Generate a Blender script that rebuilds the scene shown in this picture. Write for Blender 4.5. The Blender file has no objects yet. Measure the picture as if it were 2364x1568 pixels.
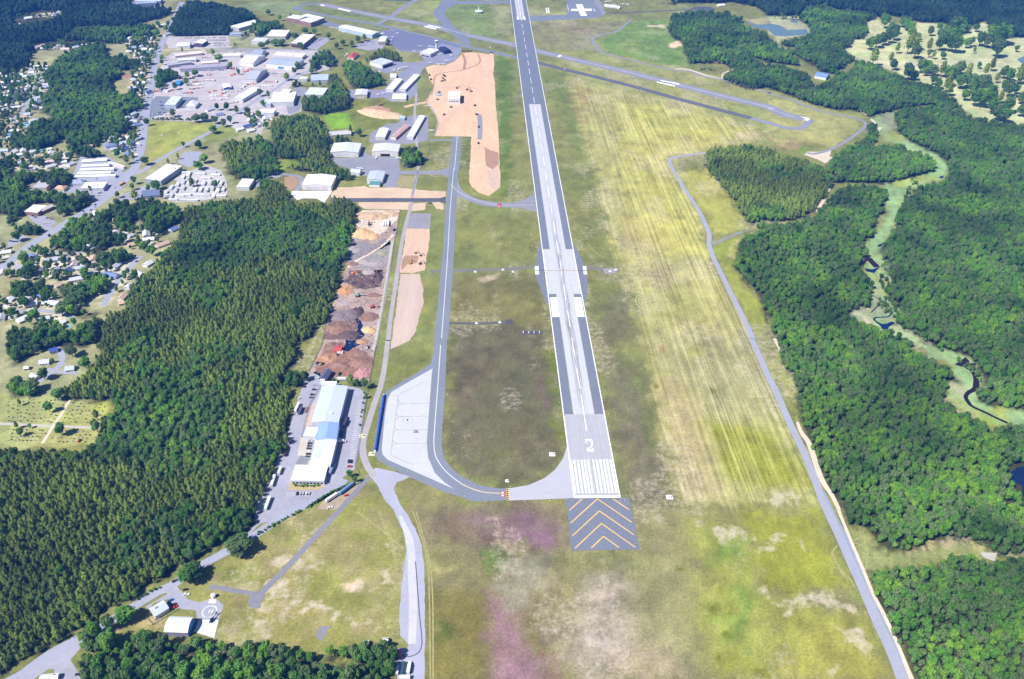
import bpy, math, random
import numpy as np
from mathutils import Matrix, Vector
from mathutils.geometry import tessellate_polygon

# ---------------------------------------------------------------- camera, world, sun
SC = bpy.context.scene
COL = SC.collection
IW, IH = 2363.0, 1568.0                      # units in which the photograph was measured
FOC, PITCH, ROLL, RAZ, CAMH, RX0, RY0 = 1897.72, 0.625193, 0.0230598, -0.0473942, 588.366, 86.0274, 556.516
CP, SP, CR, SR = math.cos(PITCH), math.sin(PITCH), math.cos(ROLL), math.sin(ROLL)
cam = bpy.data.cameras.new('camera'); cam.sensor_width = 36; cam.lens = FOC / IW * 36
cam.clip_start = 1; cam.clip_end = 60000
camo = bpy.data.objects.new('camera', cam); COL.objects.link(camo)
_r = Vector((1, 0, 0)); _f = Vector((0, CP, -SP)); _d = Vector((0, -SP, -CP))
_x = _r * CR - _d * SR; _y = -(_r * SR + _d * CR)
M_ = Matrix((_x, _y, -_f)).transposed().to_4x4(); M_.translation = Vector((0, 0, CAMH))
camo.matrix_world = M_
SC.camera = camo

SUN_EL = math.radians(50); SHX, SHY = 0.82, 0.57      # shadows fall to the right and away
wd = bpy.data.worlds.new('World'); SC.world = wd; wd.use_nodes = True
nt = wd.node_tree; bg = nt.nodes['Background']
sky = nt.nodes.new('ShaderNodeTexSky'); sky.sky_type = 'NISHITA'; sky.sun_disc = False
sky.sun_elevation = SUN_EL; sky.sun_rotation = math.atan2(-SHX, -SHY)
sky.air_density = 1.0; sky.dust_density = 0.6; sky.altitude = 600
nt.links.new(sky.outputs[0], bg.inputs[0]); bg.inputs[1].default_value = 0.05
sl = bpy.data.lights.new('sun', 'SUN'); sl.energy = 4.8; sl.angle = math.radians(0.5); sl.color = (1.0, 0.965, 0.9)
so = bpy.data.objects.new('sun', sl); COL.objects.link(so)
so.rotation_euler = Vector((SHX * math.cos(SUN_EL), SHY * math.cos(SUN_EL), -math.sin(SUN_EL))).to_track_quat('-Z', 'Y').to_euler()
so.location = (0, 0, 900)
SC.view_settings.view_transform = 'Standard'; SC.view_settings.look = 'None'
SC.view_settings.exposure = 0.60; SC.view_settings.gamma = 1.0; SC.view_settings.use_curve_mapping = False
try:
    SC.cycles.max_bounces = 5; SC.cycles.diffuse_bounces = 2; SC.cycles.glossy_bounces = 2
    SC.cycles.transmission_bounces = 2; SC.cycles.volume_bounces = 0
except Exception: pass
rnd = random.Random(7)

# ---------------------------------------------------------------- measuring the photograph
def unp(X, Y, z=0.0):
    dx, dy = X - IW / 2, Y - IH / 2
    u = dx * CR + dy * SR; v = -dx * SR + dy * CR
    d = _f * FOC + _r * u + _d * v
    t = (z - CAMH) / d.z
    return Vector((d.x * t, d.y * t, z))
def prj_np(x, y, z):
    dep = y * CP + (CAMH - z) * SP
    u = FOC * x / dep; v = FOC * (-y * SP + (CAMH - z) * CP) / dep
    return IW / 2 + u * CR - v * SR, IH / 2 + u * SR + v * CR, dep
def nums(s): return [float(a) for a in s.replace(',', ' ').split()] if isinstance(s, str) else list(s)
def tile(t, s):                               # numbers read in one of 4x4 enlargements -> picture units
    a = nums(s)
    c, r = (int(t[0]), int(t[1])) if t != 'D' else (0, 0)
    if t == 'D': return [(a[i], a[i + 1]) for i in range(0, len(a), 2)]
    return [(590.75 * c + a[i] / 4, 392 * r + a[i + 1] / 4) for i in range(0, len(a), 2)]
def G(t, s, z=0.0): return [unp(X, Y, z).to_2d() for X, Y in tile(t, s)]
def multi(*ts):                               # ('12','...','13','...') joined
    out = []
    for i in range(0, len(ts), 2): out += G(ts[i], ts[i + 1])
    return out
def mpp(X, Y, z=0.0):                         # metres per picture unit, across
    return (unp(X + 1, Y, z) - unp(X, Y, z)).length

# ---------------------------------------------------------------- materials
def lin(c): return c / 12.92 if c <= 0.04045 else ((c + 0.055) / 1.055) ** 2.4
def C(r, g, b, k=0.9): return (lin(r / 255) * k, lin(g / 255) * k, lin(b / 255) * k, 1.0)
MATS = {}
def mat(name, rgb, rough=0.85, var=0.18, scale=0.25, var2=0.12, scale2=0.03, spec=0.25, metal=0.0, stretch=None, obj=False, fleck=0.0):
    if name in MATS: return MATS[name]
    m = bpy.data.materials.new(name); m.use_nodes = True; n = m.node_tree; P = n.nodes['Principled BSDF']
    P.inputs['Roughness'].default_value = rough; P.inputs['Specular IOR Level'].default_value = spec
    P.inputs['Metallic'].default_value = metal
    tc = n.nodes.new('ShaderNodeTexCoord'); ge = n.nodes.new('ShaderNodeNewGeometry')
    src = tc.outputs['Object'] if obj else ge.outputs['Position']
    if stretch:
        mp = n.nodes.new('ShaderNodeMapping'); mp.inputs['Rotation'].default_value = (0, 0, stretch[1])
        mp.inputs['Scale'].default_value = (1, stretch[0], 1); n.links.new(src, mp.inputs[0]); src = mp.outputs[0]
    cur = None
    rgbn = n.nodes.new('ShaderNodeRGB'); rgbn.outputs[0].default_value = rgb if len(rgb) == 4 else (*rgb, 1)
    cur = rgbn.outputs[0]
    for v, s, det in ((var, scale, 5), (var2, scale2, 3)):
        if v <= 0: continue
        no = n.nodes.new('ShaderNodeTexNoise'); no.inputs['Scale'].default_value = s; no.inputs['Detail'].default_value = det
        no.inputs['Roughness'].default_value = 0.65
        n.links.new(src, no.inputs['Vector'])
        mr = n.nodes.new('ShaderNodeMapRange'); mr.inputs[1].default_value = 0.25; mr.inputs[2].default_value = 0.75
        mr.inputs[3].default_value = 1 - v; mr.inputs[4].default_value = 1 + v
        n.links.new(no.outputs['Fac'], mr.inputs[0])
        mx = n.nodes.new('ShaderNodeVectorMath'); mx.operation = 'SCALE'
        n.links.new(cur, mx.inputs[0]); n.links.new(mr.outputs[0], mx.inputs['Scale']); cur = mx.outputs[0]
    n.links.new(cur, P.inputs['Base Color'])
    MATS[name] = m; m.diffuse_color = rgb if len(rgb) == 4 else (*rgb, 1)
    return m
def paint(r, g, b, k=0.9, var=0.05, rough=0.6, tag='paint', spec=0.3):
    return mat(f'{tag}_{int(r)}_{int(g)}_{int(b)}', C(r, g, b, k), rough=rough, var=var, scale=0.3, var2=var, scale2=0.06, spec=spec)

# ---------------------------------------------------------------- mesh building
class MB:
    def __init__(s): s.v = []; s.f = []; s.m = []
    def face(s, pts, m=0):
        i = len(s.v); s.v += [tuple(p) for p in pts]; s.f.append(tuple(range(i, i + len(pts)))); s.m.append(m)
    def box(s, cx, cy, z0, sx, sy, sz, rot=0, m=0, taper=1.0, top=None):
        c, n = math.cos(rot), math.sin(rot); i = len(s.v)
        for k, z in ((1, z0), (taper, z0 + sz)):
            for a, b in ((-1, -1), (1, -1), (1, 1), (-1, 1)):
                x, y = a * sx / 2 * k, b * sy / 2 * k
                s.v.append((cx + x * c - y * n, cy + x * n + y * c, z))
        for q in ((0, 1, 5, 4), (1, 2, 6, 5), (2, 3, 7, 6), (3, 0, 4, 7)): s.f.append(tuple(i + k for k in q)); s.m.append(m)
        s.f.append((i + 4, i + 5, i + 6, i + 7)); s.m.append(m if top is None else top)
        s.f.append((i + 3, i + 2, i + 1, i)); s.m.append(m)
    def prism(s, poly, z0, z1, m=0, top=None):
        n = len(poly); i = len(s.v)
        s.v += [(p[0], p[1], z0) for p in poly] + [(p[0], p[1], z1) for p in poly]
        for k in range(n): s.f.append((i + k, i + (k + 1) % n, i + n + (k + 1) % n, i + n + k)); s.m.append(m)
        for t in tessellate_polygon([[Vector((p[0], p[1], 0)) for p in poly]]):
            s.f.append(tuple(i + n + k for k in t)); s.m.append(m if top is None else top)
    def cyl(s, p0, p1, r0, r1=None, n=8, m=0, cap=True):
        r1 = r0 if r1 is None else r1; p0, p1 = Vector(p0), Vector(p1); d = (p1 - p0).normalized()
        a = d.orthogonal().normalized(); b = d.cross(a); i = len(s.v)
        for p, r in ((p0, r0), (p1, r1)):
            for k in range(n):
                t = 2 * math.pi * k / n; q = p + a * (r * math.cos(t)) + b * (r * math.sin(t)); s.v.append(tuple(q))
        for k in range(n): s.f.append((i + k, i + (k + 1) % n, i + n + (k + 1) % n, i + n + k)); s.m.append(m)
        if cap:
            s.f.append(tuple(i + k for k in reversed(range(n)))); s.m.append(m); s.f.append(tuple(i + n + k for k in range(n))); s.m.append(m)
    def loft(s, rings, m=0, cap=True):
        n = len(rings[0]); i = len(s.v)
        for r in rings: s.v += [tuple(p) for p in r]
        for j in range(len(rings) - 1):
            for k in range(n): s.f.append((i + j * n + k, i + j * n + (k + 1) % n, i + (j + 1) * n + (k + 1) % n, i + (j + 1) * n + k)); s.m.append(m)
        if cap:
            s.f.append(tuple(i + k for k in reversed(range(n)))); s.m.append(m)
            e = i + (len(rings) - 1) * n; s.f.append(tuple(e + k for k in range(n))); s.m.append(m)
    def mesh(s, name, mats):
        me = bpy.data.meshes.new(name); me.from_pydata(s.v, [], s.f)
        for m in (mats if isinstance(mats, (list, tuple)) else [mats]): me.materials.append(m)
        if len(me.materials) > 1: me.polygons.foreach_set('material_index', s.m)
        me.update(); return me
    def build(s, name, mats, parent=None, loc=None, rz=0):
        o = bpy.data.objects.new(name, s.mesh(name, mats)); COL.objects.link(o)
        if parent: o.parent = parent
        if loc is not None: o.location = loc
        if rz: o.rotation_euler = (0, 0, rz)
        return o
def tag(o, label=None, cat=None, group=None, kind=None):
    if label: o['label'] = label
    if cat: o['category'] = cat
    if group: o['group'] = group
    if kind: o['kind'] = kind
    return o
def empty(name, loc, rz=0):
    o = bpy.data.objects.new(name, None); COL.objects.link(o); o.location = loc; o.rotation_euler = (0, 0, rz); o.empty_display_size = 1; return o
def link_obj(name, me, parent=None, loc=(0, 0, 0), rz=0, scale=None):
    o = bpy.data.objects.new(name, me); COL.objects.link(o); o.parent = parent; o.location = loc; o.rotation_euler = (0, 0, rz)
    if scale is not None: o.scale = scale
    return o
def copy_tree(o, parent=None):
    c = o.copy(); COL.objects.link(c); c.parent = parent
    for ch in o.children: copy_tree(ch, c)
    return c
def ragged(P, amp, step=5.0):
    out = []; n = len(P)
    for i in range(n):
        a, b = Vector(P[i]).to_2d(), Vector(P[(i + 1) % n]).to_2d(); L = (b - a).length; k = max(1, min(60, int(L / step)))
        nrm = Vector((-(b - a).y, (b - a).x)).normalized() if L > 1e-6 else Vector((0, 0))
        ph = 0.0
        for j in range(k):
            ph = 0.6 * ph + rnd.uniform(-1, 1) * amp
            out.append(a.lerp(b, j / k) + (nrm * ph if j else Vector((0, 0))))
    return out
def smooth_loop(P, k=3):
    n = len(P); out = []
    for i in range(n):
        p0, p1, p2, p3 = [Vector(P[(i + j - 1) % n]).to_2d() for j in range(4)]
        for t in (q / k for q in range(k)):
            out.append(0.5 * ((2 * p1) + (p2 - p0) * t + (2 * p0 - 5 * p1 + 4 * p2 - p3) * t * t + (3 * p1 - p0 - 3 * p2 + p3) * t ** 3))
    return out
def catmull(P, k=5, tol=.3):
    R = [Vector(p).to_2d() for p in P]; P = R[:1]; out = []
    for p in R[1:]:
        if (p - P[-1]).length > tol: P.append(p)
    Q = [P[0] * 2 - P[1]] + P + [P[-1] * 2 - P[-2]]
    for i in range(len(P) - 1):
        p0, p1, p2, p3 = Q[i:i + 4]
        for q in range(k):
            t = q / k
            out.append(0.5 * ((2 * p1) + (p2 - p0) * t + (2 * p0 - 5 * p1 + 4 * p2 - p3) * t * t + (3 * p1 - p0 - 3 * p2 + p3) * t ** 3))
    return out + [P[-1]]
def sheet(name, P, z, m, rag=0.0, step=5.0, label=None, cat=None, parent=None, smooth=0):
    if smooth: P = smooth_loop(P, smooth)
    if rag: P = ragged(P, rag, step)
    b = MB(); b.v = [(p[0], p[1], z) for p in P]
    for t in tessellate_polygon([[Vector((p[0], p[1], 0)) for p in P]]):
        a, c, d = (Vector(P[k]).to_2d() for k in t)
        if (c - a).cross(d - a) < 0: t = (t[0], t[2], t[1])
        b.f.append(tuple(t)); b.m.append(0)
    o = b.build(name, m, parent)
    if parent is None: tag(o, label, cat, kind='structure')
    return o
def ribbon_into(b, P, w, z, m=0, smooth=5, closed=False):
    Q = catmull(P, smooth, w * .5 if isinstance(w, float) or isinstance(w, int) else 4) if smooth else [Vector(p).to_2d() for p in P]
    n = len(Q); L = []; R = []
    ws = w if isinstance(w, (list, tuple)) else None
    for i in range(n):
        d = (Q[min(i + 1, n - 1)] - Q[max(i - 1, 0)])
        d = d.normalized() if d.length > 1e-9 else Vector((1, 0)); nr = Vector((-d.y, d.x))
        t = i / max(1, n - 1)
        if ws: k = t * (len(ws) - 1); a = int(min(k, len(ws) - 2)); ww = ws[a] + (ws[a + 1] - ws[a]) * (k - a)
        else: ww = w
        L.append(Q[i] + nr * ww / 2); R.append(Q[i] - nr * ww / 2)
    for i in range(n - 1): b.face([(R[i].x, R[i].y, z), (R[i + 1].x, R[i + 1].y, z), (L[i + 1].x, L[i + 1].y, z), (L[i].x, L[i].y, z)], m)
ROADL = []
def ribbon(name, P, w, z, m, smooth=5, label=None, cat=None, parent=None):
    if cat == 'road': ROADL.append((P, max(w) if isinstance(w, list) else w))
    b = MB(); ribbon_into(b, P, w, z, 0, smooth); o = b.build(name, m, parent)
    if parent is None: tag(o, label, cat, kind='structure')
    return o
# ---------------------------------------------------------------- woods outlines (picture outlines of the canopy)
# kind, spacing m, crown scale, outline
WOODS = [
 ('pine', 4.2, .78, multi('01', '1700 320 2050 250 2361 240', '11', '40 60 180 70 330 190 330 280 440 265 560 270 700 290 720 240 860 250 945 300 950 340 890 470 880 600 870 680 790 830 760 960 740 1050 700 1180 680 1280 640 1390 560 1430 500 1520 470 1567', '12', '380 0 400 150 300 260 290 420 300 560 310 640 300 900 240 1060 130 1250 60 1450', '13', '20 60 -60 170', '03', '2300 150 2060 250 1850 430 1640 500 1560 620 1330 690 1230 800 1000 900 800 1080 600 1130 500 1230 330 1330 150 1390 60 1500 -500 1600 -500 0', '02', '-500 1000 50 960 250 990 500 980 700 990 850 960 900 860 960 800 1000 700 1040 600 1000 540 860 560 720 540 640 540 560 500 480 470 620 400 700 300 850 200 900 60 960 -20', '01', '880 1500 960 1350 1040 1280 1150 1240 1180 1150 1200 1050 1320 960 1400 880 1480 780 1540 700 1640 620 1680 500')),
 ('broad', 5.6, .88, multi('31', '-60 460 -100 560 -230 600 -270 720 -310 850 -200 1000 -60 1150 -20 1300 30 1400 70 1567', '32', '110 20 170 230 260 400 280 640 350 800 420 1010 500 1200 600 1400 700 1567', '33', '760 130 900 150 960 240 1030 330 1130 360 1300 370 1440 320 1500 280 1640 250 1760 270 1900 280 2050 330 2090 400 2200 420 2361 380', 'D', '2560 1240 2560 980', '32', '2361 760 2250 730 2100 770 1950 720 1780 640 1640 530 1600 480 1680 400 1640 360 1760 380 1800 330 1640 220 1450 150 1330 60', '31', '1330 1567 1180 1480 1090 1480 1000 1440 860 1400 760 1310 850 1260 940 1250 960 1100 940 1010 900 960 850 900 880 800 930 760 890 650 960 580 1000 460 1080 340 1100 230 1040 150 900 130 720 110 620 200 480 370 390 430 200 480 60 480')),
 ('broad', 5.6, .9, multi('31', '1170 1000 1130 940 1140 880 1080 790 1060 720 1080 640 1160 560 1200 440 1240 300 1320 240 1420 120 1530 110 1640 60 1700 -20', '30', '1660 1480 1480 1370 1330 1300 1200 1200 1190 1050 1230 1000 1500 960 1800 1010 1880 1080 2160 1110 2330 1140 2500 1120', 'D', '2700 330 2700 930', '32', '2361 640 2240 620 2100 600 1960 560 1960 450 2040 400 2030 330 1980 290 1960 200 1850 130 1700 100 1560 60 1430 0', '31', '1400 1530 1250 1440 1190 1380 1250 1280 1180 1200 1110 1120')),
 ('broad', 5.2, .85, multi('33', '950 620 1000 500 1160 500 1350 510 1500 480 1560 450 1680 370 1880 390 1960 420 2080 480 2140 420 2361 400', 'D', '2560 1260 2560 1700', '33', '1400 1800 1370 1560 1310 1450 1270 1280 1190 1130 1100 960 1040 830')),
 ('pine', 4.8, .85, multi('20', '1780 1390 1880 1340 2100 1320 2364 1350', '30', '100 1390 250 1440 420 1500 560 1560', '31', '620 60 610 110 560 180 480 300 430 380 330 420 200 460 80 470 -60 460 -150 490 -200 420 -300 300 -350 200 -450 110 -540 0')),
 ('broad', 6.2, 1.0, multi('20', '1460 130 1640 100 1740 95 1960 120 2060 150 2140 190 2050 200 2230 270 2364 300', '30', '0 320 60 400 100 440 240 440 220 520 300 590 200 590 0 570', '20', '2200 510 2280 560', '30', '0 590 300 640 400 700 440 780 560 740 640 650 720 680 830 560 950 590 1130 660 1320 740 1420 760 1620 840 1740 960 1810 1030 1860 1080 1500 960 1230 1000 1000 1050 940 1080 900 1040 760 1000 640 1010 400 950 200 870 0 800', '20', '2200 820 1960 740 1940 690 2050 640 1980 590 1900 575 1640 580 1600 480 1570 380 1480 330 1450 250 1500 190')),
 ('broad', 6.6, 1.05, multi('30', '0 130 300 150 360 60 500 40 700 100 900 110 1000 150 900 190 930 280 880 350 790 360 750 430 680 440 730 500 800 540 660 640 600 680 480 650 420 590 300 530 230 480 250 430 130 410 140 370 330 340 400 300 380 220 280 170')),
 ('far', 10.0, 1.5, multi('30', '-350 10 -100 60 0 140 300 140 360 60 500 40 700 100 900 100 1050 170 1150 140 1400 200 1600 210 1800 220 1880 230 2000 190 2100 350 2361 340', 'D', '2700 85 2700 -140 1600 -140 1560 5', '20', '1400 20 1900 25')),
 ('broad', 6.2, 1.0, multi('30', '930 590 960 640 1130 660 1320 740 1420 760 1600 830 1640 830 1700 900 1810 1030 1700 1000 1400 800 1200 740 1000 640')),
 ('broad', 5.6, 1.0, multi('30', '520 1567 600 1440 700 1380 850 1310 960 1200 900 1160 920 1130 1020 1160 1000 1280 960 1340 1160 1320 1350 1380 1500 1450 1540 1567', '31', '1250 80 1060 120 880 110 640 110 620 40')),
 # built-up side, upper left
 ('far', 8.0, 1.2, multi('00', '120 180 320 110 480 120 560 90 700 20 1250 10 1180 60 1450 60 1590 90 1450 170 1310 200 1200 250 700 240 560 400 410 450 300 460 250 600 130 670', 'D', '-200 160 -200 -120 300 -120 300 0')),
 ('far', 6.6, 1.1, multi('00', '1560 300 1600 180 1680 60 1720 10 1960 20 2300 90 2361 170 2130 250 2100 320 1800 330 1600 330')),
 ('broad', 6.0, 1.0, multi('00', '480 600 560 500 700 460 820 400 960 400 1000 520 1160 500 1220 580 1180 640 1100 640 1120 700 1020 740 1060 850 1280 870 1300 990 1180 1050 1130 1060 1200 1140 1210 1200 1060 1260 900 1290 900 1350 780 1330 640 1340 600 1270 480 1330 280 1390 100 1340 100 1200 240 1220 280 1130 520 1100 380 1000 400 880 460 800 380 680')),
 ('broad', 6.0, 1.0, multi('00', '1180 330 1300 340 1390 330 1420 220 1300 230 700 250 560 370 620 430 720 410 850 380 1100 400')),
 ('broad', 6.0, 1.0, multi('00', '640 1340 770 1330 980 1400 960 1440 760 1460 640 1420')),
 ('broad', 6.0, 1.0, multi('00', '100 1450 90 1567', '01', '90 20 600 -20 670 60 600 140 460 170 330 100 230 110 240 200 330 180 480 200 640 210 760 170 820 220 800 330 620 400 540 380 480 300 300 310 240 340 160 450 80 520 90 400', 'D', '-150 480 -150 380')),
 ('broad', 6.0, 1.0, multi('01', '120 500 240 470 380 500 390 570 300 600 130 580')),
 ('broad', 6.0, 1.0, multi('01', '560 470 700 430 860 440 900 370 1000 360 1090 270 1250 300 1400 260 1640 310 1690 420 1600 500 1530 540 1500 600 1400 590 1340 520 1290 400 1220 480 1200 560 1100 540 1060 440 960 480 1000 560 1110 640 1100 690 1000 700 870 780 860 720 800 690 780 760 640 740 480 730 460 640 560 580 640 520')),
 ('broad', 5.8, 1.0, multi('01', '880 800 860 860 900 900 1040 880 1200 830 1240 760 1140 720 1000 720')),
 ('broad', 5.8, 1.0, multi('01', '80 1080 130 1020 330 1000 420 1020 490 1090 440 1150 330 1150 250 1190 120 1170')),
 ('broad', 5.8, 1.0, multi('01', '560 1040 640 1040 740 1060 860 970 1000 1000 1020 1060 900 1160 760 1220 720 1260 860 1290 880 1320 740 1350 640 1320 560 1290 500 1320 500 1260 640 1180 540 1130')),
 ('broad', 5.8, 1.0, multi('01', '100 1420 240 1440 370 1370 470 1360 560 1420 640 1460 760 1380 880 1330 960 1330 900 1460 900 1567', '02', '900 10 700 60 560 30 400 100 230 160 140 230 80 140 60 0')),
 ('broad', 5.8, 1.0, multi('02', '60 380 180 330 300 400 360 460 260 520 100 500')),
 # clumps amid the hangars and works
 ('pine', 5.4, 1.0, multi('10', '130 1150 220 1050 340 1060 480 1060 600 1080 640 1180 680 1230 660 1330 670 1420 720 1500 800 1560', '11', '860 20 880 80 800 100 600 60 500 20 300 -40', '10', '400 1540 390 1470 220 1450 170 1340 150 1230')),
 ('pine', 5.4, 1.0, multi('00', '2040 1330 2140 1300 2361 1270', '10', '100 1260 140 1340 190 1450 200 1567', '11', '180 20 120 60 -20 110 -200 60 -260 0')),
 ('broad', 5.6, 1.0, multi('10', '800 570 880 560 960 580 1060 640 1130 690 1180 770 1100 800 1000 820 900 800 840 720 810 640')),
 ('pine', 5.4, 1.0, multi('10', '400 900 480 880 600 890 680 870 660 690 760 680 800 760 860 870 880 950 860 1000 740 1020 600 1050 430 1010')),
 ('pine', 5.4, 1.0, multi('10', '1010 570 1080 500 1150 450 1240 460 1330 500 1350 560 1260 560 1180 540')),
 ('broad', 5.2, 1.0, multi('10', '1360 1380 1420 1350 1490 1360 1530 1430 1520 1500 1440 1530 1360 1530')),
 ('broad', 5.6, 1.0, multi('10', '480 560 560 490 660 460 730 520 730 600 640 620 620 560 560 640 520 670')),
 ('broad', 5.8, 1.0, multi('10', '0 200 200 190 260 250 200 260 100 290 30 330 0 340')),
 ('broad', 5.8, 1.0, multi('00', '1480 630 1560 640 1650 670 1650 720 1560 730 1500 800 1450 820 1440 740')),
 ('broad', 5.8, 1.0, multi('00', '2130 410 2220 330 2361 200', '10', '20 180 60 240 -60 300 -180 400 -220 440')),
 ('broad', 5.6, 1.0, multi('10', '310 800 330 730 380 740 520 750 520 780 400 790')),
 ('pine', 5.2, 1.0, multi('10', '680 1310 740 1260 820 1240 870 1300 780 1320')),
 ('broad', 5.6, 1.0, multi('03', '720 1230 760 1130 860 1070 960 1120 1080 1150 1100 1240 1200 1130 1350 1080 1480 1120 1640 1180 1760 1140 1860 1130 1960 1190 2100 1230 2250 1200 2361 1210', '13', '80 1200 220 1240 300 1290 480 1270 600 1280 760 1230 880 1220 1000 1210 1180 1200 1290 1280 1270 1400 1200 1567 1150 1700 800 1400 980 1400 900 1370 700 1390 480 1410 300 1400', '03', '2361 1390 2000 1370 1700 1345 1450 1360 1100 1380 880 1330')),
 ('broad', 5.6, 1.0, multi('03', '700 1360 800 1300 950 1310 1080 1340 1200 1330 1400 1290 1700 1300 2000 1330 2361 1360', '13', '300 1375 700 1390 900 1400 1000 1500 1040 1590 1100 1800', '03', '1400 1800 800 1700 720 1500')),
 ('broad', 5.0, 0.8, multi('12', '280 280 380 240 470 300 480 370 400 430 300 440 290 330')),
]
def lift(P):                                   # far edges were read at the tree tops, near edges low on the crowns
    Q = [Vector(prj_np(p[0], p[1], 0.0)[:2]) for p in P]; n = len(Q)
    A = sum(Q[i].cross(Q[(i + 1) % n]) for i in range(n)); out = []
    for i in range(n):
        d = Q[(i + 1) % n] - Q[i - 1]; up = (d.x if A > 0 else -d.x) / max(d.length, 1e-6)      # 1: the wood lies below this edge
        out.append(unp(Q[i].x, Q[i].y, 7.5 + 4.5 * up).to_2d())
    return out
WOODS = [(k, s, c, lift(P)) for k, s, c, P in WOODS]

# ---------------------------------------------------------------- ground, painted with the plants' own colours
def hashn(ix, iy, sd):
    h = (ix.astype(np.int64) * 374761393 + iy.astype(np.int64) * 668265263 + sd * 982451653) & 0x7fffffff
    h = ((h ^ (h >> 13)) * 1274126177) & 0x7fffffff
    return ((h ^ (h >> 16)) & 0xffff) / 65535.0
def vnoise(x, y, sd=0):
    ix, iy = np.floor(x), np.floor(y); fx, fy = x - ix, y - iy
    fx = fx * fx * (3 - 2 * fx); fy = fy * fy * (3 - 2 * fy)
    a = hashn(ix, iy, sd) * (1 - fx) + hashn(ix + 1, iy, sd) * fx
    b = hashn(ix, iy + 1, sd) * (1 - fx) + hashn(ix + 1, iy + 1, sd) * fx
    return a * (1 - fy) + b * fy
def fbm(x, y, sd=0, o=4):
    t = 0; a = 0.5; 
    for i in range(o): t = t + a * vnoise(x * 2 ** i, y * 2 ** i, sd + i * 17); a *= 0.5
    return t / (1 - 0.5 ** o)
def grow(lo, hi, s0, s1):
    out = [lo]; 
    while out[-1] < hi: out.append(out[-1] + s0 + (s1 - s0) * (out[-1] - lo) / (hi - lo))
    return out
_h = grow(450, 2000, 3.0, 16.0)
gx = np.array([-v for v in reversed(_h[1:])] + list(np.arange(-450, 451, 3.0)) + _h[1:])
gy = np.array(list(np.arange(170, 920, 3.0)) + grow(920, 3800, 3.0, 15.0))
NX, NY = len(gx), len(gy)
X2, Y2 = np.meshgrid(gx, gy); PX, PY = X2.ravel(), Y2.ravel()
wx = PX + 9 * (fbm(PX / 22, PY / 22, 3) - .5) * 2; wy = PY + 9 * (fbm(PX / 22, PY / 22, 8) - .5) * 2
N1 = fbm(PX / 60, PY / 60, 21) ; N2 = fbm(PX / 14, PY / 14, 33); N3 = fbm(PX / 6, PY / 6, 44, 3)
def sdist(P, x, y):
    n = len(P); d = np.full(x.shape, 1e18); ins = np.zeros(x.shape, bool)
    for i in range(n):
        ax, ay = P[i]; bx, by = P[(i + 1) % n]; ex, ey = bx - ax, by - ay; L = ex * ex + ey * ey + 1e-12
        t = np.clip(((x - ax) * ex + (y - ay) * ey) / L, 0, 1)
        d = np.minimum(d, (x - ax - t * ex) ** 2 + (y - ay - t * ey) ** 2)
        c = ((ay > y) != (by > y)) & (x < (bx - ax) * (y - ay) / ((by - ay) if abs(by - ay) > 1e-12 else 1e-12) + ax)
        ins ^= c
    d = np.sqrt(d); return np.where(ins, -d, d)
GC = np.empty((len(PX), 3)); GC[:] = C(132, 137, 78)[:3]
FX = np.zeros((len(PX), 3))
def weight(P, feather, warp=1.0):
    P = [(p[0], p[1]) for p in P]; xs = [p[0] for p in P]; ys = [p[1] for p in P]; g = feather + 14
    k = np.nonzero((PX > min(xs) - g) & (PX < max(xs) + g) & (PY > min(ys) - g) & (PY < max(ys) + g))[0]
    if not len(k): return k, None
    ux = PX[k] + (wx[k] - PX[k]) * warp; uy = PY[k] + (wy[k] - PY[k]) * warp
    s = sdist(P, ux, uy) + min(feather, 9) * ((N3[k] - .5) * 2.6 + (N2[k] - .5) * 2.0); w = np.clip(0.5 - s / (2 * feather), 0, 1); return k, w * w * (3 - 2 * w)
def pt(P, col, feather=8, strength=1.0, br=0.0, warp=1.0):     # br: broken up by noise
    k, w = weight(P, feather, warp)
    if w is None: return
    w = w * strength
    if br: w = w * np.clip(0.5 + (N2[k] - (0.5)) * 6 * br + (N3[k] - .5) * 2 * br, 0, 1)
    GC[k] = GC[k] * (1 - w[:, None]) + np.array(C(*col)[:3]) * w[:, None]
def fx(P, ch, val, feather=8):
    k, w = weight(P, feather)
    if w is None: return
    FX[k, ch] = FX[k, ch] * (1 - w) + val * w
def ptt(t, s, *a, **k): pt(G(t, s), *a, **k)
D_ = 'D'
ptt(D_, '-600 -120 420 -120 400 60 640 60 720 130 620 330 530 420 640 480 350 700 250 900 0 1030 -600 1030', (158, 160, 122), 20)
ptt(D_, '1200 20 1600 60 1560 130 1600 160 2000 270 1860 330 1600 330 1300 180', (150, 155, 92), 15)
ptt('20', '180 210 1050 200 900 330 760 380 820 480 240 440', (140, 140, 98), 12)
ptt('20', '430 250 730 250 720 290 430 300', (118, 108, 88), 6, .8, br=.6)
ptt('20', '520 350 660 300 720 280 600 270', (170, 152, 128), 5, .8, br=.5)
ptt('20', '800 390 1080 200 1420 180 1460 260 1560 440 1620 580 1740 590 1600 620 1200 560 900 500', (118, 148, 72), 10)
ptt('20', '900 400 1200 330 1300 420 1100 500', (150, 165, 85), 10, .6, br=.6)
ptt('20', '1440 440 1470 400 1570 360 1560 420 1480 450', (226, 205, 180), 3)
ptt('20', '1250 235 1420 235 1410 260 1260 250', (215, 205, 170), 3)
ptt('10', '1750 50 2130 40 2180 260 2300 360 1950 320 1830 240 1760 130', (128, 146, 84), 8)
ptt('10', '2200 50 2340 60 2361 340 2250 300 2200 180', (152, 156, 112), 8)
ptt('10', '420 60 1200 170 1100 200 640 120', (122, 140, 78), 8)
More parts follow.
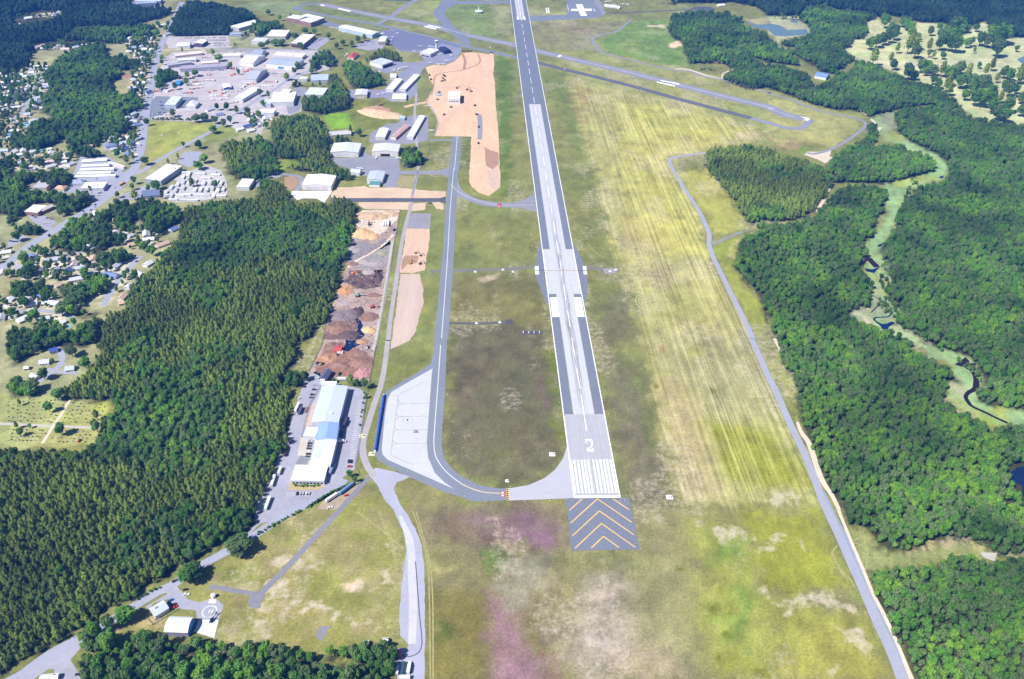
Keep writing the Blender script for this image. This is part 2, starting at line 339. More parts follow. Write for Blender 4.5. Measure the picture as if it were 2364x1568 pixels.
ptt('10', '900 30 1380 30 1330 100 1230 130', (140, 148, 84), 8); ptt('10', '1050 45 1340 40 1250 70 1150 75', (180, 165, 120), 6, .8, br=.5)
ptt('10', '1290 110 1450 20 1740 10 1640 100 1700 230', (150, 160, 95), 8)
ptt('10', '0 20 500 10 360 100 500 140 280 150 100 120 -200 60', (140, 152, 104), 8)
# strip east of the runway
ptt('20', '230 640 500 680 540 900 640 1150 700 1567', (120, 135, 70), 14); pt(multi('21', '440 0 760 0 900 520 1000 1000 1050 1567 720 1567 560 700'), (122, 128, 70), 16)
pt(multi('21', '740 1250 1050 1100 1150 1567', '22', '850 100 1250 200 1400 1100 1450 1567 1100 1567 1000 1300'), (114, 114, 80), 14)
ptt('22', '1000 100 1150 100 1300 600 1400 1200 1300 1300 1180 900', (108, 124, 66), 12, .7, br=.5)
ptt('22', '880 300 1050 300 1300 1200 1330 1450 1150 1400 1000 700', (122, 120, 96), 10, .8)
ptt('21', '760 200 1000 380 1000 560 760 520', (104, 116, 60), 10, .6, br=.8)
# hayed field
HAY = multi('20', '520 700 700 770 1100 860 1500 930 1900 1060 2240 1180 2364 1300 1780 1400 1480 1450', '21', '1480 0 1650 300 1780 560 1800 760 1950 1060 2200 1567', '22', '2230 150 2364 430', '32', '200 900 330 1230 420 1500', '22', '2364 1450 2100 1540 1640 1500 1540 1330 1480 1100 1400 800 1250 300', '21', '1150 1300 1000 900 860 400 760 0', '20', '620 1100')
pt(HAY, (168, 168, 106), 12)
pt(multi('20', '1000 950 1500 980 2240 1200 1780 1380 1500 1450', '21', '1460 0 1600 250 1780 560 1780 780 1480 720 1200 600 1050 300 1000 0'), (186, 184, 98), 25, .9)
pt(multi('21', '1300 420 1700 500 1780 760 1500 760'), (196, 192, 104), 20, .8)
pt(multi('22', '1250 0 2180 0 2364 500 2364 800 1900 700 1500 350'), (160, 162, 120), 22, .8)
pt(multi('22', '1320 380 1560 380 1900 1100 2000 1480 1640 1480 1460 950'), (176, 168, 124), 14, .9)
pt(multi('22', '1800 780 2364 800', '32', '330 1200 420 1330', '22', '2364 1400 2000 1280 1880 1100'), (146, 152, 46), 14, .9)
pt(multi('22', '1570 100 1760 60 1860 260 1640 280'), (150, 156, 66), 10, .7, br=.6)
ptt('22', '1260 60 1400 50 1420 130 1260 130', (140, 84, 60), 4, .8, br=.9)
ptt('20', '520 730 700 760 740 1150 620 1140', (158, 134, 84), 10, .7, br=.7); ptt('21', '1150 860 1450 880 1500 1120 1250 1080', (138, 122, 86), 10, .7, br=.6)
fx(HAY, 0, 1.0, 14)
ptt('20', '2050 1220 2364 1210 2364 1280 2100 1290', (202, 184, 150), 6, .9, br=.5); ptt('20', '1880 1090 2080 1140 2060 1170', (196, 186, 160), 5, .8, br=.5)
ptt('30', '0 880 500 1040 860 1130 800 1240 560 1370 400 1320 0 1200', (172, 172, 110), 10, .8); ptt('30', '0 1230 400 1330 330 1400 200 1400 0 1340', (186, 164, 126), 8, .8, br=.5)
ptt('30', '250 1380 390 1350 370 1410 280 1420', (120, 150, 60), 4)
ptt('21', '1500 20 1820 0 2000 200 2150 500 2250 520 1900 600 1780 460', (172, 172, 88), 8); 
# infield between taxiway and runway
ptt('11', '1880 100 1970 0 2361 0 2361 300 2080 270 1930 210', (136, 140, 70), 6)
pt(multi('11', '1830 370 2361 360', '21', '220 400 270 660 200 900 0 910', '11', '1810 930'), (130, 136, 76), 10)
pt(multi('11', '1810 950 2361 960', '21', '0 960 210 960 340 1300 360 1567', '11', '2361 1420 1780 1400'), (120, 119, 72), 12)
pt(multi('11', '1780 1430 2361 1420', '21', '0 1420 350 1500', '22', '370 0 500 900 400 1180 0 1360', '12', '2200 1350 1950 1260 1780 1120 1730 950 1780 0'), (106, 103, 76), 12)
ptt('12', '1800 100 2200 60 2250 500 1850 600', (120, 108, 84), 10, .8, br=.8); ptt('12', '1950 1100 2300 900 2361 1300 2100 1300', (106, 112, 62), 10, .7, br=.8)
ptt('22', '310 100 400 100 500 900 420 930', (106, 116, 46), 5); ptt('22', '170 350 310 340 360 640 210 620', (124, 92, 96), 8, .7, br=.6); ptt('22', '0 780 100 780 150 1150 0 1140', (102, 82, 74), 8, .6, br=.8)
ptt('22', '360 200 400 210 480 900 430 900', (140, 136, 116), 3, .7, br=.7)
ptt('11', '2050 1000 2230 950 2240 990 2130 1040', (212, 196, 176), 4, .9, br=.5); ptt('11', '2190 1020 2250 1010 2270 1400 2200 1390', (160, 152, 120), 5, .7, br=.8); ptt('11', '2160 500 2210 480 2230 680 2170 680', (166, 164, 122), 5, .7, br=.7); ptt('11', '2210 720 2350 690 2361 850 2230 800', (150, 140, 100), 6, .7, br=.7)
# taxiway west strip
pt(multi('11', '1600 400 1740 400 1640 1567 1450 1567 1540 1250 1560 900'), (128, 138, 74), 5); ptt('11', '1530 1250 1560 1280 1540 1567 1480 1567', (160, 154, 120), 4, .7, br=.7)
ptt('12', '1210 100 1640 60 1600 200 1350 360 1200 470', (126, 132, 72), 5); ptt('12', '1200 300 1400 200 1640 160 1600 260 1380 360', (112, 124, 44), 6, .8, br=.4)
ptt('10', '1610 1310 1800 1310 1770 1567 1540 1567', (126, 132, 70), 5); ptt('10', '1890 1260 1985 1262 1975 1567 1870 1567', (104, 122, 54), 5); ptt('11', '1500 60 1760 60 1750 190 1500 160', (130, 136, 70), 5)
ptt('10', '2200 500 2361 560 2361 1567 2250 1567', (100, 124, 44), 8); ptt('11', '2258 0 2361 0 2361 260 2160 260', (112, 126, 52), 8); ptt('10', '600 1060 880 1030 960 1130 900 1190 700 1200', (128, 170, 48), 6); ptt('10', '880 940 1460 930 1440 1060 1300 1100 1240 1180 1100 1190 960 1300 880 1150', (124, 134, 60), 5)
ptt('00', '1370 1120 2020 1140 1880 1240 1400 1510 1360 1500', (158, 166, 84), 5); ptt('00', '2000 1150 2180 1160 2200 1260 1900 1340 1780 1400', (140, 152, 84), 6); ptt('11', '0 20 230 0 220 60 30 100', (150, 160, 80), 4); ptt('10', '210 1470 390 1450 440 1567 240 1567', (140, 158, 60), 5)
# lower left meadow
MEA = multi('12', '1000 1300 1230 1560', '13', '1380 250 1330 600 1320 1180 1290 1240 900 1220 300 1290 0 1210', '03', '2000 1200 1900 900 1640 700 1880 560 2361 330', '13', '0 260 430 20', '12', '430 1567 800 1450')
pt(MEA, (142, 144, 78), 5); pt(MEA, (160, 150, 112), 6, .6, br=.7)
ptt('13', '340 620 620 560 700 700 860 760 880 860 660 820 480 840 380 720', (122, 144, 40), 8, .9, br=.3); ptt('03', '1950 620 2100 500 2361 420 2361 720 2100 720', (130, 142, 58), 6, .8)
for s in ('90 430 200 390 380 440 400 520 220 560 100 540', '410 470 680 490 680 530 420 530', '120 640 320 640 300 780 60 910 60 860', '500 860 640 860 660 920 540 900', '720 1030 840 1040 1180 1040 1130 1170 900 1080', '830 690 980 690 1160 780 1000 760', '1090 580 1220 580 1250 700 1150 690', '0 1000 120 1000 130 1180 0 1170', '440 920 640 910 700 1000 460 960', '1170 320 1260 360 1230 420', '300 850 420 820 380 900'):
    fx(G('13', s), 1, 1.0, 7)
ptt('13', '820 700 920 690 960 740 860 730', (234, 206, 186), 3, 1)
ptt('03', '2240 1010 2361 990 2361 1140 2250 1130', (196, 186, 160), 6, .8, br=.5); ptt('03', '1960 710 2361 690 2361 720 2000 730', (190, 180, 150), 5, .6)
ptt('03', '1280 1020 1500 960 1520 1060 1340 1090 1100 1150 1040 1120', (176, 160, 120), 5, .8); ptt('12', '1100 1400 1330 1340 1480 1360 1520 1440 1440 1500 1340 1430', (176, 168, 146), 5, .8, br=.4)
# southern grass
SOU = multi('12', '1300 1330 1420 1290 1900 1470 2361 1500', '22', '490 1480 490 1567', '23', '1180 0 1600 0', '33', '430 0 660 520 900 1000 1150 1567', 'D', '2200 1700 900 1700', '13', '1570 1000 1500 200')
pt(SOU, (136, 134, 92), 8)
pt(multi('13', '1560 20 2361 -100', '23', '480 0 540 380 380 420 0 300', '13', '2300 500 1900 360 1600 260'), (124, 112, 98), 14, .9)
pt(multi('13', '1950 60 2361 120', '23', '60 30 340 200 350 400 200 330 0 220', '13', '2200 240'), (158, 108, 164), 14, .9, br=.25)
pt(multi('13', '1800 120 2200 150 2260 300 1750 300'), (116, 100, 84), 12, .7, br=.5)
ptt('13', '2130 420 2260 340 2320 480 2140 560', (98, 124, 58), 8, .9)
pt(multi('13', '1580 780 2200 760 2280 1100 2150 1567 1570 1567'), (120, 116, 58), 14, .9); ptt('13', '1640 1050 1820 1080 1800 1200 1660 1180', (98, 116, 46), 6, .9)
ptt('13', '1590 620 1640 480 1760 460 1840 540 1780 640 1640 640', (196, 190, 130), 8, .8, br=.6); ptt('13', '1580 640 2120 480 2200 760 1640 740', (134, 128, 96), 10, .7, br=.6)
pt(multi('13', '2190 780 2361 740', '23', '20 860 140 1130 220 1300 350 1480 360 1567 300 1750', '13', '2200 1750 2230 1567 2170 1150'), (164, 108, 164), 14, 1, br=.06)
pt(multi('13', '2330 500 2361 480', '23', '100 400 330 480 300 700 120 860 0 880', '13', '2280 700'), (152, 156, 138), 12, .8)
pt(multi('23', '100 880 300 600 480 620 420 900 250 1200 100 1100'), (124, 110, 92), 12, .6, br=.6)
ptt('23', '110 1160 220 1150 250 1290 130 1280', (104, 106, 46), 5, .9); ptt('23', '130 1020 200 1010 190 1090 140 1090', (118, 112, 60), 4, .9); ptt('23', '670 850 760 850 770 900 680 920', (140, 142, 82), 5, .8); ptt('23', '200 1280 330 1330 430 1560 330 1560', (124, 92, 60), 8, .8, br=.5)
pt(multi('23', '360 420 1180 400 1300 560 600 640 380 560'), (132, 136, 88), 12, .9)
pt(multi('23', '700 620 1080 560 1150 1100 1100 1567 620 1567 420 1200 640 900'), (168, 160, 146), 16, .9); ptt('23', '700 700 1080 660 1040 800 760 800', (186, 176, 170), 8, .7, br=.7)
ptt('23', '880 500 920 560 920 650 890 650', (214, 206, 186), 4, .8); ptt('23', '720 1180 800 1190 830 1260 740 1240', (216, 204, 202), 4, .9); ptt('23', '830 720 1000 720 990 780 860 770', (196, 182, 172), 5, .8)
ptt('23', '1100 1200 1560 1200 1580 1567 1050 1567', (178, 166, 142), 16, .8); pt(multi('23', '500 1050 640 900 560 1300 500 1500'), (168, 164, 130), 10, .7, br=.5)
pt(multi('23', '1180 420 1900 500 1800 1000 1700 1500 1300 1200 1150 900'), (152, 154, 112), 22, .7)
GR1 = multi('23', '1650 60 2120 100 2260 500 2364 700', '33', '700 700 560 300 480 60', '23', '2364 1567 1950 1567 1720 1000 1760 640 1640 240')
pt(GR1, (152, 160, 76), 18, .9)
pt(multi('23', '2110 0 2364 30', '33', '440 20 560 330 700 660 600 720 200 760 0 720', '23', '2270 520 2160 160'), (150, 156, 56), 9, .95)
pt(multi('33', '0 860 300 880 700 960 870 960 960 1200 1090 1567 100 1567'), (156, 158, 72), 12, .9); ptt('23', '1900 1250 2364 1400 2364 1567 1900 1567', (150, 156, 50), 12, .7, br=.6)
for t, s in (('23', '2000 800 2150 700 2200 900 2100 980'), ('23', '1780 480 1950 440 1900 560'), ('23', '1860 300 2080 260 2060 420 1900 380'), ('23', '1900 900 2080 1000 2060 1200 1950 1150')): ptt(t, s, (118, 146, 60), 10, .8)
for t, s in (('33', '-60 740 200 770 500 720 740 820 880 930 860 980 620 960 300 880 0 800'), ('33', '40 860 240 900 200 960 150 930'), ('33', '680 1100 860 1130 940 1250 900 1350 720 1240'), ('33', '500 1470 650 1460 600 1530'), ('23', '1800 170 2100 140 2150 230 1860 290'), ('23', '2250 270 2364 290 2364 340 2240 330'), ('23', '2270 700 2364 740 2364 850 2290 760'), ('33', '250 270 400 290 380 380 290 340'), ('33', '0 200 120 220 150 280 0 300'), ('32', '0 1370 180 1400 300 1490 120 1560 0 1500')):
    fx(G(t, s), 1, .95, 8)
for t, s in (('23', '1910 740 1950 740 1950 790 1910 780'), ('23', '1930 870 1970 870 1965 915 1930 905'), ('23', '1840 860 1875 865 1870 895 1845 890'), ('23', '1940 1120 1980 1130 1970 1170 1940 1160'), ('23', '1910 1390 1960 1400 1950 1440 1910 1430'), ('23', '2190 1500 2364 1460 2364 1567 2200 1567'), ('23', '1560 525 1610 530 1600 560 1560 555'), ('22', '1840 450 1880 455 1880 490 1845 490'), ('22', '1650 1255 1700 1255 1700 1285 1655 1285'), ('22', '1290 395 1310 400 1310 420 1290 415')): ptt(t, s, (110, 116, 34), 3, .95)
ptt('33', '720 120 900 140 970 260 1040 350 1300 370 1480 310 1640 260 1900 290 2080 400 1960 470 1500 500 1350 510 1000 520 930 590 880 520 780 330', (150, 158, 100), 5); ptt('33', '1300 370 1500 290 1700 270 1880 290 1800 320 1540 330 1340 390', (196, 178, 152), 4, .8); ptt('33', '1880 280 2050 330 2040 380 1880 380', (196, 184, 132), 4, .8)
ptt('32', '40 60 130 130 240 420 260 640 340 850 280 800 160 540 60 300 0 200', (148, 156, 80), 4); ptt('32', '140 460 180 460 180 560 150 560', (206, 196, 170), 4, .8, br=.6); ptt('21', '1830 700 2090 640 2060 850 2150 1050 2290 1250 2364 1330 2364 1560 2250 1540 1950 900', (150, 160, 70), 5); ptt('21', '1970 760 2095 650 2060 830 2000 810', (214, 206, 150), 4, .8, br=.4)
# marsh and golf course
pt(multi('30', '1160 1200 1190 1050 1120 1030 1000 1050 960 1100', '30', '1040 1260 1190 1240 1330 1310 1500 1390 1700 1440 1680 1567', '31', '1700 0 1640 60 1530 110 1330 180 1250 240 1160 460 1070 640 1060 740 1160 900 1060 1100 1250 1290 1180 1390 1440 1530 1420 1567', '32', '1480 20 1700 100 1960 200 2040 400 1960 560 2240 620 2361 640 2361 760 2100 770 1780 640 1620 500 1680 400 1780 370 1640 220 1330 60', '31', '1100 1480 760 1310 950 1240 940 1060 900 740 950 620 1080 480 1110 260 1060 130 1350 70 1290 0', '30', '1200 1330 1050 1290'), (146, 180, 126), 6)
ptt('31', '1100 110 1290 20 1560 70 1300 160 1200 180', (164, 180, 92), 6, .9); ptt('30', '1060 1250 1180 1220 1330 1310 1100 1300', (156, 176, 98), 5); ptt('30', '1000 1050 1160 1040 1200 1200 1080 1200', (150, 158, 130), 5); ptt('31', '760 1310 960 1250 980 1380 900 1410', (150, 164, 160), 5); ptt('31', '860 1380 1000 1370 1010 1440 920 1440', (196, 176, 166), 4, .8); ptt('32', '1640 500 1850 640 2150 760 2000 770 1780 640', (150, 176, 76), 5); ptt('32', '1980 500 2230 640 2230 750 2100 690', (168, 178, 84), 5, .8); ptt('32', '1660 400 1800 380 1880 480 1720 520', (166, 166, 136), 5, .8)
pt(multi('30', '680 440 790 350 930 280 910 190 1000 160 1110 270 1060 210 1210 220 1340 300 1370 210 1560 210 1800 330 2000 200 2361 340', 'D', '2700 80 2700 330', '30', '2361 1140 2200 1160 2080 1110 1880 1080 1810 1000 1640 830 1320 740 1130 650 950 590 800 540 740 480'), (200, 206, 160), 5)
ptt('30', '820 540 1500 590 2250 520 2250 540 1500 620 1100 640', (206, 206, 176), 4, .9)
for s in ('1110 420 1200 400 1240 440 1160 460', '800 480 900 480 930 510 820 520', '1920 430 2020 440 2000 470 1930 460', '1840 1010 1930 1020 1940 1050 1860 1060', '2180 480 2240 480 2240 500 2180 500'): ptt('30', s, (176, 206, 140), 3, .9)
for s in ('1500 700 1640 860 1740 980 1700 1000', '1330 700 1500 670 1640 690 1560 720', '2250 360 2340 480 2361 500 2300 480'): ptt('30', s, (222, 206, 178), 4, .8)
ptt('30', '0 430 130 430 290 580 180 590 0 560', (150, 176, 118), 4); ptt('30', '0 150 180 140 300 170 380 240 380 320 130 360 100 400 0 300', (176, 182, 150), 5); ptt('20', '2150 180 2364 160 2364 200 2300 250', (176, 172, 130), 5); ptt('20', '2180 510 2364 470 2364 540', (150, 176, 120), 4)
ptt('02', '-300 520 50 510 300 540 480 500 640 560 1030 580 980 700 900 850 840 960 380 980 -300 1000', (168, 174, 112), 4); ptt('02', '560 760 640 650 720 700 680 790', (160, 180, 70), 5, .7, br=.3); ptt('02', '880 560 1030 580 960 700 900 640', (186, 194, 80), 4, .8)
_M = multi('31', '1330 60 1060 740 760 1310', '32', '1480 20 2040 400 2361 700', '31', '1440 1530 1250 1290 1300 180')
for c_, b_ in (((178, 204, 164), .9), ((104, 142, 78), 1.0), ((160, 172, 90), .8), ((140, 156, 130), .9)): pt(_M, c_, 10, .8, br=b_); N2 = np.roll(N2, 4001); N3 = np.roll(N3, 977)
# forest floor
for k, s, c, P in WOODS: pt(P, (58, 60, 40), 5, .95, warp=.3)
# lot ground between houses
for t, s in (('00', '110 620 320 600 470 620 380 700 440 800 350 980 200 1000 110 980'), ('00', '90 1370 640 1400 700 1450 660 1567 90 1567'), ('01', '80 740 860 760 1120 840 1280 800 1250 960 1140 1130 960 1270 900 1300 700 1030 480 1050 80 1000'), ('01', '80 1180 540 1160 500 1300 640 1350 560 1440 80 1440')):
    ptt(t, s, (214, 210, 200), 6, .8, br=.9)
# overall mottling
GC *= (0.74 + 0.52 * fbm(PX / 35, PY / 35, 71))[:, None]; GC *= (0.80 + 0.40 * N2)[:, None]; GC *= (0.84 + 0.32 * N3)[:, None]; GC[:] = GC ** .97; GC[:, 1] *= .955; GC[:, 2] *= .86; _af = (PX > -330) & (PX < 520); FX[:, 1] = np.maximum(FX[:, 1], _af * np.clip((fbm(PX / 45, PY / 70, 151) - .46) * 3.2, 0, .62)); GC[:] *= (1 - .18 * np.clip((fbm(PX / 16, PY / 24, 161) - .55) * 7, 0, 1))[:, None]
GC[:, 0] *= 0.92 + 0.16 * fbm(PX / 90, PY / 90, 91); GC[:, 2] *= 0.9 + 0.2 * fbm(PX / 50, PY / 50, 95)

def build_ground():
    V = np.zeros((len(PX) + 4, 3)); V[:-4, 0] = PX; V[:-4, 1] = PY
    B = 30000; V[-4:] = [(-B, -B, -.6), (B, -B, -.6), (B, B, -.6), (-B, B, -.6)]
    i = np.arange(NX * NY).reshape(NY, NX)
    F = np.stack([i[:-1, :-1], i[:-1, 1:], i[1:, 1:], i[1:, :-1]], -1).reshape(-1, 4)
    n = len(PX); F = np.concatenate([F, [[n, n + 1, n + 2, n + 3]]])
    me = bpy.data.meshes.new('ground'); me.vertices.add(len(V)); me.vertices.foreach_set('co', V.ravel())
    me.loops.add(F.size); me.loops.foreach_set('vertex_index', F.ravel().astype(np.int32))
    me.polygons.add(len(F)); me.polygons.foreach_set('loop_start', (np.arange(len(F)) * 4).astype(np.int32))
    me.update(calc_edges=True)
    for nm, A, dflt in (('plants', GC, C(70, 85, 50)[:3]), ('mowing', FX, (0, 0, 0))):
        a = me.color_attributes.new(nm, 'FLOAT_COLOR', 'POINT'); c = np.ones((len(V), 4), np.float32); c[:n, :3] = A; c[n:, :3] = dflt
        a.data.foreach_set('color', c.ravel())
    m = bpy.data.materials.new('grassland'); m.use_nodes = True; t = m.node_tree; L = t.links; P = t.nodes['Principled BSDF']
    P.inputs['Roughness'].default_value = .95; P.inputs['Specular IOR Level'].default_value = .08
    N = t.nodes.new; a = N('ShaderNodeAttribute'); a.attribute_name = 'plants'; f = N('ShaderNodeAttribute'); f.attribute_name = 'mowing'
    ge = N('ShaderNodeNewGeometry')
    def noise(sc, det, src, rough=.6):
        q = N('ShaderNodeTexNoise'); q.inputs['Scale'].default_value = sc; q.inputs['Detail'].default_value = det; q.inputs['Roughness'].default_value = rough
        L.new(src, q.inputs['Vector']); return q.outputs['Fac']
    def rng(src, a0, a1, b0, b1):
        q = N('ShaderNodeMapRange'); q.inputs[1].default_value = a0; q.inputs[2].default_value = a1; q.inputs[3].default_value = b0; q.inputs[4].default_value = b1
        L.new(src, q.inputs[0]); return q.outputs[0]
    def scale(col, fac):
        q = N('ShaderNodeVectorMath'); q.operation = 'SCALE'; L.new(col, q.inputs[0]); L.new(fac, q.inputs['Scale']); return q.outputs[0]
    pos = ge.outputs['Position']
    c = scale(a.outputs['Color'], rng(noise(.4, 8, pos, .85), .3, .7, .5, 1.55))
    c = scale(c, rng(noise(.07, 4, pos), .3, .7, .88, 1.12))
    # dark tufts
    tuft = rng(noise(.3, 3, pos, .7), .62, .7, 0, .5)
    mx = N('ShaderNodeMix'); mx.data_type = 'RGBA'; L.new(tuft, mx.inputs[0]); L.new(c, mx.inputs[6]); mx.inputs[7].default_value = C(64, 62, 40); c = mx.outputs[2]
    dry = rng(noise(.5, 5, pos, .8), .60, .70, 0, .45)
    mz = N('ShaderNodeMix'); mz.data_type = 'RGBA'; L.new(dry, mz.inputs[0]); L.new(c, mz.inputs[6]); mz.inputs[7].default_value = C(190, 178, 136); c = mz.outputs[2]
    spx = N('ShaderNodeSeparateColor'); L.new(f.outputs['Color'], spx.inputs[0]); th = N('ShaderNodeMath'); th.operation = 'MULTIPLY_ADD'; th.inputs[1].default_value = .36; L.new(spx.outputs[1], th.inputs[0]); L.new(noise(.16, 8, pos, .82), th.inputs[2])
    bs = rng(th.outputs[0], .68, .95, 0, .85); mw = N('ShaderNodeMix'); mw.data_type = 'RGBA'; L.new(bs, mw.inputs[0]); L.new(c, mw.inputs[6]); mw.inputs[7].default_value = C(222, 206, 188); c = mw.outputs[2]
    # mown windrows
    mp = N('ShaderNodeMapping'); mp.inputs['Rotation'].default_value = (0, 0, HAYROT); L.new(pos, mp.inputs[0])
    wob = N('ShaderNodeMapping'); wob.inputs['Scale'].default_value = (1, .012, 1); L.new(mp.outputs[0], wob.inputs[0])
    s1 = rng(noise(.24, 5, wob.outputs[0], .78), .38, .62, -1, 1)
    s2 = rng(noise(.035, 2, wob.outputs[0], .5), .35, .65, .35, 1)
    amt = N('ShaderNodeMath'); amt.operation = 'MULTIPLY'; L.new(s1, amt.inputs[0]); L.new(s2, amt.inputs[1])
    am2 = N('ShaderNodeMath'); am2.operation = 'MULTIPLY'; L.new(amt.outputs[0], am2.inputs[0]); sp = N('ShaderNodeSeparateColor'); L.new(f.outputs['Color'], sp.inputs[0]); L.new(sp.outputs[0], am2.inputs[1])
    ps = N('ShaderNodeMath'); ps.operation = 'MULTIPLY_ADD'; ps.inputs[1].default_value = .38; ps.inputs[2].default_value = 1; L.new(am2.outputs[0], ps.inputs[0])
    c = scale(c, ps.outputs[0])
    pl = N('ShaderNodeMath'); pl.operation = 'MULTIPLY'; pl.inputs[1].default_value = .45; pl.use_clamp = True; L.new(am2.outputs[0], pl.inputs[0])
    m2 = N('ShaderNodeMix'); m2.data_type = 'RGBA'; L.new(pl.outputs[0], m2.inputs[0]); L.new(c, m2.inputs[6]); m2.inputs[7].default_value = C(214, 204, 160)
    L.new(m2.outputs[2], P.inputs['Base Color'])
    me.materials.append(m)
    o = bpy.data.objects.new('ground', me); COL.objects.link(o); tag(o, 'grassland and earth stretching under the whole airfield and town', 'ground', kind='structure')
_p, _q = unp(1372.75, 392), unp(1511.5, 859)
HAYROT = math.atan2(_q.x - _p.x, _q.y - _p.y)      # mapping rotates points; rows then run along its y
build_ground()
# ---------------------------------------------------------------- paving materials
ASPH = mat('asphalt_taxi', C(134, 140, 156), var=.16, scale=.35, var2=.08, scale2=.02)
ASPH_RW = mat('asphalt_runway', C(124, 130, 148), var=.18, scale=.4, var2=.07, scale2=.03)
ASPH_DK = mat('asphalt_new', C(96, 98, 112), var=.10, scale=.3)
ASPH_OLD = mat('asphalt_old', C(150, 150, 164), var=.12, scale=.25, var2=.1)
ROADM = mat('road_worn', C(168, 170, 190), var=.08, scale=.3, var2=.07)
LOTM = mat('lot_worn', C(168, 167, 184), var=.12, scale=.2, var2=.12)
GRAV = mat('gravel_pale', C(196, 190, 184), var=.14, scale=.3, var2=.1)
CONC = mat('concrete', C(206, 206, 218), var=.05, scale=.2, var2=.05)
CONC_W = mat('concrete_white', C(232, 232, 244), var=.04, scale=.2, var2=.04)
CONC_L = mat('concrete_lilac', C(200, 200, 216), var=.06, scale=.25, var2=.06)
TAN = mat('dirt_tan', C(231, 193, 161), var=.17, scale=.3, var2=.12, scale2=.035, stretch=(.35, .15))
TAN2 = mat('dirt_rut', C(214, 186, 168), var=.12, scale=.3, var2=.08, stretch=(.15, .1))
BRN = mat('dirt_brown', C(180, 144, 120), var=.14, scale=.25)
GRYD = mat('dirt_grey', C(156, 152, 164), var=.14, scale=.25)
SAND = mat('sand_pale', C(224, 208, 190), var=.12, scale=.2)
YARD = mat('yard_earth', C(178, 156, 148), var=.42, scale=.3, var2=.3, scale2=.05)
WHT = mat('line_white', C(248, 248, 252, .95), var=.04, scale=.5, rough=.7)
YEL = mat('line_yellow', C(238, 196, 112), var=.06, scale=.5, rough=.7)
DRK = mat('rubber_dark', C(96, 96, 106), var=.1, scale=.5)
BLK = mat('black_paint', C(44, 44, 50), var=.1, scale=.5)
REDP = mat('line_red', C(190, 70, 60), var=.08, scale=.5)

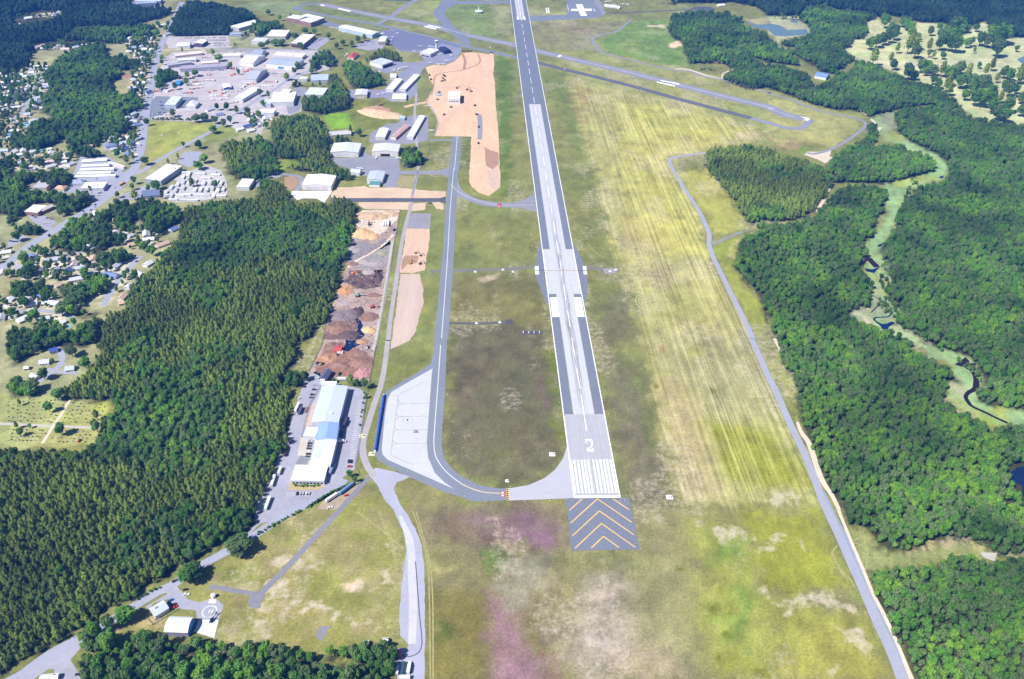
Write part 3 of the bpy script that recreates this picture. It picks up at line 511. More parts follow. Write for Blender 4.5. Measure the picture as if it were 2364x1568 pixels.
# ---------------------------------------------------------------- main runway, built in its own frame (x across, y along)
RWM = Matrix.Translation((RX0, RY0, 0)) @ Matrix.Rotation(-RAZ, 4, 'Z')
RWI = RWM.inverted()
def rw(t, s): return [(RWI @ unp(X, Y)).to_2d() for X, Y in tile(t, s)]
def sY(y):                                   # distance along the runway at picture height y
    lo, hi = -300.0, 3500.0
    for _ in range(60):
        m = (lo + hi) / 2; p = RWM @ Vector((0, m, 0)); yy = prj_np(p.x, p.y, 0)[1]
        lo, hi = (m, hi) if yy > y else (lo, m)
    return lo
def rect(b, x0, x1, y0, y1, z, m=0): b.face([(x0, y0, z), (x1, y0, z), (x1, y1, z), (x0, y1, z)], m)
HW = 22.86; END = 2743.0
S956, S732, S687, S679, S575, S241, S46 = sY(956.5), sY(732), sY(687), sY(679), sY(575.75), sY(241), sY(46)
def runway_concrete():
    m = bpy.data.materials.new('runway_concrete'); m.use_nodes = True; t = m.node_tree; L = t.links; P = t.nodes['Principled BSDF']; N = t.nodes.new
    P.inputs['Roughness'].default_value = .85; P.inputs['Specular IOR Level'].default_value = .2
    tc = N('ShaderNodeTexCoord'); sp = N('ShaderNodeSeparateXYZ'); L.new(tc.outputs['Object'], sp.inputs[0])
    def M(op, a, b=None, c=None):
        q = N('ShaderNodeMath'); q.operation = op
        for i, v in enumerate((a, b, c)):
            if v is None: continue
            if isinstance(v, (int, float)): q.inputs[i].default_value = v
            else: L.new(v, q.inputs[i])
        return q.outputs[0]
    def noise(sx, sy, sc, det=4):
        mp = N('ShaderNodeMapping'); mp.inputs['Scale'].default_value = (sx, sy, 1); L.new(tc.outputs['Object'], mp.inputs[0])
        q = N('ShaderNodeTexNoise'); q.inputs['Scale'].default_value = sc; q.inputs['Detail'].default_value = det; q.inputs['Roughness'].default_value = .7
        L.new(mp.outputs[0], q.inputs['Vector']); return q.outputs['Fac']
    def R(src, a0, a1, b0, b1):
        q = N('ShaderNodeMapRange'); q.inputs[1].default_value = a0; q.inputs[2].default_value = a1; q.inputs[3].default_value = b0; q.inputs[4].default_value = b1; L.new(src, q.inputs[0]); return q.outputs[0]
    x, y = sp.outputs[0], sp.outputs[1]
    # tyre rubber in two tracks either side of the centre, worn in between the threshold and mid-field
    off = M('ABSOLUTE', M('SUBTRACT', M('ABSOLUTE', x), 1.6)); tr = R(off, .6, 4.2, 1, 0)
    ln = M('MULTIPLY', R(y, 100, 190, 0, 1), R(y, 480, 640, 1, .16)); st = R(noise(1, .02, 1.1, 5), .44, .62, 0, 1)
    rub = M('MULTIPLY', M('MULTIPLY', tr, ln), M('MULTIPLY', st, .92))
    br = M('MULTIPLY', R(noise(1, .02, .35), .3, .7, .93, 1.06), R(noise(1, 1, .12), .3, .7, .95, 1.05))
    # slab joints
    jy = M('LESS_THAN', M('ABSOLUTE', M('SUBTRACT', M('FRACT', M('DIVIDE', y, 7.6)), .5)), .012); jx = M('LESS_THAN', M('ABSOLUTE', M('SUBTRACT', M('FRACT', M('DIVIDE', x, 7.62)), .5)), .016)
    br = M('MULTIPLY', br, M('SUBTRACT', 1, M('MULTIPLY', M('MAXIMUM', jy, jx), .16)))
    # older, duller slabs at the landing end
    cr = N('ShaderNodeMix'); cr.data_type = 'RGBA'; L.new(R(y, S956 - 1, S956 + 1, 0, 1), cr.inputs[0]); cr.inputs[6].default_value = C(184, 184, 194); cr.inputs[7].default_value = C(204, 205, 212)
    q = N('ShaderNodeVectorMath'); q.operation = 'SCALE'; L.new(cr.outputs[2], q.inputs[0]); L.new(br, q.inputs['Scale'])
    mx = N('ShaderNodeMix'); mx.data_type = 'RGBA'; L.new(rub, mx.inputs[0]); L.new(q.outputs[0], mx.inputs[6]); mx.inputs[7].default_value = C(70, 72, 80)
    L.new(mx.outputs[2], P.inputs['Base Color']); return m
RWC = runway_concrete()
b = MB(); rect(b, -HW, HW, 0, END, .10); runway = b.build('runway', ASPH_RW); runway.matrix_world = RWM
tag(runway, 'long main runway of asphalt with a pale concrete middle', 'runway', kind='structure')
b = MB(); cw = 11.6
rect(b, -HW, HW, .0, S956, .13); rect(b, -cw, cw, S956, S575, .13)
rect(b, -HW, -cw, S679, S575, .13); rect(b, cw, HW, S679, S575, .13)
rect(b, -cw, cw, S575, S241, .13); rect(b, -cw * .9, cw * .9, S46, END - 300, .13)
b.build('concrete_slabs', RWC, runway)
b = MB()
for sx in (-1, 1): rect(b, min(sx * HW, sx * (HW - 1.1)), max(sx * HW, sx * (HW - 1.1)), 3, END, .16)
b.build('edge_line', WHT, runway)
b = MB(); rect(b, -HW, HW, 0, 3.2, .17); b.build('threshold_bar', WHT, runway)
s0, s1 = sY(1138.5), sY(1061.5)
for fr in (.046, .119, .2, .28, .352, .428, .542, .62, .70, .776, .85, .93):
    b = MB(); x = -HW + fr * 2 * HW; rect(b, x - .95, x + .95, s0, s1, .16); b.build('threshold_stripe', WHT, runway)
for sx in (-1, 1):
    b = MB(); a, c = sorted((sx * 11.2, sx * 20.6)); rect(b, a, c, S732, S687, .16); b.build('aiming_mark', WHT, runway)
# the figure 2
n0, n1 = sY(1042.3), sY(1014.4); nh = n1 - n0; nx = .6; w = 7.4; st = 1.7
def stroke(b, pts, wd, z, m=0):
    for (ax, ay), (bx, by) in zip(pts[:-1], pts[1:]):
        d = Vector((bx - ax, by - ay)).normalized(); n = Vector((-d.y, d.x)) * wd / 2
        b.face([(ax + n.x, ay + n.y, z), (ax - n.x, ay - n.y, z), (bx - n.x, by - n.y, z), (bx + n.x, by + n.y, z)], m)
b = MB(); X0 = nx - w / 2; X1 = nx + w / 2; y = n0
rect(b, X0, X1, n1 - 2.6, n1, .16); rect(b, X0, X0 + st, n1 - 5.2, n1 - 2.6, .16); rect(b, X1 - st, X1, n1 - nh * .52, n1 - 2.6, .16)
b.face([(X0, n0 + 3.2, .16), (X0 + st * .2, n0 + 2.6, .16), (X0 + st * 1.3, n0 + 2.6, .16), (X1, n1 - nh * .52, .16), (X1 - st, n1 - nh * .52, .16)])
rect(b, X0, X1, n0, n0 + 2.6, .16); rect(b, X1 - st, X1, n0 + 2.6, n0 + 4.4, .16)
b.build('runway_number', WHT, runway)
b = MB(); s = sY(996); rect(b, -.45, .45, s, s + 60, .16); s += 72
while s < END - 250:
    rect(b, -.45, .45, s, s + 36.6, .16); s += 61
b.build('centre_line', WHT, runway)
# far touchdown block pads visible as paint at the top of the picture
b = MB()
for x in (-9.2, 9.2): rect(b, x - 2.4, x + 2.4, S46 - 1, S46 + 30, .16)
b.build('far_touchdown_mark', WHT, runway)
# arresting gear pads, cable and blast pad
for nm, t, s, lab in (('arresting_pad', '21', '262 655 213 885 215 970 318 1240 342 1240', 'grey widened shoulder on the left of the runway at the cable'), ('arresting_pad', '21', '560 655 672 880 702 905 700 970 682 1215 655 1215', 'grey widened shoulder on the right of the runway at the cable')):
    sheet(nm, G(t, s), .07, ASPH_RW, label=lab, cat='pavement')
for s, lab in (('210 895 247 895 249 930 211 930', 'upper white concrete block beside the left shoulder pad'), ('212 938 250 938 252 970 214 970', 'lower white concrete block beside the left shoulder pad'), ('653 895 686 895 690 930 657 930', 'upper white concrete block beside the right shoulder pad'), ('658 938 691 938 696 970 662 970', 'lower white concrete block beside the right shoulder pad')):
    P = G('21', s); bb = MB(); bb.prism([(p[0], p[1]) for p in reversed(P)], .05, .9, 0); c = sum((Vector((p[0], p[1])) for p in P), Vector((0, 0))) / 4
    bb.v = [(v[0] - c.x, v[1] - c.y, v[2]) for v in bb.v]; tag(bb.build('arresting_gear_block', CONC_W, None, (c.x, c.y, 0)), lab, 'concrete block')
a, c = rw('21', '240 931 690 931'); b = MB(); ym = (a.y + c.y) / 2
rect(b, a.x, c.x, ym - .35, ym + .35, .19)
for k in range(9): rect(b, -20 + k * 5 - .7, -20 + k * 5 + .7, ym - 1.1, ym + 1.1, .21, 1)
b.build('arresting_cable', [BLK, YEL], runway)
ribbon('service_strip', G('21', '-760 940 0 915 212 890'), 7.5, .04, mat('strip_grey', C(128, 126, 118), var=.2, scale=.3), label='narrow grey strip through the grass left of the runway cable', cat='path')
ribbon('service_strip', multi('21', '690 890 800 915 985 935'), 8, .04, MATS['strip_grey'], label='short grey strip through the grass right of the runway cable', cat='path')
ribbon('service_strip', G('11', '1780 1415 2050 1420 2361 1408'), 6, .04, mat('strip_dark', C(106, 104, 98), var=.25, scale=.3), label='faint dark strip in the infield by two small boxes', cat='path')
sheet('light_pad', G('21', '845 910 955 912 965 945 900 968 845 950'), .06, GRYD, .8, 3, label='bare patch at the end of the right cable strip', cat='ground')
sheet('light_pad', G('21', '80 1490 280 1490 280 1520 80 1525'), .05, mat('pad_dark', C(92, 88, 96), var=.15), .3, 3, label='dark pad under the row of four approach lights', cat='pavement')
sheet('light_pad', multi('11', '2300 1390 2361 1380', '21', '20 1410 0 1425', '11', '2300 1425'), .06, MATS['pad_dark'], .5, 3, label='dark pad in the middle of the infield grass', cat='pavement')
pl, pr = rw('22', '495 1466 1085 1463'); ql, qr = rw('23', '550 378 1175 372')
bl = (ql.y + qr.y) / 2; xl = (pl.x + ql.x) / 2; xr = (pr.x + qr.x) / 2
b = MB(); rect(b, xl, xr, bl, 0, .09); bp = b.build('blast_pad', ASPH_RW); bp.matrix_world = RWM
tag(bp, 'blue grey blast pad with yellow chevrons before the runway threshold', 'pavement', kind='structure')
tip = [rw('23', s)[0] for s in ('805 15', '825 130', '845 250')]; armp = rw('23', '550 250 1140 245 565 365 1160 355')
sl_ = abs((tip[0].y - armp[0].y) / (tip[0].x - armp[0].x)); gap = (tip[0].y - tip[2].y) / 2; cx = 0.0
for k in range(-3, 3):
    ty = tip[1].y + gap * (1 - k) if False else tip[2].y + gap * (k + 3 - 0)
    b = MB()
    for sx in (-1, 1):
        ex = 28.6
        x1 = min(ex, (ty - (bl + 2.5)) / sl_); x0 = max(0.0, (ty + 1.2) / sl_)
        if x1 <= x0: continue
        stroke(b, [(sx * x0, ty - sl_ * x0), (sx * x1, ty - sl_ * x1)], 1.15, .13 + .004 * (sx > 0))
    if b.f: o = b.build('chevron', YEL, bp)

# ---------------------------------------------------------------- taxiways and aprons
TX = multi('10', '1815 1262 1890 1262 1875 1567', '11', '1865 0 1845 400 1825 800 1775 1567', '12', '1764 0 1740 560 1720 800 1715 1000 1740 1100 1800 1185 1900 1265 2050 1340 2200 1372 2312 1376 2312 1484 2000 1496 1900 1456 1720 1400 1420 1270 1210 1165 1130 1115 1100 1070 1105 1030 1130 850 1182 520 1200 478 1350 388 1500 298 1610 225 1640 130 1650 0', '11', '1645 1567 1720 800 1750 400 1780 0', '10', '1785 1567')
sheet('taxiway', TX, .08, ASPH, label='blue grey parallel taxiway curving round to the runway end', cat='taxiway')
RAMP = multi('12', '1630 268 1420 385 1250 485 1218 540 1190 700 1160 1010 1168 1060 1215 1110 1500 1235 1830 1382 1740 1320 1650 1230 1590 1090 1576 960 1600 620 1622 330')
def ramp_mat():
    m = mat('ramp_concrete', C(204, 205, 214), var=.08, scale=.2, var2=.04); return m
ramp = sheet('apron', RAMP, .12, ramp_mat(), label='white concrete run-up apron beside the taxiway bend', cat='apron')
# guide loops on the apron (7.39 px of the detail picture per measured unit)
def ap(s):
    a = nums(s); f = 320 / 2364.0; return [unp((920 + a[i] * f) * IW / 2573, (960 + a[i + 1] * 212 / 1566.0) * IH / 1707).to_2d() for i in range(0, len(a), 2)]
GL = mat('guide_line', C(160, 162, 168), var=.1)
b = MB()
for s in ('1055 0 800 140 620 235 590 330 610 370 660 405 900 405 1170 400', '590 330 575 470 610 430 680 412', '575 470 555 590 590 630 640 645 1165 637', '555 590 545 690 590 660 660 648', '545 690 525 830 560 875 610 888 1140 886', '525 830 500 940 540 905 610 892', '500 940 490 1080 530 1130 580 1142 1110 1140', '490 1080 475 1210 520 1165 590 1148', '475 1210 455 1330 500 1380 880 1545'): ribbon_into(b, ap(s), .55, .15)
c = ap('768 708')[0]; R_ = 5.4
ribbon_into(b, [(c[0] + R_ * math.cos(t * .35), c[1] + R_ * math.sin(t * .35)) for t in range(19)], .4, .15)
b.build('guide_lines', GL, ramp)
b = MB(); rect(b, c[0] - .8, c[0] + .8, c[1] - 1.2, c[1] + 1.2, .15)
b.build('tie_down_point', BLK, ramp)
# painted characters by the apron stand, reading 5 0 upside down
def glyph(b, ch, ox, oy, w, h, t, z, flip=False, m=0):
    S = {'5': [(1, 1, 0, 1), (0, 1, 0, .55), (0, .55, 1, .55), (1, .55, 1, 0), (1, 0, 0, 0)], '0': [(0, 0, 1, 0), (1, 0, 1, 1), (1, 1, 0, 1), (0, 1, 0, 0)], '2': [(0, 1, 1, 1), (1, 1, 1, .5), (1, .5, 0, .5), (0, .5, 0, 0), (0, 0, 1, 0)], 'H': [(0, 0, 0, 1), (1, 0, 1, 1), (0, .5, 1, .5)], 'G': [(1, 1, 0, 1), (0, 1, 0, 0), (0, 0, 1, 0), (1, 0, 1, .45), (1, .45, .5, .45)], 'D': [(0, 0, 0, 1), (0, 1, .7, 1), (.7, 1, 1, .7), (1, .7, 1, .3), (1, .3, .7, 0), (.7, 0, 0, 0)]}[ch]
    for x0, y0, x1, y1 in S:
        if flip: x0, y0, x1, y1 = 1 - x0, 1 - y0, 1 - x1, 1 - y1
        d = Vector((x1 - x0, y1 - y0)); d.x *= w; d.y *= h; d.normalize(); e = d * t / 2
        stroke(b, [(ox + x0 * w - e.x, oy + y0 * h - e.y), (ox + x1 * w + e.x, oy + y1 * h + e.y)], t, z, m); z += .002
b = MB(); g1 = ap('885 945')[0]; g2 = ap('930 943')[0]
glyph(b, 'D', g1[0], g1[1], 1.9, 3.6, .6, .16); glyph(b, 'G', g2[0], g2[1], 1.8, 3.6, .6, .16)
b.build('stand_marking', BLK, ramp)
SLN = mat('taxi_line', C(222, 224, 226), var=.05)
b = MB(); ribbon_into(b, multi('10', '1858 1262 1832 1567', '11', '1824 0 1790 400 1768 800 1712 1567', '12', '1708 0 1680 400 1650 800 1642 960 1660 1080 1720 1180 1800 1260 1900 1335'), .9, .12)
tag(b.build('taxi_line', SLN), 'pale centre line down the middle of the long taxiway', 'marking', kind='structure')
b = MB(); ribbon_into(b, multi('12', '1900 1335 2000 1380 2120 1412 2300 1422'), 1.1, .125)
tag(b.build('taxi_line', mat('taxi_line_warm', C(226, 206, 170), var=.1)), 'tan dashed centre line on the bend before the hold line', 'marking', kind='structure')
FIL = multi('12', '2312 1376', '22', '0 1370 150 1345 300 1280 400 1200 470 1100 500 1010 508 970 540 1200 568 1464 0 1486', '12', '2312 1486')
sheet('taxiway_fillet', FIL, .085, mat('fillet', C(190, 190, 202), var=.05, scale=.2, var2=.05, stretch=(3, .03)), label='pale concrete link from the hold line to the runway', cat='taxiway')
hp = G('12', '2308 1378 2332 1378 2334 1485 2310 1485'); b = MB(); b.face([(p[0], p[1], .13) for p in reversed(hp)])
for k in range(6):
    u = (k + .3) / 6; v = u + .09
    P = [hp[0].lerp(hp[3], u), hp[0].lerp(hp[3], v), hp[1].lerp(hp[2], v), hp[1].lerp(hp[2], u)]; P = [hp[0].lerp(hp[3], u).lerp(hp[1].lerp(hp[2], u), .1), hp[0].lerp(hp[3], v).lerp(hp[1].lerp(hp[2], v), .1), hp[0].lerp(hp[3], v).lerp(hp[1].lerp(hp[2], v), .85), hp[0].lerp(hp[3], u).lerp(hp[1].lerp(hp[2], u), .85)]
    b.face([(p[0], p[1], .15) for p in P], 1)
tag(b.build('hold_line', [YEL, BLK]), 'yellow and black hold line across the taxiway end', 'marking', kind='structure')
for s, lab in (('2252 1408 2300 1410 2302 1424 2254 1422', 'upper red painted 2 sign on the asphalt at the hold line'), ('2252 1434 2300 1436 2302 1450 2254 1448', 'lower red painted 2 sign on the asphalt at the hold line')):
    P = G('12', s); b = MB(); b.face([(p[0], p[1], .13) for p in reversed(P)]); c = P[3]; sz = (P[1] - P[0]).length
    glyph(b, '2', c[0] + sz * .25, c[1] + .5, sz * .42, (P[0] - P[3]).length * .7, .45, .15, m=1)
    tag(b.build('surface_sign', [REDP, WHT]), lab, 'marking', kind='structure')
P = G('11', '2230 313 2268 312 2266 346 2228 346'); b = MB(); b.face([(p[0], p[1], .13) for p in reversed(P)]); glyph(b, '2', P[3][0] + 1.5, P[3][1] + 1, 2.4, 5, .6, .15, m=1)
tag(b.build('surface_sign', [REDP, WHT]), 'red painted 2 sign on the short cross taxiway', 'marking', kind='structure')
sheet('cross_taxiway', multi('11', '1862 60 1868 130 1900 190 1970 240 2080 280 2200 300 2361 307', '21', '0 306 80 287 150 257 205 220 228 392 160 372 80 354 0 350', '11', '2361 350 2250 347 2100 335 1990 300 1900 262 1835 245'), .075, ASPH_OLD, label='curved cross taxiway joining the taxiway and the runway', cat='taxiway')
b = MB(); ribbon_into(b, multi('11', '1800 140 1870 205 1980 262 2120 308 2240 325 2361 328', '21', '0 328 200 325'), .8, .11); tag(b.build('taxi_line', SLN), 'pale centre line along the curved cross taxiway', 'marking', kind='structure')
sheet('apron_road', G('11', '1230 -40 1262 0 1300 11 1700 10 1790 -30 1790 80 1765 68 1715 45 1290 45 1240 20'), .07, ASPH_OLD, label='grey taxi link below the white hangars', cat='taxiway')
sheet('new_taxi_link', G('11', '690 262 1690 264 1752 248 1752 312 1690 296 690 300'), .075, ASPH_DK, label='new dark asphalt link from the big white hangar', cat='taxiway')
ribbon('link_road', G('10', '1570 1280 1640 1296 1815 1297'), 5.5, .06, ASPH_OLD, label='narrow grey link along the edge of the earthworks', cat='road')
# second runway and its taxiways
CWA = multi('10', '555 38 620 45 860 95 1230 168 1640 242 1800 290 1990 335 2361 412', '20', '240 474 460 525 900 628 1280 720 1520 782 2000 905 2364 990', '30', '130 1053 330 1100 400 1108')
ribbon('cross_runway', CWA, 30, .055, ASPH_OLD, label='narrower second runway crossing the main one far away', cat='runway')
b = MB(); ribbon_into(b, multi('10', '620 45 860 95 1230 168 1640 242 1990 335 2361 412'), .9, .10); ribbon_into(b, multi('20', '240 474 900 628 1520 782 2364 990', '30', '0 1003 250 1085'), .9, .10)
for t, s in (('20', '1365 738 1540 772 1545 784 1372 750'), ('20', '1338 755 1505 790 1502 802 1336 765'), ('10', '1590 230 1705 255 1700 264 1580 240'), ('10', '1560 240 1665 265 1655 275 1550 250'), ('10', '770 75 880 100 860 112 750 85'), ('10', '600 42 640 52 620 60 590 50'), ('20', '415 525 440 508 460 512 440 530'), ('30', '290 1078 370 1090 390 1100 370 1118 285 1100 320 1108 365 1102 330 1092')):
    P = G(t, s); b.face([(p[0], p[1], .11) for p in reversed(P)])
tag(b.build('cross_runway_marking', WHT), 'white lines and blocks painted on the second runway', 'marking', kind='structure')
ribbon('north_taxiway', multi('10', '545 32 440 50 372 78 450 105 740 165 1100 226 1330 280 1500 330 1880 415 2000 445 2361 522', '20', '240 585'), 17, .05, ASPH, label='taxiway strip beside the far half of the second runway', cat='taxiway')
ribbon('resurfaced_taxiway', multi('20', '235 580 480 642 1050 782 1560 922 2205 1092'), 16, .06, ASPH_DK, label='freshly resurfaced black taxiway strip right of the runway', cat='taxiway')
b = MB(); ribbon_into(b, multi('20', '235 580 480 642 1050 782 1560 922 2205 1092'), 4.5, .09, 0); tag(b.build('taxiway_seam', mat('seam', C(120, 122, 138), var=.1)), 'paler middle band of the black taxiway strip', 'marking', kind='structure')
ribbon('north_taxiway', multi('20', '2200 1091 2364 1135', '30', '0 1138 150 1180 260 1188 330 1170 400 1108'), 15, .058, ASPH_OLD, label='grey taxiway hooking round the right end of the second runway', cat='taxiway')
sheet('taxiway_curve', G('10', '1735 -10 1640 105 1635 135 1720 240 1830 335 1900 400 1960 420 1985 400 1930 310 1840 260 1780 180 1740 130 1760 90 1850 42 2361 38 2361 8 1850 10 1800 -10'), .065, ASPH, label='broad taxiway bending down from the top beside the runway', cat='taxiway')
ribbon('link_road', G('10', '1480 0 1420 35 1330 90 1240 160 1110 228'), 16, .062, ASPH_OLD, label='diagonal taxiway crossing the second runway far left', cat='taxiway')
ribbon('link_road', G('10', '1200 0 1480 8'), 14, .05, ASPH_DK, label='dark strip at the very top by the diagonal taxiway', cat='taxiway')
sheet('main_apron', G('10', '1160 285 1330 272 1560 325 1760 375 1880 420 1895 470 1840 560 1760 590 1580 600 1540 640 1480 760 1490 860 1440 900 1380 940 1240 940 1180 900 860 920 820 840 860 830 1180 830 1220 780 1300 690 1400 640 1200 680 1090 640 1100 610 1280 570 1480 580 1560 560 1500 490 1320 470 1210 380 1140 340'), .045, mat('apron_grey', C(150, 150, 172), var=.1, scale=.2, var2=.1), label='grey aircraft parking apron in front of the control tower', cat='apron')
sheet('dark_apron', G('10', '1170 290 1310 278 1740 380 1890 430 1870 445 1720 400 1640 440 1500 470 1330 470 1220 400 1190 330'), .07, mat('apron_dark', C(124, 126, 156), var=.08, scale=.2, var2=.1), label='darker apron surface along the second runway', cat='apron')
sheet('terminal_apron', G('10', '560 215 660 190 800 240 780 260 640 240'), .05, ASPH, label='small lilac apron in front of the brown hangars', cat='apron')
sheet('hangar_apron', G('10', '1060 1230 1110 1200 1220 1140 1300 1140 1380 1090 1470 1060 1590 1070 1590 1270 1560 1310 1400 1330 1200 1330 1040 1310'), .05, ASPH_OLD, label='grey apron round the three long white and red hangars', cat='apron')
sheet('hangar_apron', multi('10', '690 1460 950 1460 980 1390 1080 1450 1320 1450 1330 1567', '11', '1300 170 1180 165 1160 60 1000 60 900 0', '10', '760 1530'), .05, ASPH_OLD, label='grey apron in front of the two wide white hangars', cat='apron')
sheet('hangar_apron', G('11', '335 196 702 200 632 305 560 268 440 264 380 282 318 225'), .10, CONC_W, label='glaring white concrete apron before the big white hangar', cat='apron')
ribbon('hangar_drive', G('11', '230 40 330 50 390 60 420 100 400 160 360 200'), 8, .06, ASPH_OLD, label='grey drive curling round the dirt patch by the big hangar', cat='road')
sheet('hangar_drive', G('11', '0 80 60 60 180 20 240 30 220 70 130 80 60 140 0 165'), .05, LOTM, label='pale drive at the edge of the pine wood', cat='road')
sheet('bare_patch', G('11', '260 70 350 55 390 90 370 160 330 190 270 150'), .05, BRN, .6, 4, label='brown bare patch inside the curling drive', cat='ground')
# far taxi block with white cross
sheet('closed_taxiway', G('20', '140 150 510 138 500 40 520 -20 740 -20 800 100 835 150 800 168 170 200'), .05, ASPH, label='lilac taxiway block far right of the runway with a white cross', cat='taxiway')
sheet('closed_taxiway', G('20', '740 -20 800 -20 870 125 835 150'), .055, ASPH_OLD, label='grey strip running off the top beside the white cross', cat='taxiway')
ribbon('perimeter_road', G('20', '860 126 1100 118 1480 98 1660 90'), 9, .05, ASPH_DK, label='dark road along the far wood edge', cat='road')
sheet('far_lot', G('20', '1640 85 1700 62 1830 62 1890 92 1740 105'), .05, ASPH_DK, label='small dark paved lot at the far wood edge', cat='pavement')
b = MB()
for s in ('588 42 650 42 692 148 634 148', '545 84 735 82 738 102 545 104'):
    P = G('20', s); b.face([(p[0], p[1], .12 + .01 * len(b.f)) for p in reversed(P)])
tag(b.build('closure_cross', WHT), 'big white cross painted on the far lilac taxiway block', 'marking', kind='structure')
b = MB()
for s in ('310 75 322 75 330 125 318 125', '330 72 340 72 348 122 336 122', '510 55 514 55 526 105 522 105', '750 82 756 82 768 106 762 106'):
    P = G('20', s); b.face([(p[0], p[1], .12) for p in reversed(P)])
tag(b.build('taxi_mark', WHT), 'short white bars painted left of the big white cross', 'marking', kind='structure')

# ---------------------------------------------------------------- perimeter and service roads
PER = multi('20', '1785 1412 1640 1432 1500 1455 1456 1478 1460 1520', '21', '1485 0 1540 90 1600 190 1700 340 1780 490 1820 600 1820 690 1860 815 1950 1000 2050 1200 2150 1400 2215 1545', '22', '2222 10 2300 190 2364 340', '32', '30 390 100 540 200 770 330 1040 430 1290 510 1500', '33', '570 60 660 250 780 520 890 760 1010 1040 1140 1310 1240 1567 1290 1680')
ribbon('perimeter_road', PER, [6, 6, 6.5, 7, 7, 7.5, 8, 8.5, 9.5], .06, ROADM, 4, 'pale grey perimeter road along the woods from top to bottom', 'road')
ribbon('road_shoulder', multi('32', '520 1400', '33', '600 30 720 260 830 500 950 760 1060 1000 1200 1310 1310 1567'), [1.5, 4, 5, 4.5, 5, 5], .05, mat('shoulder_grey', C(152, 160, 180), var=.12), 4, 'darker shoulder on the wood side of the perimeter road', 'road')
ribbon('sand_verge', multi('32', '60 -10 110 80 130 130'), 5, .05, SAND, 4, 'pale sandy scar where the wood meets the road bend', 'ground')
ribbon('sand_verge', multi('32', '270 760 310 860 380 960 440 1140 500 1300 590 1440 650 1560', '33', '660 30 770 300 880 560 970 780 1060 950 1140 1120 1220 1300 1290 1480 1340 1600'), [3, 6, 6, 4, 3, 3, 3.5, 3, 4.5], .07, SAND, 4, 'pale sandy strip between the perimeter road and the wood', 'ground')
ribbon('side_road', G('21', '1850 690 1960 640 2125 572'), 4.5, .05, ASPH_OLD, label='short grey spur from the perimeter road into the wood', cat='road')
ribbon('perimeter_road', multi('20', '1105 180 1030 240 970 292 870 312 790 335 735 368 775 428 825 480 870 500 1100 556 1400 632 1650 666 1750 700 1950 742 2364 852', '30', '0 862 200 922 500 1032 760 1082 860 1112 905 1150 875 1190 760 1280 600 1372 430 1422 360 1410'), 7, .05, ASPH_OLD, label='grey road round the far end of the second runway', cat='road')
sheet('bare_patch', multi('30', '360 1400 480 1400 600 1370 560 1440 600 1460 520 1510 420 1460 330 1430'), .045, SAND, 1.5, 6, label='pale dirt at the end of the road by the pine block', cat='ground')
ribbon('sand_verge', multi('20', '1510 640 1600 640 1680 660 1800 700 1940 735'), 8, .045, SAND, label='sandy verge of the far road below the small pine group', cat='ground')
ribbon('sand_verge', multi('20', '1940 740 1950 680 2040 640 1990 590 1860 575 1720 590'), 4, .045, SAND, label='sandy track looping the far green clearing', cat='path')
for s, lab in (('830 1000 870 1030 905 1060', 'upper'), ('950 1100 1000 1150', 'second'), ('1040 1175 1000 1230 970 1260', 'third'), ('920 1300 880 1340', 'fourth'), ('780 1420 760 1460', 'lowest')):
    ribbon('sand_track', G('30', s), 6, .04, SAND, label=f'{lab} visible piece of a sandy track through the marsh wood', cat='path')
ribbon('sand_track', G('31', '600 120 540 220 500 300 450 390'), [2, 5, 6, 3], .04, SAND, label='sandy cutting between the dark pines and the leafy wood', cat='path')
ribbon('service_road', multi('10', '1480 860 1475 960 1465 1060', '11', '1497 -40 1482 60 1440 260 1425 360 1400 440 1360 600 1335 740 1312 900 1275 1150 1238 1400 1222 1567', '12', '1215 20 1190 230 1150 430 1090 600 1040 760 1008 860 985 960 995 1080 1040 1190 1100 1260'), [4.5, 5, 5.5, 5.5, 6, 7, 7], .065, mat('service_grey', C(176, 170, 176), var=.1, scale=.3), 4, 'grey service road between the mulch yard and the taxiway', 'road')
OLDR = multi('12', '1100 1185 1300 1225 1420 1268 1300 1318 1272 1370 1310 1470 1362 1567', '13', '1410 60 1470 170 1530 330 1550 500 1560 700 1560 1000 1556 1567 1560 1750', '13', '1300 1750 1300 1400 1330 1330 1310 1280 1390 1290 1410 1250 1330 1170 1322 1000 1345 700 1375 480 1390 350 1350 180 1270 0', '12', '1200 1500 1120 1340 1040 1250')
CRK = mat('service_wide', C(178, 178, 200), var=.10, scale=.3, var2=.1)
sheet('service_road', OLDR, .06, CRK, .4, 4, 'wide grey old road running down to the bottom of the meadow', 'road')
ribbon('road_wear', multi('13', '1330 60 1420 300 1440 600 1450 900 1440 1240'), [3, 7, 7, 7, 6], .075, mat('wear_pale', C(206, 204, 216), var=.08), 5, 'paler worn lane on the wide old road', 'road')
ribbon('road_crack', multi('13', '1472 480 1485 650 1500 850 1512 1000 1528 1150 1530 1260 1490 1330 1400 1362 1340 1345'), .8, .09, mat('crack', C(92, 88, 88), var=.1), 3, 'long dark crack snaking down the wide old road', 'road')
ribbon('meadow_path', multi('12', '1050 1255 980 1340 900 1432 780 1567', '13', '640 150 500 300 300 520 150 670 30 790'), 5.6, .05, mat('path_grey', C(140, 138, 150), var=.12), 4, 'dark grey path crossing the meadow diagonally', 'path')
sheet('meadow_path', multi('13', '-20 760 60 750 90 780 50 850 40 915 0 912', '03', '2300 900 2290 850 2310 790'), .055, MATS['path_grey'], .4, 3, 'dead end blob of the diagonal meadow path', 'path')
ribbon('meadow_path', multi('03', '1935 715 2050 728 2160 750 2361 782'), 4.6, .045, MATS['path_grey'], 4, 'dark grey side path ending in the left meadow', 'path')
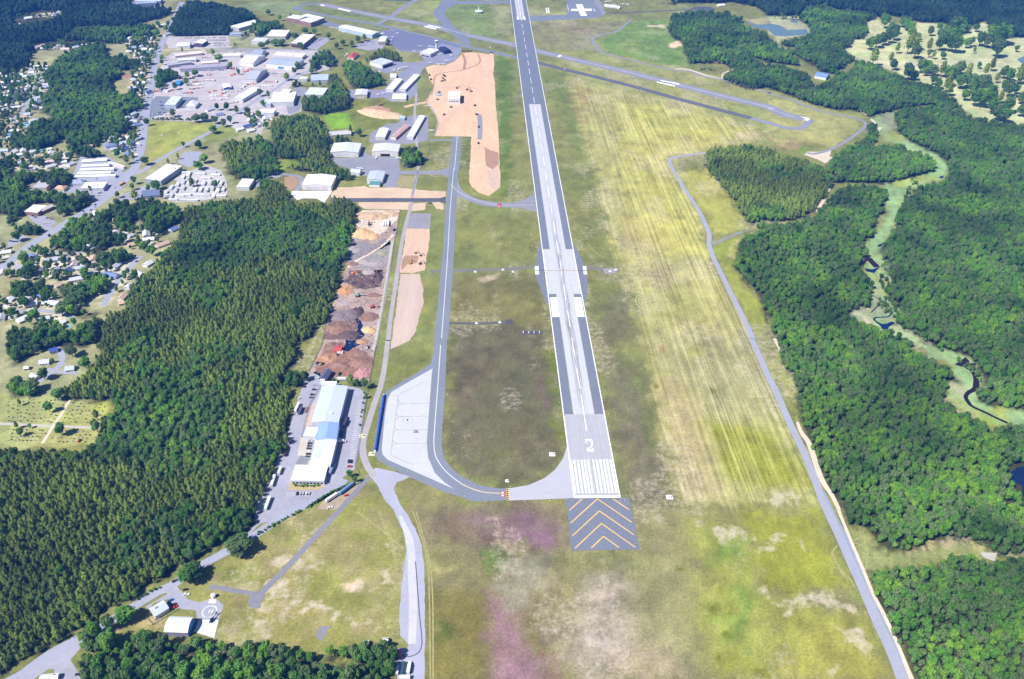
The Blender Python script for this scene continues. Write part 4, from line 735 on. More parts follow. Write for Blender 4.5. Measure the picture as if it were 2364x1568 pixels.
sheet('meadow_slab', G('13', '590 1080 690 1072 640 1170 600 1220 550 1170'), .05, MATS['path_grey'], .5, 4, 'lone grey slab in the lower meadow', 'pavement')
for t, s, w in (('13', '930 20 1120 160 1240 260 1360 360', 1.4), ('13', '1130 20 1190 180 1250 330 1290 560', 1.2), ('13', '1145 10 1210 180 1265 330 1310 560', 1.2), ('13', '1450 20 1510 200 1580 480 1600 800 1610 1567', 1.2), ('13', '1480 20 1530 200 1600 480 1630 800 1635 1567', 1.2), ('33', '640 330 590 420 680 570 760 640 800 720', 1.4), ('33', '600 400 660 560 740 650', 1.2), ('32', '540 1500 560 1560', 1.2), ('33', '760 300 850 330 920 400 900 560', 1.3), ('33', '780 290 880 250 900 300 860 330', 1.0), ('21', '1050 1150 1040 1050 1090 980', 1.2), ('21', '1480 690 1320 810', 1.2), ('21', '700 690 780 770 860 820', 1.0), ('21', '1710 560 1600 620 1480 690', 1.0)):
    TZ = globals().get('TZ', .03) + .003; ribbon('wheel_track', G(t, s), w, TZ, mat('track_pale', C(168, 164, 106), var=.3), 5, 'pale wheel track worn in the grass', 'path')['group'] = 'wheel tracks in the grass'
c = unp(1505.5, 697)
b = MB()
for R_ in (6, 10, 14, 18, 22): ribbon_into(b, [(c.x + R_ * math.cos(t * .2) + rnd.uniform(-.5, .5), c.y + R_ * math.sin(t * .2) * .95 + rnd.uniform(-.5, .5)) for t in range(33)], 1.5, .03, 0, 2)
tag(b.build('mowing_rings', mat('ring_pale', C(190, 184, 130), var=.35, scale=.4)), 'rings mown round a spot in the hay field', 'path', kind='structure')

# ---------------------------------------------------------------- public roads and lots on the town side
ribbon('main_road', multi('00', '1680 20 1640 100 1600 200 1560 300 1500 390 1460 500 1430 600 1405 740 1370 900 1350 1050 1325 1200 1305 1330 1270 1480 1235 1567', '01', '1180 60 1100 150 1000 240 880 330 740 420 600 500 440 600 300 680 200 760 90 850 -80 960'), [14, 14, 14, 15, 15, 16, 15, 14, 13], .06, ROADM, 4, 'long pale town road running up past the factories', 'road')
ribbon('side_road', multi('00', '2361 930 2240 1010 2120 1090 1980 1180 1900 1240 1640 1380 1400 1520 1340 1567', '01', '1250 40'), 9, .055, ROADM, 4, 'road slanting past the mown triangular field', 'road')
ribbon('side_road', multi('10', '0 930 180 820 330 720 420 680 560 640'), 9, .055, ROADM, 4, 'road bending between the works and the pines', 'road')
ribbon('side_road', multi('00', '1500 465 1700 460 1850 455 1900 490'), 5, .05, SAND, 4, 'cream track between the two rows of works', 'road')
ribbon('side_road', multi('00', '1900 460 2361 455', '10', '0 452 300 460 640 470'), 9, .045, LOTM, 4, 'lane along the pale works at the wood edge', 'road')
ribbon('side_road', multi('00', '380 690 330 770 290 860 240 960 200 1040 120 1100'), 8, .05, LOTM, 4, 'grey lane between the small houses far left', 'road')
ribbon('side_road', multi('00', '90 960 170 965 240 960'), 7, .052, LOTM, 4, 'short lane joining the far left houses', 'road')
ribbon('side_road', multi('01', '1290 800 1220 880 1140 960 1080 1040 1000 1170 950 1260'), 8.5, .05, ROADM, 4, 'pale lane down the edge of the pine wood with parked cars', 'road')
ribbon('side_road', multi('01', '80 1300 200 1310 340 1300 480 1310', 'D', '140 722 170 735'), 7, .05, LOTM, 4, 'grey lane between the lower left houses', 'road')
ribbon('side_road', multi('01', '380 750 560 770 760 760 900 700 1000 700'), 5, .05, LOTM, 4, 'lane behind the house with the round pool', 'road')
ribbon('side_road', multi('02', '520 70 570 140 560 220 500 290 420 350 360 390'), 7, .05, ROADM, 4, 'pale lane curving past the houses above the graveyard', 'road')
ribbon('driveway', multi('02', '380 270 480 280 560 300 720 310'), 5, .052, LOTM, 3, 'driveway joining the curving lane', 'road')
ribbon('graveyard_path', multi('02', '645 555 560 700 490 800 390 960'), 3.4, .05, SAND, 3, 'straight pale path down through the graveyard', 'path')
ribbon('graveyard_path', multi('02', '-60 775 200 785 480 800 840 812'), 3.8, .048, GRAV, 3, 'level gravel path across the graveyard', 'path')
ribbon('bottom_road', multi('03', '-60 1650 160 1550 450 1345 720 1200 920 1090 1100 980 1260 880 1440 770 1620 680 1850 520 2080 395 2361 230', '13', '150 130 330 20', '12', '560 1480 740 1380 820 1290'), [9, 9, 8.5, 8.5, 8.5, 9, 8.5, 8], .06, ROADM, 4, 'pale road along the lower edge of the pine wood', 'road')
sheet('roadside_lot', multi('03', '180 1540 720 1195 765 1260 700 1330 650 1390 760 1567 900 1800 500 1800 500 1470 440 1480 260 1600'), .055, LOTM, label='pale paved turnout at the bottom left by the wood', cat='parking lot')
sheet('heliport_lot', G('03', '1620 690 1660 740 1735 830 1845 860 1930 830 2000 830 2065 885 2020 1020 1815 1010 1812 932 1660 920 1600 880 1550 830 1420 860 1380 930 1340 900 1545 780 1540 770 1440 800'), .065, LOTM, label='grey heliport forecourt beside the white arched hangar', cat='pavement')
sheet('heliport_slab', G('03', '1838 1016 2018 1020 1976 1188 1790 1130'), .09, CONC_W, label='glaring white slab where the helicopter stands', cat='apron')
sheet('heliport_slab', G('03', '1932 830 1996 832 1990 868 1922 866'), .09, CONC_W, label='small white slab above the helipad ring', cat='apron')
b = MB(); cp = G('03', '1935 945')[0]; rr = (G('03', '2000 945')[0] - cp).length
ribbon_into(b, [(cp[0] + rr * math.cos(t * math.pi / 20), cp[1] + rr * math.sin(t * math.pi / 20)) for t in range(41)], 1.0, .10)
hb = G('03', '1912 960')[0]; glyph(b, 'H', hb[0] + 1, hb[1] + .5, 2.6, 3.2, .8, .105)
tag(b.build('helipad_marking', mat('line_worn', C(220, 220, 228), var=.15)), 'white ring with a letter H painted on the forecourt', 'marking', kind='structure')
WL = multi('12', '600 330 640 380 840 428 960 452 1000 490 1012 560 970 900 920 1180 880 1230 810 1265 740 1370 640 1440 560 1500 330 1620 40 1700', '03', '2200 330 2361 130', '12', '-20 1567 130 1250 200 1100 280 900 330 750 372 600 430 420 480 330 560 290')
sheet('factory_lot', WL, .05, LOTM, label='lilac grey yard and car park round the long white factory', cat='parking lot')
b = MB()
for k in range(34):
    a = Vector(G('12', '990 560')[0]).lerp(Vector(G('12', '905 1150')[0]), k / 33); d = Vector(G('12', '925 560')[0]) - Vector(G('12', '990 560')[0]); d = d.normalized()
    stroke(b, [(a.x + d.x * 1, a.y + d.y * 1), (a.x + d.x * 6, a.y + d.y * 6)], .25, .08)
for k in range(12):
    a = Vector(G('12', '300 1410')[0]).lerp(Vector(G('12', '520 1408')[0]), k / 11); stroke(b, [(a.x, a.y), (a.x, a.y - 5)], .2, .08)
tag(b.build('parking_lines', WHT), 'white bay lines painted on the factory car park', 'marking', kind='structure')
sheet('factory_patio', G('12', '410 905 525 910 492 1076 383 1070'), .08, mat('patio', C(206, 196, 188), var=.08), label='beige paved bay beside the factory middle hall', cat='pavement')
sheet('factory_patio', G('12', '500 620 560 560 545 770 455 815 440 780'), .08, mat('patio_pink', C(196, 180, 172), var=.15), label='pinkish storage bay beside the blue grey hall', cat='pavement')
sheet('factory_patio', G('12', '405 1075 490 1078 470 1160 360 1160'), .08, mat('patio_grey', C(140, 142, 150), var=.1), label='grey bay before the white office block', cat='pavement')
sheet('factory_garden', multi('12', '325 1335 620 1340 640 1360 560 1390 300 1392 310 1290'), .07, mat('mulch_bed', C(190, 170, 130), var=.3, scale=.5), label='mulched shrub bed along the office front', cat='ground')
sheet('meadow_lot', G('12', '560 1567 640 1460 800 1420 940 1340 1050 1270 1080 1260 960 1380 830 1480 760 1567'), .045, mat('verge', C(176, 160, 138), var=.25), .5, 4, label='brown gravel verge where vans are parked', cat='ground')
ribbon('hedge_bank', multi('12', '470 1567 640 1450 800 1370 1000 1280'), 5, .06, mat('bank_green', C(124, 140, 70), var=.3, scale=.4), 4, 'green planted bank along the factory drive', 'ground')
WKS = multi('00', '1440 700 1500 600 1530 530 1600 480 1880 470 1920 500 2060 480 2361 470', '10', '0 460 640 470 700 500 740 560 660 650 420 690 330 780 250 880 380 900 420 960 420 1030 300 1070 160 1060 60 1200 0 1330', '00', '2361 1200 2180 1200 2060 1130 1400 1110 1380 1000 1420 880')
sheet('works_yard', WKS, .035, mat('works_ground', C(196, 188, 192), var=.14, scale=.1, var2=.14, scale2=.025), 1, 8, 'pale bare yards of the factory district', 'ground')
sheet('works_yard', multi('00', '1540 340 2100 330 2140 440 1880 450 1560 450 1530 400'), .036, MATS['works_ground'], 1, 8, 'pale yard full of parked cars below the far wood', 'ground')
sheet('works_lot', G('00', '1400 930 1440 890 1830 900 1830 990 1640 1000 1500 1060 1380 1090'), .06, ASPH, label='lilac car park round the pale blue works', cat='parking lot')
sheet('works_lot', multi('00', '1870 470 2361 470', '10', '0 455 100 470 0 520', '00', '2240 480'), .061, LOTM, label='pale lane lot at the end of the works', cat='parking lot')
sheet('works_lot', multi('10', '350 800 460 810 480 880 400 900 420 970 400 1030 300 1060 270 960 370 940'), .06, ASPH_OLD, label='grey car park beside the white L shaped works', cat='parking lot')
sheet('works_lot', multi('10', '420 440 560 350 640 350 700 360 620 420 560 460'), .06, LOTM, label='pale lot full of cars beside the brown warehouse', cat='parking lot')
sheet('works_lot', multi('10', '900 440 960 390 1120 360 1140 400 1200 450 1040 470'), .06, LOTM, label='car park by the terminal trees', cat='parking lot')
sheet('storage_lot', multi('00', '740 1450 1000 1450 1140 1550', '01', '1120 40 1070 100 960 120 760 130 660 75'), .06, ROADM, label='lilac lot between the long white storage rows', cat='parking lot')
sheet('storage_lot', multi('01', '600 60 900 80 1120 30 1200 0 1180 60 1040 200 860 290 820 210 480 220 480 180 640 160 640 90'), .045, LOTM, label='pale shop lot beside the town road', cat='parking lot')
sheet('storage_lot', multi('00', '1700 1400 1850 1400 1900 1440 1740 1550 1640 1500'), .06, ROADM, label='pale lilac lot above the long white shop', cat='parking lot')
sheet('storage_lot', multi('01', '1000 300 1200 200 1350 140 1500 200 1300 270 1040 290'), .055, LOTM, label='pale lot round the blue roofed pool hall', cat='parking lot')
sheet('trailer_park_ground', multi('01', '1500 200 1640 120 1600 90 1720 20 1900 -40 2030 0 2090 100 2100 240 1900 280 1640 300 1540 270'), .05, mat('park_ground', C(196, 192, 196), var=.14, scale=.2, var2=.15), .8, 6, 'pale ground lanes of the mobile home park', 'ground')
sheet('roadside_lot', multi('01', '230 380 400 420 520 480 440 580 380 520 300 480'), .05, LOTM, label='pale lot before the white shop among trees', cat='parking lot')
sheet('roadside_lot', multi('01', '70 660 200 600 300 640 150 690 80 720'), .05, LOTM, label='small lot with three cars at the left edge', cat='parking lot')
sheet('roadside_lot', multi('00', '1300 930 1380 930 1300 1100 1200 1120 1120 1100 1240 1030'), .05, LOTM, label='pale lot beside the town road opposite the works', cat='parking lot')
sheet('roadside_lot', multi('00', '960 1320 1100 1270 1180 1300 1260 1330 1230 1440 1060 1400 960 1380'), .05, LOTM, label='pale yard of the house with the dark blue roof', cat='parking lot')
for t, s, lab in (('00', '190 1150 290 1120 270 1150 200 1165', 'turquoise pool'), ('01', '585 815 640 815 665 835 620 860 590 850', 'round blue pool beside a lawn'), ('01', '605 1440 640 1425 660 1430 645 1455 615 1455', 'small turquoise pool among the lower trees'), ('00', '360 1385 405 1375 400 1395 370 1405', 'small blue pool by the long houses')):
    sheet('swimming_pool', G(t, s), .08, mat('pool_water', C(120, 206, 232), var=.05, rough=.2), label=lab + ' in a garden', cat='pool')
sheet('swimming_pool', multi('01', '1380 195 1470 195 1465 240 1370 235'), .5, mat('pool_blue', C(40, 120, 220), var=.1, rough=.3), label='bright blue covered pool on the grey deck', cat='pool')

# ---------------------------------------------------------------- earthworks
BIG = multi('10', '1905 492 2000 485 2080 492 2155 505 2165 480 2192 490 2200 600 2190 680 2205 760 2210 950 2232 1150 2240 1300 2250 1567', '11', '2256 30 2257 150 2200 205 2148 243 2060 215 1992 160 1968 110 1968 0', '10', '1975 1567 1986 1262 1650 1258 1690 1140 1660 1080 1600 990 1560 945 1600 880 1640 790 1600 740 1590 680 1565 622 1640 600 1740 605 1830 570 1880 520')
sheet('earthworks', BIG, .05, TAN, .5, 6, 'big peach coloured earthworks left of the runway', 'ground')
sheet('earthworks_patch', multi('10', '2110 1360 2160 1390 2200 1400 2235 1410 2245 1520 2180 1567 2120 1530'), .08, BRN, .6, 5, 'darker brown patch in the earthworks strip', 'ground')
sheet('earthworks_patch', multi('11', '2120 0 2250 0 2256 160 2210 200 2150 140'), .078, TAN2, .6, 5, 'rutted end of the earthworks strip', 'ground')
ribbon('earthworks_track', multi('10', '2050 500 2070 560 2040 600 1900 650 1760 670 1660 700 1640 780 1620 880'), [3, 4, 4, 3, 3], .075, BRN, 5, 'brown haul track looping through the upper earthworks', 'path')
ribbon('earthworks_track', multi('10', '1900 490 1930 560 1920 640'), 6, .08, BRN, 4, 'brown stained strip below the apron edge', 'path')
ribbon('earthworks_track', multi('10', '2060 1060 2070 1160 2065 1290'), 9, .08, GRYD, 4, 'grey strip with a roller in the lower earthworks', 'path')
ribbon('earthworks_track', multi('10', '1730 1130 1830 1050 1920 960 2010 890 2050 830'), 2.5, .077, TAN2, 4, 'faint track slanting through the earthworks', 'path')
ribbon('earthworks_track', multi('10', '1660 800 1760 810 1900 800 2040 820 2060 850'), 4, .076, TAN2, 4, 'rutted track passing above the half built hall', 'path')
ribbon('earthworks_track', multi('10', '1600 960 1660 1060 1680 1130 1650 1260'), 3, .079, GRAV, 4, 'pale gravel line on the left edge of the earthworks', 'path')
ribbon('haul_road', multi('10', '1370 990 1470 965 1580 945'), 10, .06, TAN, 3, 'peach haul road to the spoil heap', 'path')
for s, lab in (('740 165 900 160 1000 150 1050 170 1300 165 1450 178 1600 195 1752 200 1750 250 1690 262 700 262 690 230', 'tan earth strip above the dark link road'), ('945 302 1422 300 1404 372 1000 362 950 330', 'tan earth strip below the dark link road'), ('1452 312 1690 298 1730 320 1730 370 1660 360 1620 300 1570 310 1560 372 1432 382', 'tan earth right of the service road')):
    sheet('earth_strip', G('11', s), .052, mat('dirt_strip', C(220, 192, 166), var=.12, scale=.2), .7, 5, lab, 'ground')
sheet('earth_strip', G('11', '1300 50 1480 60 1430 170 1300 160'), .047, mat('dirt_olive', C(170, 158, 112), var=.25, scale=.2), .8, 5, 'dry patchy grass beside the service road', 'ground')
sheet('gravel_pad', G('11', '1440 402 1620 405 1604 545 1388 540 1420 440'), .05, GRYD, .5, 4, 'grey gravel pad at the top of the stripped soil', 'ground')
sheet('stripped_soil', G('11', '1390 542 1604 547 1602 650 1570 830 1556 930 1440 958 1328 950 1345 830 1368 700'), .055, mat('soil_pink', C(218, 186, 162), var=.12, scale=.2, stretch=(.1, .08)), .7, 5, 'upper stripped pink soil bed beside the taxiway', 'ground')
sheet('stripped_soil', multi('11', '1338 962 1512 962 1545 1100 1542 1250 1500 1400 1470 1500', '12', '1420 10 1350 42 1240 92', '11', '1255 1567 1290 1300 1312 1120'), .055, mat('soil_pale', C(206, 184, 172), var=.10, scale=.2, stretch=(.1, .08)), .7, 5, 'lower stripped grey pink soil bed beside the taxiway', 'ground')
sheet('soil_patch', G('11', '1380 792 1500 796 1490 862 1400 870 1340 925 1345 850'), .08, BRN, .8, 4, 'dark brown turned soil where the diggers work', 'ground')
YD = multi('11', '985 372 1328 376 1300 560 1262 720 1200 1090 1122 1567', '12', '1112 0 1062 300 1040 390 940 375 840 352 690 372 600 345 500 300 640 0', '11', '612 1567 685 1290 772 1100 842 870 872 680 902 560 912 420')
sheet('mulch_yard', YD, .05, YARD, .6, 5, 'grey brown mulch and soil yard beside the pine wood', 'ground')
for t, s, m, lab in (('11', '990 374 1326 378 1300 470 1150 600 1000 560 900 500 915 420', SAND, 'pale wood chip ground at the top of the yard'), ('11', '900 660 1100 690 1180 640 1240 650 1250 690 960 830 860 880 830 820', mat('ash_grey', C(146, 140, 146), var=.25, scale=.2), 'ash grey ground under the tan heap'), ('11', '1240 650 1250 720 1200 900 1130 960 900 900 860 880 1060 760', mat('yard_grey', C(158, 150, 152), var=.2, scale=.2), 'grey ground in the middle of the yard'), ('11', '860 930 1180 920 1150 1080 1000 1110 840 1060', mat('yard_dark', C(108, 88, 86), var=.45, scale=.2), 'dark ground among the small brown heaps'), ('11', '700 1310 900 1280 1000 1290 960 1400 880 1567 620 1567', mat('yard_umber', C(130, 102, 96), var=.45, scale=.2), 'umber mulch ground at the lower left of the yard'), ('12', '640 60 800 20 1080 160 1050 360 700 340 560 290', mat('yard_umber2', C(150, 112, 94), var=.45, scale=.2), 'brown mulch ground at the bottom of the yard')):
    sheet('yard_ground', G(t, s), .075, m, 1.2, 4, lab, 'ground')
ribbon('yard_track', G('11', '1270 600 1180 690 1060 770 930 840 850 900'), 4, .10, SAND, 4, 'pale track slanting through the yard', 'path')
ribbon('yard_track', multi('11', '1260 660 1215 980 1160 1300 1110 1567', '12', '1080 100'), 4.5, .10, GRAV, 4, 'pale lane along the right fence of the yard', 'path')
WAT = mat('water_dark', C(22, 40, 84), rough=.12, var=.15, scale=.1, spec=.5); WATB = mat('water_blue', C(112, 138, 150), rough=.4, var=.15, scale=.05, spec=.5); WATN = mat('water_brown', C(46, 26, 30), rough=.2, var=.2, scale=.1, spec=.4)
sheet('yard_puddle', multi('11', '915 1270 975 1290 960 1380 990 1440 965 1480 1005 1520 960 1567 900 1567 930 1490 940 1430 900 1350'), .11, WAT, .8, 4, 'blue black water between the mulch heaps', 'pond')
sheet('yard_puddle', G('12', '830 0 945 0 960 50 850 112 805 100'), .11, WAT, .8, 4, 'blue pool at the foot of the lower mulch heaps', 'pond')
sheet('pale_clearing', G('33', '1960 398 2118 400 2095 480 1990 440'), .05, GRAV, .5, 4, label='pale bare patch at the end of the right hand clearing', cat='ground')
# ---------------------------------------------------------------- natural water
for t, s, m, lab, cat in (('30', '0 215 120 240 180 280 360 270 370 320 160 340 60 330 0 280', WATB, 'blue pond far right in the woods', 'pond'), ('20', '2150 190 2260 230 2364 225 2364 275 2250 260', WATB, 'narrow blue end of the far right pond', 'pond'), ('30', '200 190 270 190 280 215 210 210', WATB, 'small blue pool above the far pond', 'pond'), ('30', '2300 550 2361 520 2420 530 2420 590 2340 590', WATB, 'blue pond at the golf course edge', 'pond'), ('31', '1010 695 1050 685 1055 705 1015 715', WAT, 'small dark pool in the marsh', 'pond'), ('31', '890 910 960 920 1030 900 980 955 910 940', WAT, 'blue pool below the round marsh island', 'pond'), ('31', '870 870 910 800 960 820 1020 880 1030 900 980 905 920 840 880 890 880 915', WATN, 'dark water curving round the marsh island', 'pond'), ('31', '1030 1430 1100 1420 1140 1400 1175 1415 1120 1450 1100 1480 1050 1470', WAT, 'blue pool at the bottom of the marsh', 'pond'), ('31', '1580 65 1620 55 1615 78 1585 80', WAT, 'tiny dark pool in the upper marsh', 'pond'), ('32', '1720 230 1780 190 1820 160 1860 200 1850 220 1920 220 1920 240 1840 250 1780 250', WATN, 'brown pool where the stream leaves the marsh', 'pond'), ('32', '2210 1230 2300 1180 2480 1180 2480 1480 2350 1440 2340 1340 2240 1320', WAT, 'deep blue pond at the right edge of the wood', 'pond')):
    sheet('marsh_pool' if cat != 'pond' else 'pond', G(t, s), .06, m, .6, 5, lab, cat)
ribbon('stream', multi('32', '1830 260 1890 300 1920 370 1920 430 1905 460 1850 490 1825 530 1850 580 1890 620 2000 670 2100 720 2210 770'), [3, 5, 7, 6, 4.5, 5, 4, 3.5, 4], .055, WATN, 4, 'dark stream winding out of the marsh', 'stream')
ribbon('stream', multi('31', '945 1145 1000 1180 1035 1210 1010 1260 970 1300 950 1320'), 1.4, .055, WATN, 4, 'thin dark channel in the lower marsh', 'stream')
ribbon('stream', multi('31', '1130 1280 1135 1330 1100 1360 1000 1365 980 1385 1010 1410 1040 1430'), [2, 2, 2.5, 3, 5], .057, WAT, 4, 'bent channel running into the marsh bottom pool', 'stream')
# ---------------------------------------------------------------- buildings
GLS = mat('window_glass', C(50, 60, 80), rough=.2, var=.1, spec=.5)
DOORM = mat('door_white', C(226, 228, 236), var=.05, rough=.5)
DARKIN = mat('dark_opening_and_shade', C(40, 40, 48), var=.1)
def roofm(c): return mat('roof_%d_%d_%d' % c, C(*c), rough=.6, var=.06, scale=.15, var2=.07, scale2=.04, stretch=(.15, .4), spec=.3)
def wallm(c): return mat('wall_%d_%d_%d' % c, C(*c), rough=.7, var=.05, scale=.3)
def fit_quad(t, s, h):
    P = [unp(X, Y, h).to_2d() for X, Y in tile(t, s)]       # far left, far right, near right, near left
    u = ((P[1] - P[0]) + (P[2] - P[3])); u.normalize(); v = Vector((-u.y, u.x)); c = (P[0] + P[1] + P[2] + P[3]) / 4
    L = (abs((P[1] - P[0]).dot(u)) + abs((P[2] - P[3]).dot(u))) / 2; W = (abs((P[0] - P[3]).dot(v)) + abs((P[1] - P[2]).dot(v))) / 2
    return c, math.atan2(u.y, u.x), max(L, 2.5), max(W, 2.5)
def shell(root, L, W, h, roof, rh, wc, rc, ox=0, oy=0, axis='x', over=.4, wall='wall', rname='roof'):
    b = MB(); hx, hy = L / 2, W / 2
    if roof == 'flat':
        b.box(ox, oy, 0, L, W, h); o = b.build(wall, wallm(wc), root)
        b = MB(); b.box(ox, oy, h, L + .3, W + .3, .35); t = .35
        for a in (-1, 1):
            b.box(ox, oy + a * (hy), h + .35, L + .3, .3, .35); b.box(ox + a * hx, oy, h + .35, .3, W - .3, .35)
        return o, b.build(rname, roofm(rc), root)
    if roof == 'hip':
        b.box(ox, oy, 0, L, W, h); o = b.build(wall, wallm(wc), root); b = MB(); e = over; d = min(hx, hy) * .9
        x0, x1, y0, y1 = ox - hx - e, ox + hx + e, oy - hy - e, oy + hy + e; z = h + .02
        if L >= W: r0, r1 = (x0 + d, oy, h + rh), (x1 - d, oy, h + rh); A, B, Cc, Dd = (x0, y0, z), (x1, y0, z), (x1, y1, z), (x0, y1, z); fs = [(A, B, r1, r0), (B, Cc, r1), (Cc, Dd, r0, r1), (Dd, A, r0)]
        else: r0, r1 = (ox, y0 + d, h + rh), (ox, y1 - d, h + rh); A, B, Cc, Dd = (x0, y0, z), (x1, y0, z), (x1, y1, z), (x0, y1, z); fs = [(A, B, r0), (B, Cc, r1, r0), (Cc, Dd, r1), (Dd, A, r0, r1)]
        for f_ in fs: b.face(f_)
        b.face([Dd, Cc, B, A]); return o, b.build(rname, roofm(rc), root)
    if roof == 'arch':
        n = 12; pr = []; prz = []
        for k in range(n + 1):
            a = k / n; y = -hy + 2 * hy * a; pr.append((y, h + rh * (1 - (2 * a - 1) ** 2)))
        if axis == 'x': pt_ = lambda x, y, z: (ox + x, oy + y, z); A_ = hx
        else:
            pr = [(p[0] * hx / hy, p[1]) for p in pr]; pt_ = lambda x, y, z: (ox + y, oy - x, z); A_ = hy
        for e in (-A_, A_):
            b.face([pt_(e, pr[0][0], 0)] + [pt_(e, p[0], p[1] - .05) for p in pr] + [pt_(e, pr[-1][0], 0)])
        for q in (0, -1): b.face([pt_(-A_, pr[q][0], 0), pt_(A_, pr[q][0], 0), pt_(A_, pr[q][0], h), pt_(-A_, pr[q][0], h)])
        o = b.build(wall, wallm(wc), root); b = MB(); E_ = A_ + .3
        b.loft([[pt_(x, p[0] * 1.01, p[1] + .05) for p in pr] + [pt_(x, p[0] * .99, p[1] - .2) for p in reversed(pr)] for x in (-E_, E_)])
        return o, b.build(rname, roofm(rc), root)
    # gable
    if axis == 'x': pt_ = lambda x, y, z: (ox + x, oy + y, z); A_, B_ = hx, hy
    else: pt_ = lambda x, y, z: (ox + y, oy - x, z); A_, B_ = hy, hx
    for e in (-A_, A_): b.face([pt_(e, -B_, 0), pt_(e, B_, 0), pt_(e, B_, h), pt_(e, 0, h + rh - .06), pt_(e, -B_, h)])
    for q in (-B_, B_): b.face([pt_(-A_, q, 0), pt_(A_, q, 0), pt_(A_, q, h), pt_(-A_, q, h)])
    o = b.build(wall, wallm(wc), root); b = MB(); E_, F_ = A_ + over, B_ + over; dz = rh * over / B_; th = .16
    prof = [(-F_, h - dz), (0, h + rh), (F_, h - dz), (F_, h - dz + th), (0, h + rh + th), (-F_, h - dz + th)]
    b.loft([[pt_(x, p[0], p[1]) for p in prof] for x in (-E_, E_)])
    return o, b.build(rname, roofm(rc), root)
def bld(name, t, s, h, roof, wc, rc, label, cat='building', rh=None, axis=None, door=None, units=0, sky=0, group=None, win=0):
    c, a, L, W = fit_quad(t, s, h); root = empty(name, (c.x, c.y, 0.02), a); tag(root, label, cat, group)
    if axis is None: axis = 'x' if L >= W else 'y'
    span = W if axis == 'x' else L
    if rh is None: rh = span * (.10 if roof == 'gable' and span > 14 else .27)
    w, r = shell(root, L, W, h, roof, rh, wc, rc, axis=axis)
    if door:                                   # doors facing the viewer or to the side: (face, fraction of the side, height, colour, count)
        for face, fr, dh, dc, cnt in door:
            mm = DARKIN if dc == 'open' else wallm(dc) if isinstance(dc, tuple) else DOORM
            for k in range(cnt):
                b = MB(); side = L if face in 'ns' else W; wd_ = side * fr / cnt; p = (k - (cnt - 1) / 2) * side * fr / cnt * 1.12
                if face == 's': b.box(p, -W / 2 - .06, .05, wd_, .16, dh)
                elif face == 'n': b.box(p, W / 2 + .06, .05, wd_, .16, dh)
                elif face == 'e': b.box(L / 2 + .06, p, .05, .16, wd_, dh)
                else: b.box(-L / 2 - .06, p, .05, .16, wd_, dh)
                b.build('door', mm, root)
    for k in range(win):
        b = MB(); b.box((k - (win - 1) / 2) * L * .8 / max(1, win), -W / 2 - .05, h * .35, min(1.6, L * .1), .14, h * .3); b.build('window', GLS, root)
    for k in range(units):
        b = MB(); x = rnd.uniform(-.38, .38) * L; y = rnd.uniform(-.35, .35) * W; z = h + .3
        if roof == 'gable':
            z = h + rh * (1 - abs(y) / (W / 2)) if axis == 'x' else h + rh * (1 - abs(x) / (L / 2))
        b.box(x, y, z, 2.2, 1.6, 1.3); b.build('roof_unit', paint(190, 194, 204), r)
    for k in range(sky):
        b = MB(); x = (k - (sky - 1) / 2) * L / sky; b.box(x, -W * .25, h + rh * .5 + .15, 1.2, W * .2, .12); b.build('skylight', paint(200, 214, 236), r)
    return root
WH, OFF, LG, BG = (244, 245, 250), (236, 230, 226), (214, 220, 236), (190, 202, 228)
def hangar(t, s, h, lab, wc=OFF, rc=WH, roof='gable', **k): return bld('hangar', t, s, h, roof, wc, rc, lab, 'hangar', **k)
# airfield hangars
hangar('11', '470 45 732 55 702 150 427 142', 9, 'largest white hangar, in front of a glaring white apron', axis='y', rh=2.2, door=[('s', .66, 7, (214, 206, 210), 3)])
hangar('11', '1040 15 1195 15 1165 100 1035 92', 7, 'pale blue grey hangar with a green roofed lean-to', rc=(196, 206, 226), axis='y', rh=1.6)
bld('hangar_annex', '11', '1055 97 1150 102 1145 140 1052 138', 4.5, 'gable', WH, (96, 150, 150), 'low annex with a green roof and white front', 'building', axis='x', rh=1.0, door=[('s', .8, 3.2, (240, 240, 246), 2)])
hangar('10', '710 1325 965 1325 950 1412 697 1405', 9, 'wide pale hangar with closed sliding doors, left of its pair', rc=(222, 226, 238), axis='y', rh=2.4, door=[('s', .68, 7.2, (236, 236, 240), 3)])
hangar('10', '1095 1330 1325 1335 1318 1405 1070 1400', 8.5, 'wide pale hangar with a dark half open door, right of its pair', rc=(224, 228, 240), axis='y', rh=2.4, door=[('s', .36, 4.5, 'open', 1)])
hangar('10', '1130 1185 1217 1186 1197 1270 1117 1265', 6, 'small white hangar left of the red and white one', axis='y', rh=1.2, door=[('s', .7, 4, (226, 222, 214), 1)])
hangar('10', '1322 1145 1367 1150 1347 1282 1290 1272', 4.5, 'long narrow hangar with a rusty red and white roof', rc=(206, 170, 166), axis='y', rh=1.2, door=[('e', .9, 3, (190, 120, 110), 8)])
hangar('10', '1465 1065 1517 1070 1497 1272 1437 1270', 4.5, 'longest white row hangar, right of the red and white one', axis='y', rh=1.2, door=[('e', .92, 3, (226, 228, 236), 10)])
hangar('10', '1260 725 1325 730 1292 835 1227 830', 5, 'white hangar by a small octagonal one, left of its pair', axis='y', rh=1.2, door=[('e', .9, 3.4, (226, 228, 236), 6)])
hangar('10', '1412 682 1462 690 1432 832 1372 830', 5, 'narrow white row hangar right of the stubby white pair', axis='y', rh=1.2, door=[('e', .92, 3.4, (226, 228, 236), 8)])
hangar('10', '1240 682 1294 680 1296 718 1240 718', 5, 'small boxy white hangar above the stubby white one', axis='x', rh=1.5, roof='hip')
